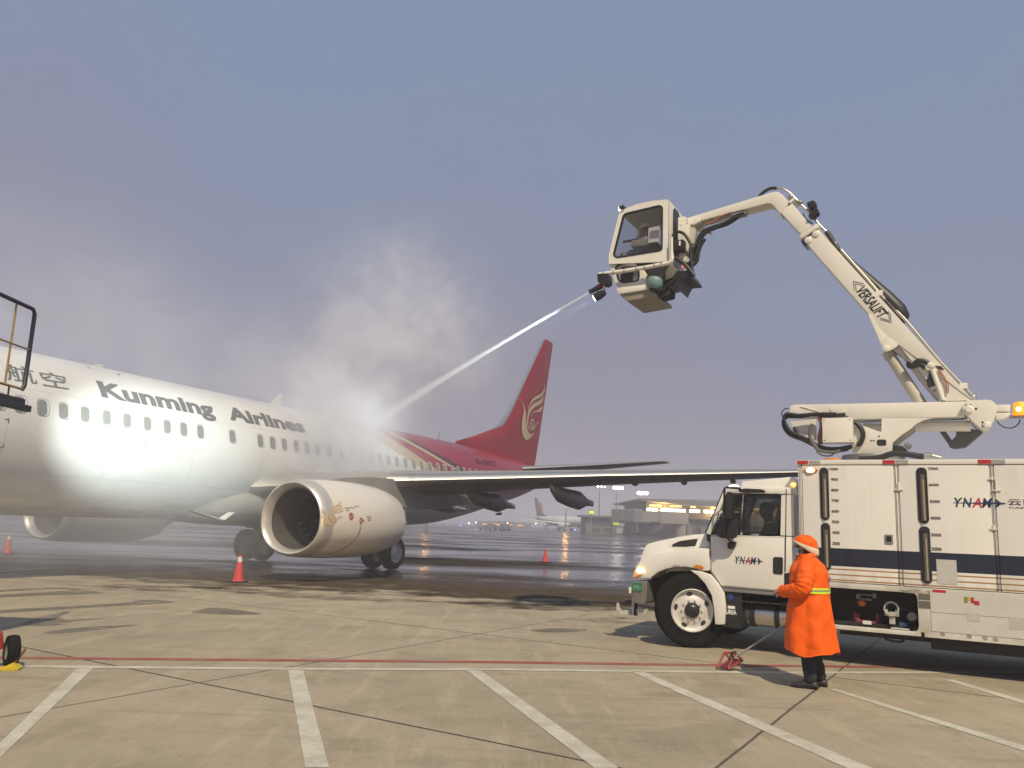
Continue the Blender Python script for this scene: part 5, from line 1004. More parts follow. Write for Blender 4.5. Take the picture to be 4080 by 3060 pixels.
# upper telescopic boom
q6 = [(3.736,3.588),(3.425,4.049),(3.116,4.507),(2.706,5.087),(2.471,5.411),(2.366,5.574),(2.023,5.589),(2.23,5.287),(2.439,4.969),(2.549,4.781),(2.643,4.634),(2.847,4.442),(2.944,4.288),(3.149,3.958),(3.375,3.591)]
q5 = [(1.772,6.403),(1.585,6.229),(1.526,6.275)]
mb = MB(); a0 = [(1.789,6.378),(1.565,6.229)]; pts = [q6[0], q6[1], q6[2], q6[3], q6[4], q6[5], a0[0], a0[1], q6[6], q6[7], q6[8], q6[9], q6[10], q6[11], q6[12], q6[13], q6[14]]
pts = [pts[0], pts[6], pts[7], pts[10], pts[13], pts[16]]
mb.prism([pts[0], pts[1], pts[2], pts[3], q6[10], pts[4]], -.17, .17, .010)
mb.prism([q6[11], q6[0], q6[14]], -.155, .155); ub = mb.build('upper_boom', BOOMW, TK, 30)
mb = MB(); q = [(2.446,4.938),(2.47,4.945),(2.549,4.789),(2.64,4.638),(2.847,4.442),(2.775,4.385),(2.693,4.353),(2.64,4.378),(2.622,4.422)]; mb.prism(rpoly(q, .03), -.185, -.16, .003); mb.prism(rpoly(q, .03), .16, .185, .003); cl = mb.build('cylinder_bracket', BOOMW, ub, 30)
mb = MB()
for p in [(2.675,4.399)]: mb.lathe([(0, .05), (.012, .05), (.02, .03), (.02, .001)], (p[0], -.185, p[1]), (0, -1, 0), 20)
q = [(2.713,4.606),(2.628,4.447)]; mb.tube([(q[0][0], -.187, q[0][1]), (q[1][0], -.187, q[1][1])], .008, 6); mb.build('pivot_pin', BOOMW, cl, 40)
q = [(2.679,4.386),(2.848,4.045),(3.115,3.529),(2.749,4.222)]; mb = MB(); mb.cyl((q[0][0], 0, q[0][1]), (q[2][0], 0, q[2][1]), .075, .085, 20); mb.lathe([(0, .09), (.1, .09)], (q[0][0], 0, q[0][1]), (q[2][0]-q[0][0], 0, q[2][1]-q[0][1]), 20); mb.build('boom_cylinder', mat('cylinder_cream', (.52, .49, .40), .35, dirt=.3), ub, 40)
# recessed inner face and fittings in the boom root
q = [(2.844,4.436),(2.942,4.296),(3.268,3.745),(3.325,3.599),(3.237,3.697),(3.061,3.97),(2.868,4.302),(2.766,4.377)]; mb = MB(); mb.prism(q, -.10, .10); mb.build('inner_boom_web', DIRTYW, ub, 0)
hose('boom_hose', [(2.952,4.183),(3.012,4.141),(3.087,4.186),(3.159,4.176),(3.218,4.139)], -.185, .035, HOSE, ub); hose('boom_hose', [(2.961,4.166),(2.989,4.117),(3.1,4.144),(3.177,4.089)], -.165, .045, HOSE, ub)
mb = MB(); q = [(3.17,4.098),(3.23,4.135),(3.273,4.141),(3.299,4.089),(3.225,4.036),(3.182,4.039)]; mb.prism(rpoly(q, .02), -.215, -.17, .006); mb.lathe([(0, .04), (.012, .04), (.02, .02), (.02, .001)], ([(3.24,4.113)][0][0], -.215, [(3.24,4.113)][0][1]), (0, -1, 0), 18); mb.build('link_bracket', BOOMW, ub, 30)
q = [(3.261,4.048),(3.374,3.595)]; mb = MB(); mb.tube([(q[0][0], -.18, q[0][1]), (q[1][0], -.18, q[1][1])], .035, 12); mb.build('leveling_rod', BOOMW, ub, 40)
mb = MB(); q = [(3.232,4.042),(3.173,3.88),(3.198,3.788),(3.284,3.775),(3.3,3.824),(3.26,4.04)]; mb.prism(q, -.175, -.172); mb.build('boom_opening', INK, ub, 0)
mb = MB(); q = [(3.299,4.103),(3.37,4.091),(3.41,4.039),(3.34,4.048)]; mb.prism(q, -.178, -.172); mb.build('boom_opening', INK, ub, 0)
for k in range(2): hose('cable', [(a+.02*k, b_) for a, b_ in [(3.332,4.042),(3.39,3.915),(3.427,3.799),(3.419,3.694)]], -.185, .007, CABO, ub)
mb = MB(); q = [(3.212,3.787),(3.329,3.822),(3.341,3.781),(3.239,3.745)]; mb.prism(q, -.20, -.172, .004); q = [(3.274,3.727),(3.35,3.674),(3.36,3.596),(3.291,3.636)]; mb.prism(q, -.19, -.172, .004); mb.build('hose_clamp', STEEL, ub, 0)
# pipe along the back of the boom
pq_ = [(2.422,5.558),(2.606,5.282),(2.947,4.829),(3.372,4.162),(3.637,3.805),(3.747,3.648)]
pq5 = [(2.024,6.14),(2.086,6.043)]
mb = MB(); mb.tube([(pq5[1][0], -.06, pq5[1][1])]+[(p[0], -.06, p[1]) for p in pq_], .024, 10); fp = mb.build('fluid_pipe', mat('pipe_galvanised', (.42, .40, .35), .35, .6, dirt=.4), ub, 40)
mb = MB()
for p in [(2.607,5.277),(3.637,3.805)]: mb.box((p[0]-.05, -.10, p[1]-.04), (p[0]+.05, .02, p[1]+.045), .012)
mb.build('pipe_clamp', BOOMW, fp, 30)
mb = MB(); p = pq_[-1]; mb.ball((p[0], -.06, p[1]), (.045, .04, .04)); mb.build('pipe_elbow', STEEL, fp, 60)
# big hose that sags behind the boom
hq = [(2.076,6.099),(2.19,5.958),(2.376,5.714),(2.583,5.444),(2.749,5.227),(2.878,5.059),(2.934,4.942),(2.936,4.858)]
mb = MB(); rr_ = [.03, .045, .07, .10, .12, .12, .10, .05]; P_ = [(p[0]-.03, .03, p[1]-.04) for p in hq]; mb.tube(P_, rr_, 12); mb.build('hose_loop', HOSE, ub, 60)
# lettering on the boom, running down its length
ax0, ax1 = [(2.356,5.335),(2.648,4.898)]; d_ = (Vector(ax1)-Vector(ax0)); ln_ = d_.length; d_.normalize(); up_ = Vector((-d_.y, d_.x))
def boom_fn(u, v): p = Vector(ax0)+d_*u+up_*v; return (p.x, -.1745, p.y)
mb = MB(); put_text(mb, 'VERSALIFT', (-.02, -.075, ln_+.02, .085), boom_fn, .02, .22); mb.build('lettering', INK, ub, 0)
def seg_(p, q, w_):
    d = (Vector(q)-Vector(p)).normalized(); nn = Vector((-d.y, d.x))*w_; return [tuple(Vector(p)+nn), tuple(Vector(q)+nn), tuple(Vector(q)-nn), tuple(Vector(p)-nn)]
c6 = lambda q: [((Vector(p)-Vector(ax0)).dot(d_), (Vector(p)-Vector(ax0)).dot(up_)) for p in q]
mb = MB()
for q in (c6([(2.41,5.422),(2.262,5.478),(2.27,5.338)]), c6([(2.397,5.391),(2.29,5.443),(2.298,5.31)]), c6([(2.727,4.963),(2.734,4.817),(2.614,4.873)]), c6([(2.748,4.937),(2.757,4.788),(2.607,4.85)])):
    mb.flat([seg_(q[0], q[1], .0045), seg_(q[1], q[2], .0045)], boom_fn)
mb.build('chevron_mark', GREYINK, ub, 0)
# collar and inner section
q = [(1.502,6.313),(1.76,6.475),(1.797,6.44),(1.792,6.405),(1.538,6.258),(1.518,6.276)]; mb = MB(); mb.prism(q, -.195, .195, .008); co_ = mb.build('boom_collar', BOOMW, ub, 30)
mb = MB(); q = [(1.504,6.271),(1.584,6.184),(1.596,6.138),(1.517,6.224)]; mb.prism(q, -.12, .12); mb.build('wear_pad', BLACK, co_, 0)
mb = MB()
for p in [(1.745,6.31),(1.628,6.223)]: mb.lathe([(0, .055), (.012, .055), (.022, .035), (.022, .001)], (p[0], -.171, p[1]), (0, -1, 0), 18)
mb.build('pad_bolt', BOOMW, co_, 40)
q = [(1.2,6.784),(1.392,6.897),(1.678,6.461),(1.518,6.346)]; mb = MB(); mb.prism(q, -.14, .14, .012); ib = mb.build('inner_boom', BOOMW, TK, 30)
# elbow and jib
j4 = [(-0.362,6.898),(-0.291,6.916),(1.08,7.129),(1.176,7.126),(1.255,7.058),(1.354,6.902),(1.209,6.735),(1.116,6.886),(1.061,6.938),(0.996,6.95),(-0.115,6.822),(-0.274,6.792)]
mb = MB(); mb.prism(j4, -.15, .15, .014); jb = mb.build('jib', BOOMW, ib, 30)
mb = MB(); q = [(1.331,6.915),(1.427,6.985),(1.449,6.946),(1.37,6.882)]; mb.prism(q, -.16, .16, .006); mb.build('elbow_tab', BOOMW, jb, 0)
mb = MB(); q = [(1.142,7.22),(1.241,7.2),(1.286,7.155),(1.353,7.096),(1.421,7.007),(1.468,6.945)]; mb.tube([(p[0], -.06, p[1]) for p in q], [.02, .026, .026, .024, .024, .024], 10); q2 = [(1.468,6.945),(1.596,6.777),(1.689,6.656),(1.78,6.497),(1.89,6.36)]; mb.tube([(p[0], -.06, p[1]) for p in q2], .02, 10); pe = mb.build('fluid_pipe', STEEL, ib, 40)
mb = MB()
for p in [(1.502,6.908),(1.365,7.024),(2.01,6.142)]: mb.ball((p[0], -.06, p[1]), (.05, .05, .045))
mb.build('pipe_joint', GREYM, pe, 60)
mb = MB(); q = [(1.619,6.846),(1.729,6.873),(1.775,6.805),(1.739,6.735),(1.658,6.733),(1.631,6.768)]; mb.prism(rpoly(q, .03), -.2, -.04, .02); q = [(1.656,6.658),(1.739,6.735),(1.793,6.711),(1.802,6.649),(1.709,6.596),(1.641,6.599)]; mb.prism(rpoly(q, .02), -.2, -.04, .02); wl = mb.build('work_lamp', BLACK, ib, 40)
hose('boom_hose', [(0.858,7.112),(0.954,7.19),(1.056,7.227),(1.149,7.215)], -.08, .028, HOSE, ib); hose('boom_hose', [(1.89,6.36),(1.947,6.255),(1.997,6.144),(2.053,6.033)], -.07, .04, HOSE, ib); hose('cable', [(1.553,6.693),(1.579,6.628),(1.632,6.558),(1.699,6.503)], -.12, .012, HOSE, ib)
# hoses under the jib to the cabin
for k, y in enumerate((-.2, -.1, -.02)):
    hose('jib_hose', [(a, b_+.02*k) for a, b_ in [(0.658,6.822),(0.525,6.799),(0.339,6.704),(0.135,6.664),(-0.02,6.616),(-0.108,6.521),(-0.16,6.384),(-0.213,6.284),(-0.23,6.125)]], y, .026, HOSE, jb)
hose('jib_hose', [(0.591,6.806),(0.423,6.727),(0.169,6.623),(0.066,6.594),(-0.055,6.513),(-0.117,6.306),(-0.195,6.12),(-0.318,6.064)], -.22, .028, HOSE, jb)
hose('cable', [(0.425,6.869),(0.255,6.825),(0.135,6.754),(0.015,6.737)], -.19, .016, CABO, jb)
mb = MB(); q = [(0.408,6.836),(0.525,6.853),(0.658,6.858),(0.666,6.809),(0.525,6.796)]; mb.prism(q, -.2, -.05, .006); mb.build('hose_bracket', STEEL, jb, 0)
mb = MB(); q = [(-0.265,6.78),(-0.115,6.884),(-0.089,6.798),(-0.194,6.751)]; mb.prism(q, -.19, .19, .01); q = [(-0.089,6.753),(0.066,6.639),(0.04,6.607),(-0.107,6.719)]; mb.prism(q, -.05, .05, .004); mb.build('jib_bracket', BOOMW, jb, 30)
mb = MB(); q = [(-0.217,6.807),(-0.271,6.448)]; mb.cyl((q[0][0], -.1, q[0][1]), (q[1][0], -.1, q[1][1]), .065, seg=16); mb.build('leveling_cylinder', mat('cylinder_cream', (1, 1, 1)), jb, 40)
mb = MB(); q = [(-0.448,6.897),(-0.32,6.895),(-0.25,6.814),(-0.264,6.346),(-0.285,6.274),(-0.447,6.296)]; mb.prism(q, -.27, .27, .012); q = [(-0.444,6.29),(-0.32,6.261),(-0.329,6.113),(-0.426,6.126)]; mb.prism(q, -.22, .22, .01); q = [(-0.401,6.197),(-0.362,6.191),(-0.366,5.939),(-0.401,5.943)]; mb.prism(q, -.1, .1); mp = mb.build('cabin_mount', BOOMW, jb, 30)
mb = MB()
for p in [(-0.391,6.762),(-0.332,6.427),(-0.332,6.355),(-0.285,6.836),(-0.279,6.781)]: mb.lathe([(0, .018), (.008, .018), (.01, .001)], (p[0], -.27, p[1]), (0, -1, 0), 8)
mb.build('bolt', BOOMW, mp, 40)
# ---- cabin
yn = -.55; yf = .45
so_ = [(-0.527,7.128),(-0.527,6.21),(-0.535,6.06),(-0.562,6.031),(-0.98,6.027),(-1.03,6.015),(-1.038,5.68),(-1.56,5.74),(-1.575,6.128),(-1.582,6.291),(-1.534,6.486),(-1.395,7.066),(-1.364,7.087),(-1.041,7.134)]
sh = [(-0.522,7.125),(-0.53,6.034),(-1.042,6.012),(-0.905,5.822),(-0.849,5.665),(-0.854,5.599),(-1.398,5.574),(-1.579,6.128),(-1.581,6.297),(-1.54,6.474),(-1.398,7.063),(-1.091,7.136),(-0.793,7.149)]
wq = rpoly([(-1.328,7.005),(-0.67,7.053),(-0.615,7.007),(-0.617,6.259),(-0.665,6.229),(-1.446,6.211),(-1.509,6.282)], .07); lw = rpoly([(-1.485,6.079),(-1.407,6.118),(-1.105,6.116),(-1.048,6.054),(-1.025,5.837),(-1.058,5.768),(-1.338,5.758),(-1.415,5.816)], .05)
CW = mat('cabin_white', (.78, .755, .68), .36, dirt=.2, dirtcol=(.50, .46, .37), scale=1.6, coat=.35)
upper = [sh[0], sh[1], sh[7], sh[8], sh[9], sh[10], sh[11], sh[12]]
def frame_panel(mb, outline, hole, y0, y1):
    """flat panel between an outline and a window hole, closed as a thin plate"""
    b = bmesh.new()
    def loop(p, y): return [b.verts.new((a[0], y, a[1])) for a in p]
    for y in (y0, y1):
        o_ = loop(outline, y); h_ = loop(hole, y); es = []
        for lp in (o_, h_):
            for i in range(len(lp)): es.append(b.edges.new((lp[i], lp[(i+1) % len(lp)])))
        bmesh.ops.triangle_fill(b, use_beauty=True, use_dissolve=False, edges=es)
    b.verts.ensure_lookup_table(); no, nh = len(outline), len(hole); s2 = no+nh
    V = list(b.verts)
    for i in range(no): b.faces.new((V[i], V[(i+1) % no], V[s2+(i+1) % no], V[s2+i]))
    for i in range(nh): b.faces.new((V[no+i], V[no+(i+1) % nh], V[s2+no+(i+1) % nh], V[s2+no+i]))
    bmesh.ops.recalc_face_normals(b, faces=b.faces); mb._merge(b, 0)
mb = MB(); frame_panel(mb, upper, wq, yn, yn+.04); frame_panel(mb, upper, wq, yf-.04, yf)
# front skin, roof, floor lip and rear wall of the cabin, following the side outline
def strip(mb, a, b_, y0, y1, th):
    d = (Vector(b_)-Vector(a)).normalized(); nn = Vector((-d.y, d.x)); c_ = (Vector(sh[8])+Vector(sh[0]))/2
    if nn.dot(c_-Vector(a)) < 0: nn = -nn
    mb.prism([a, b_, tuple(Vector(b_)+nn*th), tuple(Vector(a)+nn*th)], y0, y1)
for i, j in ((0, 12), (12, 11), (11, 10)): strip(mb, sh[i], sh[j], yn+.002, yf-.002, .05)
strip(mb, sh[0], sh[1], yn+.002, yf-.002, .04); strip(mb, sh[8], sh[7], yn+.002, yf-.002, .03)
for yy in ((yn+.002, yn+.07), (yf-.07, yf-.002)): strip(mb, sh[10], sh[8], yy[0], yy[1], .05)
cbn = mb.build('spray_cabin', CW, TK, 30)
CGL = glass('cabin_glass', (.05, .055, .06), .17)
mb = MB(); mb.prism(wq, yn+.012, yn+.018); cw_ = mb.build('cabin_window', CGL, cbn, 0); mb = MB(); ring(mb, wq, .026, yn-.008, yn+.03); mb.build('window_seal', BF, cw_, 0)
mb = MB(); mb.prism(wq, yf-.018, yf-.012); mb.build('cabin_window', CGL, cbn, 0)
mb = MB(); mb.loft([[(sh[10][0]+.02, yn+.08, sh[10][1]), (sh[10][0]+.02, yf-.08, sh[10][1])], [(sh[8][0]+.02, yn+.08, sh[8][1]), (sh[8][0]+.02, yf-.08, sh[8][1])]], closed=False); mb.build('front_window', CGL, cbn, 0)
lower = [sh[7], sh[1], sh[2], sh[3], sh[4], sh[5], sh[6]]
mb = MB(); lo_ = [sh[7], (sh[2][0]+.0, sh[2][1]), sh[3], sh[4], sh[5], sh[6]]; l2 = [(-1.585,6.132),(-1.028,6.027),(-0.928,5.858),(-0.908,5.674),(-0.963,5.644),(-1.412,5.688),(-1.47,5.788)]
frame_panel(mb, l2, lw, yn+.04, yn+.07); mb.prism([l2[0], l2[1], l2[2], (l2[2][0]+.02, l2[2][1]), (l2[1][0]+.02, l2[1][1]+.02), (l2[0][0], l2[0][1]+.02)], yn+.07, yf-.05)
mb.prism([(-1.47,5.782),(-1.432,5.777),(-1.386,5.679),(-1.412,5.682)], yn+.07, yf-.05); mb.build('foot_well', CW, cbn, 30)
mb = MB(); mb.prism(lw, yn+.05, yn+.056); lw_ = mb.build('foot_window', CGL, cbn, 0); mb = MB(); ring(mb, lw, .022, yn+.03, yn+.065); mb.build('window_seal', BF, lw_, 0)
mb = MB(); mb.prism([(-1.446,5.696),(-0.923,5.691),(-0.892,5.657),(-0.856,5.665),(-0.849,5.628),(-0.892,5.603),(-1.4,5.577),(-1.419,5.613)], yn+.02, yf-.03, .01); mb.build('floor_ledge', CW, cbn, 30)
mb = MB(); mb.prism([(-1.405,5.586),(-0.872,5.613),(-0.762,5.555),(-0.738,5.492),(-1.253,5.447),(-1.278,5.459)], yn+.06, yf-.08, .012); mb.build('floor_pan', mat('pan_dark_cream', (.30, .275, .22), .5, dirt=.5), cbn, 30)
mb = MB(); mb.prism([(-1.06,6.058),(-0.581,6.077),(-0.473,5.996),(-0.401,5.903),(-0.485,5.792),(-0.64,5.75),(-0.958,5.763),(-1.021,5.918)], -.42, .35, .02); mb.build('pump_housing', mat('cabin_underside', (.17, .155, .13), .6, dirt=.5), cbn, 30)
mb = MB(); p = [(-0.768,5.702)][0]; mb.lathe([(-.10, .001), (-.095, .10), (-.05, .135), (.05, .135), (.095, .11), (.12, .04)], (p[0], -.50, p[1]), (.2, 0, 1), 24); mb.build('fluid_filter', mat('filter_teal', (.15, .26, .25), .4), cbn, 50)
mb = MB(); mb.prism([(-0.865,5.634),(-0.659,5.659),(-0.641,5.567),(-0.755,5.544),(-0.828,5.558)], -.55, -.3, .02); mb.prism([(-0.796,5.513),(-0.538,5.63),(-0.537,5.533),(-0.561,5.5),(-0.73,5.476)], -.4, -.1, .015); mb.prism([(-0.903,5.903),(-0.617,5.868),(-0.641,5.786),(-0.798,5.805)], -.46, -.35, .01); mb.build('pump_unit', DARK, cbn, 30)
mb = MB(); q = [(-0.433,5.894),(-0.225,5.887),(-0.155,5.752),(-0.331,5.755),(-0.385,5.665),(-0.414,5.593),(-0.51,5.703)]; mb.prism(q, -.42, .2, .006); mb.build('drip_shield', BLACK, cbn, 0)
hose('cabin_hose', [(-0.779,5.498),(-0.635,5.615),(-0.504,5.708),(-0.445,5.749)], -.45, .022, HOSE, cbn); hose('cabin_hose', [(-0.613,5.634),(-0.547,5.674),(-0.464,5.701)], -.4, .03, HOSE, cbn)
hose('cabin_hose', [(-0.488,6.493),(-0.459,6.563),(-0.387,6.576),(-0.292,6.525),(-0.209,6.392),(-0.174,6.291),(-0.186,6.196),(-0.14,5.772)], -.42, .026, HOSE, cbn); hose('cabin_hose', [(-0.475,6.138),(-0.398,6.092),(-0.28,5.992),(-0.174,5.859),(-0.122,5.77)], -.44, .034, HOSE, cbn)
hose('cabin_hose', [(-0.275,6.035),(-0.204,6.037),(-0.133,6.113),(-0.11,6.242),(-0.074,6.358),(-0.001,6.469)], -.2, .028, HOSE, cbn)
mb = MB(); p = [(-0.39,6.35)][0]; mb.box((p[0]-.09, -.42, p[1]-.09), (p[0]+.09, -.25, p[1]+.09), .02); mb.build('valve_block', BLACK, cbn, 30)
p = [(-0.364,6.368)][0]; mb = MB(); mb.box((p[0]-.012, -.44, p[1]-.04), (p[0]+.015, -.425, p[1]+.04)); mb.build('valve_label', WHITEINK, cbn, 0)
p = [(-0.307,5.948)][0]; mb = MB(); mb.ball((p[0], -.45, p[1]), .011); mb.build('red_marker_lamp', lamp_mat('small_red_lit', (1, .03, .06), 9), cbn, 60)
mb = MB(); rx_ = sh[0][0]; pr = [(-0.491,6.746)][0]; mb.prism(rrect(-.18, -.4, .18, .4, .12), 0, .008, fn=lambda a, y, z: (rx_+y, -.12+a, pr[1]-.05+z)); mb.build('rear_window', BLACK, cbn, 0)
# feed pipe and spray arm
pa = [(-0.437,6.416),(-0.433,6.187),(-0.429,6.054),(-0.438,6.002),(-0.474,5.976),(-0.545,5.968),(-0.881,5.95),(-1.251,5.935),(-1.63,5.933),(-1.727,5.926)]
mb = MB(); mb.tube([(p[0], -.64, p[1]) for p in pa[:6]], [.022, .022, .034, .036, .036, .034], 12); mb.tube([(p[0], -.64, p[1]) for p in pa[5:]], .034, 12); sa_ = mb.build('spray_arm', BOOMW, cbn, 40)
mb = MB()
for p in [(-0.604,5.981),(-0.724,5.97),(-0.893,5.954),(-1.04,5.949),(-1.251,5.935),(-1.452,5.935),(-1.63,5.939)]: mb.lathe([(-.008, .036), (-.008, .041), (.008, .041), (.008, .036)], (p[0], -.64, p[1]), (pa[8][0]-pa[6][0], 0, pa[8][1]-pa[6][1]), 14)
mb.build('pipe_band', GREYM, sa_, 40)
mb = MB(); mb.prism(rpoly([(-1.723,5.919),(-1.515,5.9),(-1.494,5.774),(-1.512,5.715),(-1.588,5.692),(-1.704,5.761)], .03), -.73, -.56, .015); nb = mb.build('nozzle_head', BLACK, sa_, 40)
n0, n1, n2 = [(-1.651,5.718),(-1.726,5.69),(-1.87,5.615)]
mb = MB(); mb.cyl((n0[0], -.65, n0[1]), (n1[0], -.66, n1[1]), .05, seg=14); mb.build('nozzle_coupling', mat('coupling_maroon', (.10, .01, .03), .4), nb, 40)
NY = -.685
mb = MB(); mb.tube([(n1[0], -.66, n1[1]), ((n1[0]+n2[0])/2, -.672, (n1[1]+n2[1])/2), (n2[0], NY, n2[1])], [.05, .042, .03], 14); mb.lathe([(0, .045), (.05, .045)], (n2[0], NY, n2[1]), (n1[0]-n2[0], .02, n1[1]-n2[1]), 14); mb.build('nozzle', BLACK, nb, 40)
lp = [(-1.691,5.533)][0]; ldir = Vector((n2[0]-n1[0], -.02, n2[1]-n1[1])).normalized()
mb = MB(); mb.lathe([(0, .001), (0, .07), (.10, .075), (.20, .05), (.22, .001)], Vector((lp[0], -.70, lp[1]))+ldir*.08, -ldir, 20); sl = mb.build('spot_lamp', BLACK, nb, 40)
mb = MB(); mb.lathe([(0, .001), (0, .05), (-.006, .054)], Vector((lp[0], -.70, lp[1]))+ldir*.088, -ldir, 20); mb.build('lit_lens', lamp_mat('spot_lamp_lit', (.9, 1, .98), 12), sl, 40)
hose('cable', [(-1.582,5.68),(-1.59,5.627),(-1.617,5.576),(-1.654,5.553)], -.70, .010, HOSE, nb)
q = [(-1.402,7.086),(-1.39,7.122),(-1.313,7.148),(-1.29,7.106)]; mb = MB(); mb.prism(q, -.60, -.42, .01); wl = mb.build('work_lamp', BLACK, cbn, 30)
wlp = Vector(((q[0][0]+q[1][0])/2-.01, -.51, (q[0][1]+q[1][1])/2)); mb = MB(); mb.ball(wlp, (.012, .07, .045)); mb.build('lit_lens', lamp_mat('work_lamp_lit', (.95, 1, .97), 12), wl, 60)
# inside the cabin
mb = MB(); q = [(-1.211,6.411),(-0.818,6.396),(-0.818,6.522),(-1.199,6.525)]; mb.prism(q, -.48, .2, .01); mb.box((-.62, -.35, 6.05), (-.55, .2, 6.62), .03); mb.build('cabin_seat', mat('seat_grey', (.30, .29, .26), .6), cbn, 30)
mb = MB(); q = [(-0.88,6.688),(-0.679,6.694),(-0.694,6.419),(-0.89,6.422)]; mb.prism(q, -.512, -.508); pn = mb.build('instruction_sheet', WHITEINK, cbn, 0); q = [(-0.851,6.63),(-0.692,6.631),(-0.697,6.484),(-0.869,6.49)]; mb = MB(); mb.prism(q, -.5135, -.5122); mb.build('printed_table', mat('print_blue_grey', (.25, .27, .36), .6), pn, 0)
mb = MB(); q = [(-1.459,6.626),(-1.185,6.633)]; mb.tube([(q[0][0], -.2, q[0][1]), (q[1][0], -.2, q[1][1])], .022, 8); mb.build('control_lever', mat('lever_red', (.35, .03, .04), .4), cbn, 40)
# ---------------------------------------------------------------- people
def skinned(name, V, E, Rr, mats, parent, sub=2, extra=None, voxel=None, root=0):
    """one continuous surface grown round a joint skeleton"""
    me = bpy.data.meshes.new(name); me.from_pydata([tuple(v) for v in V], E, []); o = bpy.data.objects.new(name, me); sc.collection.objects.link(o)
    m = o.modifiers.new('skin', 'SKIN'); m.use_smooth_shade = True; m.branch_smoothing = .4
    for i, r in enumerate(Rr):
        sv = me.skin_vertices[0].data[i]; sv.radius = r if isinstance(r, tuple) else (r, r); sv.use_root = (i == root)
    s = o.modifiers.new('sub', 'SUBSURF'); s.levels = s.render_levels = sub
    bake(o)
    if extra or voxel:
        b = bmesh.new(); b.from_mesh(o.data)
        for e_ in (extra or []):
            b.from_mesh(e_); bpy.data.meshes.remove(e_)
        b.to_mesh(o.data); b.free()
    if voxel:
        m = o.modifiers.new('re', 'REMESH'); m.mode = 'VOXEL'; m.voxel_size = voxel; m.use_smooth_shade = True
        m = o.modifiers.new('sm', 'SMOOTH'); m.iterations = 3; m.factor = .4
        bake(o)
    o.data.materials.clear()
    for m in (mats if isinstance(mats, (list, tuple)) else [mats]): o.data.materials.append(m)
    o.data.polygons.foreach_set('material_index', [0]*len(o.data.polygons)); o.data.polygons.foreach_set('use_smooth', [True]*len(o.data.polygons))
    if parent: o.parent = parent
    return o
def mesh_of(mb):
    me = bpy.data.meshes.new('x'); mb.bm.to_mesh(me); mb.bm.free(); return me
def head_mesh(c, s=1., yaw=0):
    """skull, jaw, nose, ears, brow; faces +x"""
    mb = MB(); x, y, z = 0, 0, 0
    mb.ball((-.005, 0, .035), (.098, .076, .098), sub=3); mb.ball((.025, 0, -.03), (.070, .060, .085), sub=3); mb.ball((.05, 0, -.085), (.036, .040, .03), sub=2)
    mb.ball((.098, 0, -.012), (.022, .014, .026), sub=2); mb.ball((.085, 0, .012), (.02, .011, .03), sub=2); mb.ball((.07, 0, .045), (.024, .05, .016), sub=2)
    for s_ in (-1, 1): mb.ball((-.005, s_*.078, -.005), (.022, .010, .034), sub=2)
    mb.tube([(-.01, 0, -.02), (-.025, 0, -.16)], [.058, .062], 14)
    M_ = Matrix.Translation(c) @ Matrix.Rotation(yaw, 4, 'Z') @ Matrix.Scale(s, 4)
    mb.warp(lambda v: M_ @ v); return mesh_of(mb)
def hand_mesh(wrist, fdir, palm, s=1., curl=1.0, side=1):
    """palm, four unequal bent fingers and a thumb from the side of the palm; fdir points down the hand, palm is the palm normal"""
    f = Vector(fdir).normalized(); n_ = Vector(palm); n_ = (n_-f*n_.dot(f)).normalized(); t = f.cross(n_)*side; w_ = Vector(wrist); mb = MB()
    P = lambda a, b_, c_: w_+(f*a+t*b_+n_*c_)*s
    mb.loft([[P(a, -wd*math.cos(q)*1.0, th*math.sin(q)) for q in [i*math.pi/6 for i in range(12)]] for a, wd, th in ((-.01, .026, .02), (.03, .036, .017), (.07, .042, .015), (.092, .040, .012))])
    for k, ln in enumerate((.070, .080, .075, .058)):
        b_ = .031-.0207*k; a, c_, ang_ = .088, 0., .25*curl; pts = [P(a-.012, b_, 0)]
        for j, q in enumerate((.45, .30, .25)):
            a += ln*q*math.cos(ang_); c_ += ln*q*math.sin(ang_); pts.append(P(a, b_, c_)); ang_ += .75*curl
        mb.tube(pts, [.0095*s, .009*s, .0083*s, .0065*s], 8); mb.ball(pts[-1], .0068*s, sub=1)
    pts = [P(.015, .028, .004), P(.045, .052, .016), P(.072, .058, .034), P(.09, .048, .046)]; mb.tube(pts, [.013*s, .0115*s, .010*s, .0078*s], 8); mb.ball(pts[-1], .0078*s, sub=1)
    return mesh_of(mb)
ORG = mat('orange_raincoat', (.87, .125, .002), .6, dirt=.35, dirtcol=(.66, .055, .001), scale=5, bump=1.0, dscale=8, spec=.25)
CREAM = mat('hood_lining', (.70, .55, .40), .7); TROU = mat('dark_trousers', (.018, .02, .03), .8, dirt=.4, scale=8, bump=.2); HIVIS = mat('hivis_yellow', (.60, .72, .02), .4); HIGREY = mat('reflective_grey', (.22, .26, .16), .35)
MASK = mat('mask_blue', (.42, .52, .52), .7)
WK = empty('person', (3.44, 9.30, 0), R(150)); tag(WK, 'person in orange raincoat and face mask standing beside the truck, holding a rod', 'person')
V = [(0, 0, .84), (0, 0, 1.05), (.01, 0, 1.24), (.015, 0, 1.36), (.03, 0, 1.43), (.0, .16, 1.31), (.02, .27, 1.08), (.22, .17, 1.03), (.27, .135, 1.02),
     (0, -.16, 1.31), (-.02, -.27, 1.08), (.085, -.355, .86), (.10, -.37, .83), (.01, .09, .80), (.04, .105, .45), (-.01, .115, .10), (.05, .12, .05), (-.02, -.09, .80), (-.02, -.105, .45), (-.09, -.11, .10), (-.02, -.115, .05)]
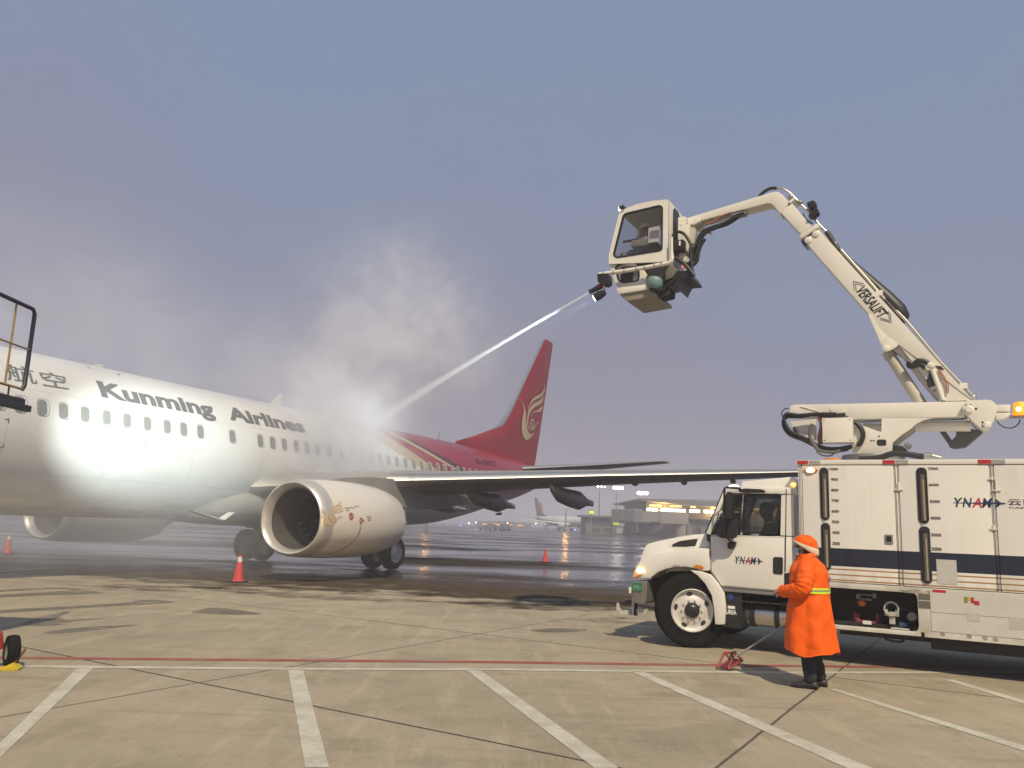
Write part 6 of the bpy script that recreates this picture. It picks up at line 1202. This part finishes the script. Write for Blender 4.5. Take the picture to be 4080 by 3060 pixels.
Ed = [(0, 1), (1, 2), (2, 3), (3, 4), (3, 5), (5, 6), (6, 7), (7, 8), (3, 9), (9, 10), (10, 11), (11, 12), (0, 13), (13, 14), (14, 15), (15, 16), (0, 17), (17, 18), (18, 19), (19, 20)]
Rr = [.13, .13, .14, .10, .058, .065, .048, .034, .028, .065, .048, .034, .028, .085, .06, .044, .04, .085, .06, .044, .04]
skinned('body', V, Ed, Rr, SKIN, WK, 2, [head_mesh((.062, 0, 1.505), 1., R(-4)), hand_mesh((.265, .137, 1.02), (.85, -.45, -.1), (-.2, -.6, -.7), 1., 1.1, 1), hand_mesh((.098, -.368, .835), (.25, -.12, -.9), (.5, .8, .2), 1., 1.6, -1)], voxel=.006)
def cloth(mb_rings, amp, fr, seed):
    out_ = []
    for r_ in mb_rings:
        c_ = sum((Vector(p) for p in r_), Vector((0, 0, 0)))/len(r_); q = []
        for p in r_:
            p = Vector(p); d = (p-c_); d.z = 0; d = d.normalized() if d.length > 0 else d
            k = noise.noise(Vector((p.x*fr[0]+seed, p.y*fr[1], p.z*fr[2])))*1.0+noise.noise(Vector((p.x*fr[0]*2.3, p.y*fr[1]*2.3+seed, p.z*fr[2]*2.7)))*.45
            q.append(tuple(p+d*amp*k))
        out_.append(q)
    return out_
def body_rings(prof, seg=72):
    """profile rows (z, cx, cy, rx, ry) smoothed along z"""
    z0, z1 = prof[0][0], prof[-1][0]; o = []; n_ = 70; zs = [p[0] for p in prof]
    for i in range(n_):
        z = z0+(z1-z0)*i/(n_-1); v = [float(np.interp(z, zs, [p[k] for p in prof])) for k in (1, 2, 3, 4)]
        o.append([(v[0]+v[2]*math.cos(2*math.pi*j/seg), v[1]+v[3]*math.sin(2*math.pi*j/seg)*(1+.12*abs(math.cos(2*math.pi*j/seg))), z) for j in range(seg)])
    return o
prof = [(.385, -.01, 0, .285, .335), (.5, -.01, 0, .275, .325), (.77, 0, 0, .235, .29), (.95, 0, 0, .215, .265), (1.05, .0, 0, .205, .255), (1.16, .0, 0, .208, .255), (1.25, .0, 0, .20, .25), (1.31, .0, 0, .175, .225), (1.345, .0, 0, .15, .19), (1.375, .005, 0, .12, .145), (1.40, .012, 0, .10, .11), (1.445, .025, 0, .092, .095)]
mb = MB(); rg = cloth(body_rings(prof), .021, (6.5, 6.5, 3.0), 3.3); rg = [[(x, y, z+(.02*math.sin(3*math.atan2(y, x))+.012*math.sin(7*math.atan2(y, x)))*max(0, 1-(z-.385)/.3)) for x, y, z in r_] for r_ in rg]
rg = [[(x*(1+k_), y*(1+k_), z) for x, y, z in r_ for k_ in (.050*max(0, min(1, (1.02-z)/.5))*math.sin(7*math.atan2(y, x)+3*noise.noise(Vector((0, 0, z*2.2))))+.035*noise.noise(Vector((x*9+z*4, y*9, z*6)))+.028*max(0, 1-abs(z-1.12)/.16)*math.sin(46*z+5*math.sin(2*math.atan2(y, x)))*max(0, math.sin(math.atan2(y, x)+.4)),)] for r_ in rg]
mb.loft(rg, cap=False); inn = [[(x*.965, y*.965, z+.004) for x, y, z in r_] for r_ in rg[:12]]; mb.loft(inn[::-1], cap=False); mb.loft([rg[0], inn[0]], cap=False); coat = mb.build('raincoat', ORG, WK, 60)
def sleeve(pts, rads, seed, nm='sleeve'):
    P_ = spline(pts, 10); n_ = len(P_); rr_ = [float(np.interp(i/(n_-1)*(len(pts)-1), range(len(pts)), rads)) for i in range(n_)]; rings = []; prev = None; seg = 28
    for i, p in enumerate(P_):
        t = (P_[min(i+1, n_-1)]-P_[max(i-1, 0)]).normalized(); a = t.orthogonal().normalized() if prev is None else (prev-t*prev.dot(t)).normalized(); prev = a; c_ = t.cross(a)
        rings.append([p+(a*math.cos(2*math.pi*j/seg)+c_*math.sin(2*math.pi*j/seg))*(rr_[i]+.011*noise.noise(Vector((i*.35+seed, math.cos(2*math.pi*j/seg)*1.3, math.sin(2*math.pi*j/seg)*1.3)))+(.0035*math.sin(i*1.3+3*math.cos(2*math.pi*j/seg+seed)))*(1 if 5 < i < n_-3 else 0)) for j in range(seg)])
    mb = MB(); mb.loft(rings, cap=False); mb.loft([[q*1 for q in rings[-1]], [P_[-2]+(q-P_[-1])*.86 for q in rings[-1]]], cap=False); mb.loft([rings[0], [P_[0]+(q-P_[0])*.1 for q in rings[0]]], cap=False); return mb.build(nm, ORG, coat, 60)
sleeve([(-.01, .10, 1.335), (-.005, .20, 1.285), (.0, .265, 1.17), (.02, .285, 1.09), (.08, .275, 1.045), (.17, .215, 1.03), (.275, .135, 1.02)], [.085, .10, .095, .095, .085, .072, .062], 1.7)
sleeve([(-.01, -.10, 1.335), (-.01, -.20, 1.285), (-.02, -.265, 1.18), (-.02, -.285, 1.08), (.02, -.31, 1.0), (.07, -.345, .90), (.098, -.367, .84)], [.085, .098, .092, .085, .075, .066, .058], 5.1)
# collar, hood with its pale lining turned outward
mb = MB(); n_ = 40; r0, r1, r2 = [], [], []
for j in range(n_+1):
    a = R(-165+330*j/n_); r0.append((.02+.102*math.cos(a), .112*math.sin(a), 1.375-.035*math.cos(a))); r1.append((.035+.112*math.cos(a), .12*math.sin(a), 1.43-.045*math.cos(a))); r2.append((.02+.128*math.cos(a), .135*math.sin(a), 1.385-.05*math.cos(a)))
mb.loft([r0, r1, r2], closed=False, cap=False); mb.build('collar', ORG, coat, 60)
def hood_at(ph, z, k=1.):
    """point of the hood at angle ph from the brow (0) to the nape (pi) and height z"""
    q = max(0, (z-1.53)/.128); r_ = math.sqrt(max(0, 1-q*q))*k
    return Vector((.045+.132*r_*math.cos(ph)-.015*(1-math.cos(ph))*.5, .112*r_*math.sin(ph), z))
NP = 49
def edge(ph, a, b_): return a+b_*math.cos(ph)
dome = []
for i in range(13):
    u = math.sin(math.pi/2*i/12); dome.append([hood_at(2*math.pi*j/NP, edge(2*math.pi*j/NP, 1.552, .050)+(1.656-edge(2*math.pi*j/NP, 1.552, .050))*u) for j in range(NP)])
mb = MB(); mb.loft(cloth(dome, .006, (11, 11, 11), 2.)); mb.build('hood', ORG, coat, 60)
brim = [[hood_at(2*math.pi*j/NP, edge(2*math.pi*j/NP, a, b_), k) for j in range(NP)] for a, b_, k in ((1.556, .050, 1.02), (1.548, .056, 1.07), (1.53, .070, 1.085), (1.512, .084, 1.06), (1.508, .085, 1.02))]
mb = MB(); mb.loft(cloth(brim, .004, (12, 12, 9), 5.), cap=False); mb.build('hood_brim', CREAM, coat, 60)
mb = MB(); mb.tube([brim[0][j]*1+Vector((0, 0, .002)) for j in list(range(NP))+[0]], .0045, 6); mb.build('brim_edge', ORG, coat, 60)
mb = MB(); mb.loft([[hood_at(2*math.pi*j/NP, edge(2*math.pi*j/NP, 1.50, .06) if abs(j-NP/2) < NP*.26 else 1.60, .93) for j in range(NP)], [hood_at(2*math.pi*j/NP, 1.42 if abs(j-NP/2) < NP*.26 else 1.595, .72) for j in range(NP)]], cap=False); mb.build('hood_lining', HAIR, coat, 60)
mb = MB(); mb.ball((.048, 0, 1.548), (.105, .084, .096), sub=3); mb.warp(lambda v: Vector((v.x if v.x < .12 else .12+(v.x-.12)*.2, v.y, max(v.z, 1.50)))); mb.build('hair', HAIR, WK, 60)
mb = MB(); rows = []
for i in range(7):
    z = 1.425+.085*i/6; rows.append([Vector((.075+(.085+.022*math.sin(math.pi*i/6))*math.cos(R(a)), .073*math.sin(R(a)), z)) for a in range(-78, 79, 12)])
mb.loft(rows, closed=False, cap=False); mk = mb.build('face_mask', MASK, WK, 60)
mb = MB(); 
for s_ in (-1, 1):
    mb.tube([(.09, s_*.073, 1.495), (.05, s_*.085, 1.505), (.045, s_*.086, 1.47), (.09, s_*.073, 1.44)], .0022, 6)
mb.build('mask_strap', WHITEINK, mk, 60)
mb = MB(); 
for z0, z1, mi in ((1.022, 1.042, 0), (1.0425, 1.0615, 1), (1.062, 1.083, 0)):
    rws = []
    for z in (z0, (z0+z1)/2, z1):
        r_ = body_rings([(z, .0, 0, .205+(1.05-z)*.12, .255+(1.05-z)*.12), (z+.001, .0, 0, .205, .255)])[0]
        r_ = cloth([r_], .021, (6.5, 6.5, 3.0), 3.3)[0]; rws.append([(x*1.035, y*1.035, zz) for x, y, zz in r_])
    mb.loft(rws, mi, cap=False)
mb.build('reflective_band', [HIVIS, HIGREY], coat, 60)
def back_fn(u, v):
    a = R(180)-u/.22; r_ = cloth([[(.205*math.cos(a), .25*math.sin(a)*(1+.12*abs(math.cos(a))), v)]+[(0, 0, v)]], 0, (1, 1, 1), 0)[0][0]; return (r_[0]*1.10, r_[1]*1.10, v)
mb = MB(); put_text(mb, '昆明机场', (-.06, 1.155, .22, 1.20), lambda u, v: back_fn(-u, v), .01); mb.build('coat_lettering', mat('coat_ink', (.12, .06, .16), .6), coat, 0)
for s_, dx in ((1, 0), (-1, -.06)):
    pr = [(.085, -.005+dx, s_*.115, .062, .060), (.12, -.01+dx, s_*.115, .066, .064), (.30, .015+dx*.6, s_*.11, .076, .074), (.45, .035+dx*.4, s_*.105, .084, .080), (.62, .02+dx*.2, s_*.10, .094, .09), (.86, .0, s_*.085, .11, .10)]
    mb = MB(); mb.loft(cloth(body_rings(pr, 28), .010, (9, 9, 11), 7.+s_), cap=False); mb.build('trouser_leg', TROU, WK, 60)
    mb = MB(); rg = []
    for x, w_, h_ in ((-.085, .028, .05), (-.07, .042, .085), (-.02, .045, .10), (.05, .046, .085), (.12, .05, .062), (.175, .042, .05), (.20, .02, .032)):
        rg.append([(x+dx, s_*(.118+.12*max(0, x)*.4)+w_*math.cos(2*math.pi*j/16), max(.004, h_*.5+h_*.5*math.sin(2*math.pi*j/16))) for j in range(16)])
    mb.loft(rg); mb.build('shoe', BOOTM, WK, 50)
# operator in the spray cabin and driver in the truck: seated figures
def seated(name, label, loc, rz, jacket, hat):
    t = empty(name, loc, rz); tag(t, label, 'person')
    V = [(0, 0, .10), (.02, 0, .32), (.03, 0, .48), (.05, 0, .58), (.07, 0, .64), (.0, .17, .50), (.14, .22, .27), (.38, .15, .30), (.0, -.17, .50), (.14, -.22, .27), (.38, -.15, .30), (.10, .10, .08), (.42, .12, .08), (.44, .12, -.30), (.52, .12, -.34), (.10, -.10, .08), (.42, -.12, .08), (.44, -.12, -.30), (.52, -.12, -.34)]
    Ed = [(0, 1), (1, 2), (2, 3), (3, 4), (2, 5), (5, 6), (6, 7), (2, 8), (8, 9), (9, 10), (0, 11), (11, 12), (12, 13), (13, 14), (0, 15), (15, 16), (16, 17), (17, 18)]
    Rr = [.13, .12, .13, .06, .055, .065, .045, .03, .065, .045, .03, .08, .06, .045, .04, .08, .06, .045, .04]
    skinned('body', V, Ed, Rr, SKIN, t, 1, [head_mesh((.085, 0, .72), 1.), hand_mesh((.375, .15, .30), (.9, -.2, .1), (0, -.2, -.9), 1, 1.3, 1), hand_mesh((.375, -.15, .30), (.9, .2, .1), (0, .2, -.9), 1, 1.3, -1)], voxel=.009)
    Rj = [r*1.16+.012 for r in Rr]; k = [0, 1, 2, 3, 5, 6, 7, 8, 9, 10]; ix = {q: i for i, q in enumerate(k)}
    V2 = [V[q] if q not in (7, 10) else tuple(Vector(V[q])*.95+Vector(V[q-1])*.05) for q in k]; V2[3] = tuple(Vector(V[3])*.5+Vector(V[2])*.5)
    skinned('jacket', V2, [(ix[a], ix[b_]) for a, b_ in Ed if a in ix and b_ in ix], [Rj[q] for q in k], jacket, t, 2)
    k = [0, 11, 12, 13, 15, 16, 17]; ix = {q: i for i, q in enumerate(k)}
    skinned('trousers', [V[q] for q in k], [(ix[a], ix[b_]) for a, b_ in Ed if a in ix and b_ in ix], [Rj[q] for q in k], TROU, t, 2)
    mb = MB()
    if hat: mb.lathe([(-.02, .112), (.03, .11), (.075, .09), (.105, .045), (.112, .001)], (.075, 0, .765), (.05, 0, 1), 24); mb.prism([(.15, .745), (.22, .735), (.22, .74), (.15, .76)], -.07, .07); mb.build('helmet', mat('helmet_pale', (.80, .78, .70), .35), t, 60)
    else: mb.ball((.072, 0, .765), (.105, .083, .085), sub=3); mb.build('hair', HAIR, t, 60)
    return t
TRZ = R(-29.266)
def tw(u, y, z): c_, s_ = math.cos(TRZ), math.sin(TRZ); return (3.2357+u*c_-y*s_, 12.9759+u*s_+y*c_, z)
seated('person', 'operator seated inside the raised spray cabin wearing a pale helmet', tw(-.97, -.16, 6.07), TRZ+R(180), mat('operator_jacket', (.26, .28, .34), .7), True)
seated('person', 'driver with black hair seated in the dark cab of the truck', tw(1.08, -.55, 1.27), TRZ+R(180), mat('driver_jacket', (.05, .06, .07), .7), False)
# ---------------------------------------------------------------- chock on a rod, held by the worker
CT = empty('chock_tool', (2.74, 10.2, 0)); tag(CT, 'red triangular wheel chock on a long grey rod, dragged by the person in orange', 'wheel chock')
CRED = mat('chock_red', (.27, .022, .018), .5, dirt=.5, dirtcol=(.16, .03, .02), scale=14)
A0, B0, C0 = Vector((-.115, .0, .025)), Vector((-.012, .06, .195)), Vector((.06, .05, .125)); A1, B1_, C1 = Vector((.0, -.055, .022)), Vector((.125, .09, .195)), Vector((.185, -.03, .125))
mb = MB()
for a, b_ in ((A0, B0), (B0, C0), (A0, C0), (A1, C1), (B1_, C1), (A1, B1_), (B0, B1_)): mb.tube([a, b_], .014, 6)
mb.build('frame', CRED, CT, 0)
mb = MB(); mb.loft([[A0, A1, A1+Vector((0, 0, .012)), A0+Vector((0, 0, .012))], [C0, C1, C1+Vector((0, 0, .012)), C0+Vector((0, 0, .012))]]); mb.build('plate', mat('chock_dark_red', (.10, .015, .013), .55), CT, 0)
r1_ = Vector((.835, -.51, .80)); r0_ = Vector((.10, -.03, .165)); mb = MB(); mb.tube([r0_, r1_], .012, 8); mb.build('rod', mat('rod_grey', (.34, .33, .31), .45), CT, 60)
mb = MB(); mb.tube([(.05, .0, .16), (.07, -.01, .21), (.10, -.02, .22), (.12, -.03, .18)], .016, 8); mb.tube([(r1_-(r1_-r0_).normalized()*.14), r1_], .016, 8); mb.build('grip', BLACK, CT, 60)
# ---------------------------------------------------------------- cones
CONEO = mat('cone_red', (.62, .06, .05), .5, dirt=.3, scale=6); CONEW = mat('cone_white', (.66, .63, .58), .45)
def cone(loc, label, h=.66, dark=False):
    t = empty('traffic_cone', (*loc, 0), random.uniform(0, 1)); tag(t, label, 'traffic cone')
    mb = MB(); mb.box((-.19, -.19, 0), (.19, .19, .035), .012); mb.build('base', BLACK, t, 30)
    k = h/.66; mb = MB(); mb.lathe([(.036, .15), (.05, .128), (.49*k, .062)], (0, 0, 0), (0, 0, 1), 28); mb.lathe([(.61*k, .042), (.655*k, .034), (.66*k, .001)], (0, 0, 0), (0, 0, 1), 28); mb.build('body', CONEO, t, 40)
    mb = MB(); mb.lathe([(.49*k, .0625), (.61*k, .0425)], (0, 0, 0), (0, 0, 1), 28); mb.build('reflective_sleeve', CONEO if dark else CONEW, t, 60)
cone((-6.534, 20.283), 'red traffic cone with a white collar on the dry concrete in front of the engine')
cone((-17.15, 28.35), 'traffic cone blurred by mist under the nose side of the aircraft, at the left edge')
cone((1.82, 37.5), 'plain red traffic cone standing on the wet apron beyond the wing', .60, True)
# ---------------------------------------------------------------- work platform at the left edge
WP_ = empty('work_platform', (-7.0, 8.4, 0)); tag(WP_, 'work platform with dark and yellow railing on a red wheeled base', 'work platform')
YEL = mat('rail_yellow', (.38, .26, .10), .5, dirt=.7, dirtcol=(.15, .10, .05), scale=9); RNAVY = mat('rail_dark', (.022, .025, .038), .45, dirt=.4); BASER = mat('platform_red', (.40, .05, .035), .45, dirt=.4)
XR = .87
mb = MB(); mb.box((-1.6, -2.2, 2.88), (XR+.03, 1.62, 2.97), .01); mb.box((XR-.02, -2.2, 2.82), (XR+.06, 1.72, 2.90), .01); mb.build('deck', RNAVY, WP_, 0)
for x_ in (XR, -1.5):
    mb = MB(); mb.tube([(x_, -2.1, 4.12), (x_, 1.55, 4.12), (x_, 1.6, 4.07), (x_, 1.6, 3.14), (x_, 1.56, 3.08)], .026, 10); rl_ = mb.build('hand_rail', RNAVY, WP_, 60)
    mb = MB(); mb.tube([(x_, -2.1, 3.60), (x_, 1.58, 3.60)], .013, 8); mb.tube([(x_, -2.1, 3.09), (x_, 1.5, 3.09), (x_, 1.57, 3.08)], .016, 8)
    for y_ in (1.21, .3, -.6, -1.5): mb.tube([(x_, y_, 3.09), (x_, y_, 4.10)], .013, 8)
    mb.build('rail_bar', YEL, rl_, 60)
    for y_ in (1.3, -.5, -1.9):
        mb = MB(); mb.tube([(x_, y_, 2.95), (x_, y_, 3.09)], .011, 6); mb.build('rail_post', RNAVY, rl_, 60)
mb = MB()
for x_ in (-1.5, .55):
    mb.tube([(x_, -2.1, .4), (x_, -.1, 2.86)], .05, 8); mb.tube([(x_, -.1, .4), (x_, -2.1, 2.86)], .05, 8)
mb.build('support_strut', BASER, WP_, 60)
mb = MB(); mb.prism([(-1.7, .28), (-1.7, .55), (1.55, .55), (1.80, .42), (1.82, .28)], -2.3, .12, .03); mb.build('base', BASER, WP_, 30)
for x_, y_ in ((1.93, .30), (1.5, -2.1), (-1.5, .2), (-1.5, -2.1)):
    mb = MB(); mb.lathe([(-.05, .08), (-.06, .12), (-.05, .155), (0, .165), (.05, .155), (.06, .12), (.05, .08)], (x_, y_, .165), (.75, .66, 0), 28); cw = mb.build('wheel', RUBBER, WP_, 50)
    mb = MB(); mb.lathe([(-.052, .08), (-.03, .06), (-.03, .001)], (x_, y_, .165), (.75, .66, 0), 20); mb.lathe([(.052, .08), (.03, .06), (.03, .001)], (x_, y_, .165), (.75, .66, 0), 20); mb.build('hub', GREYM, cw, 40)
    mb = MB(); mb.tube([(x_-.1, y_-.05, .19), (x_-.12, y_-.08, .36)], .04, 8); mb.build('wheel_bracket', BASER, WP_, 40)
YC = empty('wheel_chock', (-5.03, 8.62, 0), R(12)); tag(YC, 'yellow wheel chock with a short rod against the red base wheel', 'wheel chock')
mb = MB(); mb.prism([(-.18, .0), (.11, .0), (.12, .018), (.05, .075), (-.04, .028), (-.18, .022)], -.09, .05, .006); mb.build('wedge', mat('chock_yellow', (.60, .47, .02), .45, dirt=.3, dirtcol=(.3, .2, .02), scale=12), YC, 30)
mb = MB(); mb.tube([(.05, -.02, .07), (.115, .0, .17), (.13, .0, .20)], .013, 8); mb.build('rod', mat('rusty_rod', (.14, .075, .04), .7), YC, 60)
# ---------------------------------------------------------------- beams: nozzle lamp, truck headlamp, and a flood lamp added on the platform
def spot(name, loc, target, power, size, blend, col, r=.05):
    l = bpy.data.lights.new(name, 'SPOT'); o = bpy.data.objects.new(name, l); sc.collection.objects.link(o); o.location = loc
    l.energy = power; l.spot_size = R(size); l.spot_blend = blend; l.color = col; l.shadow_soft_size = r
    o.rotation_euler = (Vector(target)-Vector(loc)).to_track_quat('-Z', 'Y').to_euler(); return o
def aw(s, off, z): c_, s_ = math.cos(R(63.93)), math.sin(R(63.93)); return Vector((-6.741+s*c_+off*s_, 29.179+s*s_-off*c_, z))
NZ = Vector(tw(n2[0], NY, n2[1])); JE = aw(1.3, .8, 4.95)
LW = Vector(tw(wlp.x-.06, wlp.y, wlp.z))
mb = MB(); mb.lathe([(0, .001), (0, .11), (.03, .12), (.12, .09), (.16, .04), (.16, .001)], (.35, .30, 4.30), (.16, -.98, .05), 22); fl = mb.build('added_flood_lamp', BLACK, WP_, 40)  # lamp and post added out of view to light the patch on the fuselage
mb = MB(); mb.lathe([(0, .001), (0, .10), (-.01, .105)], (.35, .288, 4.30), (.16, -.98, .05), 22); mb.build('lit_lens', lamp_mat('added_flood_lamp_lit', (.92, 1, .95), 12), fl, 60)
mb = MB(); mb.tube([(.35, .2, 4.2), (.35, .2, 2.95)], .02, 8); mb.build('added_lamp_post', RNAVY, WP_, 60)
spot('added_flood_beam', (-6.65, 8.78, 4.30), aw(-8.9, 1.8, 3.15), 17000, 23, 1.0, (.90, 1.0, .93))
spot('nozzle_lamp_beam', Vector(tw(lp[0]-.12, -.70, lp[1]-.06)), JE, 8000, 14, 1.0, (.85, .97, 1.0), .03)
hp_ = tw(qq[0]-.25, -1.09, qq[1])
spot('headlamp_beam', tw(-1.15, -.9, 1.1), aw(-6.0, 5.4, .9), 900, 24, 1.0, (1, .62, .26))
# ---------------------------------------------------------------- spray jet, steam and haze
def volume_mat(name):
    m = bpy.data.materials.new(name); m.use_nodes = True; t = m.node_tree
    for x in list(t.nodes): t.nodes.remove(x)
    o = t.nodes.new('ShaderNodeOutputMaterial'); v = t.nodes.new('ShaderNodeVolumePrincipled'); t.links.new(v.outputs[0], o.inputs['Volume']); return m, t, v, NG(t)
m, t, v, g = volume_mat('spray_droplets'); tcn = g.n.new('ShaderNodeTexCoord'); s_ = g.n.new('ShaderNodeSeparateXYZ'); g.l.new(tcn.outputs['Object'], s_.inputs[0])
LJ = (JE-NZ).length; q = g.m('DIVIDE', s_.outputs[0], LJ); sag = g.m('MULTIPLY', g.m('MULTIPLY', q, g.m('SUBTRACT', 1., q)), .35)
zz = g.m('SUBTRACT', s_.outputs[2], sag)
rad = g.m('SQRT', g.m('ADD', g.m('MULTIPLY', s_.outputs[1], s_.outputs[1]), g.m('MULTIPLY', zz, zz)))
def jr_(x): return .026+.30*x**1.6
rr_ = g.m('MULTIPLY_ADD', g.m('POWER', g.m('MAXIMUM', q, .0001), 1.6), .30, .026)
core = g.m('SUBTRACT', 1., g.ss(g.m('DIVIDE', rad, rr_), .15, 1.)); dn = g.m('DIVIDE', g.m('MULTIPLY', core, .036), g.m('POWER', rr_, 1.9))
nn_ = g.noise(g.mapv(tcn.outputs['Object'], (.5, 3, 3)), 2., 4, .6); dn = g.m('MULTIPLY', dn, g.m('MULTIPLY_ADD', nn_, 1.2, .4)); dn = g.m('MULTIPLY', dn, g.m('SUBTRACT', 1., g.ss(q, .93, 1.)))
g.l.new(dn, v.inputs['Density']); v.inputs['Color'].default_value = (.97, .99, 1, 1); v.inputs['Anisotropy'].default_value = 0
mb = MB(); ns = 26; path = [(LJ*i/ns, 0, .35*(i/ns)*(1-i/ns)) for i in range(ns+1)]; mb.tube(path, [jr_(i/ns)*1.05 for i in range(ns+1)], 14)
jt = mb.build('spray_jet', m, None, 60); jt.location = NZ; jt.rotation_euler = (JE-NZ).to_track_quat('X', 'Z').to_euler(); tag(jt, kind='stuff')
m, t, v, g = volume_mat('steam'); tcn = g.n.new('ShaderNodeTexCoord'); P = tcn.outputs['Object']; s_ = g.n.new('ShaderNodeSeparateXYZ'); g.l.new(P, s_.inputs[0]); X, Y, Z = s_.outputs
def blob(c, r, a):
    tot = None
    for k, (ax, cc, rr) in enumerate(zip((X, Y, Z), c, r)):
        q = g.m('DIVIDE', g.m('SUBTRACT', ax, cc), rr); q = g.m('MULTIPLY', q, q); tot = q if tot is None else g.m('ADD', tot, q)
    return g.m('MULTIPLY', g.m('EXPONENT', g.m('MULTIPLY', tot, -1.)), a)
n1 = g.noise(P, .42, 6, .60, .6); n2_ = g.noise(P, 1.3, 4, .6, .3)
tx_ = g.ss(g.m('MULTIPLY_ADD', g.m('SUBTRACT', n2_, .5), .35, n1), .40, .66)
BL = [((-.9, -1.2, 5.5), (1.9, 1.5, 1.2), 1.1), ((2.0, -.5, 7.8), (2.3, 1.8, 2.2), .52), ((3.3, -.6, 10.2), (3.0, 2.0, 1.9), .40), ((5.4, -.6, 8.6), (2.8, 2.0, 2.2), .36), ((-2.2, -2.4, 4.0), (1.6, 1.1, 1.5), 2.0), ((-1.5, -2.6, 2.8), (1.6, 1.0, .9), .45)]
soft = [((5.6, -.4, 9.4), (3.2, 2.4, 3.2), .09), ((-2.2, -3.2, 2.4), (2.6, 1.6, 1.5), .20), ((-5.5, -.3, 6.2), (3.0, 1.6, 1.5), .12), ((-10, .5, 6.8), (4.5, 2.2, 2.0), .11), ((-13, 2, 1.0), (8, 5, 1.2), .09), ((-6, -.5, .9), (5, 4, 1.2), .05), ((-9.5, -3.6, 2.2), (5, 1.6, 1.6), .05)]
d1 = None
for bq in BL: x_ = blob(*bq); d1 = x_ if d1 is None else g.m('ADD', d1, x_)
d2 = None
for bq in soft: x_ = blob(*bq); d2 = x_ if d2 is None else g.m('ADD', d2, x_)
g.l.new(g.m('ADD', g.m('MULTIPLY', d1, g.m('MULTIPLY_ADD', tx_, 1.1, .08)), g.m('MULTIPLY', d2, g.m('MULTIPLY_ADD', tx_, .9, .35))), v.inputs['Density'])
v.inputs['Color'].default_value = (.93, .95, 1.0, 1); v.inputs['Anisotropy'].default_value = 0
mb = MB(); mb.box((-24, -7.5, .03), (9, 9, 15.5)); st = mb.build('steam_cloud', m, None, 0); st.location = AL.location; st.rotation_euler = AL.rotation_euler; tag(st, kind='stuff')
m, t, v, g = volume_mat('haze_air'); v.inputs['Density'].default_value = .0021; v.inputs['Color'].default_value = (.84, .85, .97, 1); v.inputs['Anisotropy'].default_value = 0
mb = MB(); mb.box((-1020, -120, -1.5), (1020, 1620, 36)); tag(mb.build('haze', m, None, 0), kind='stuff')
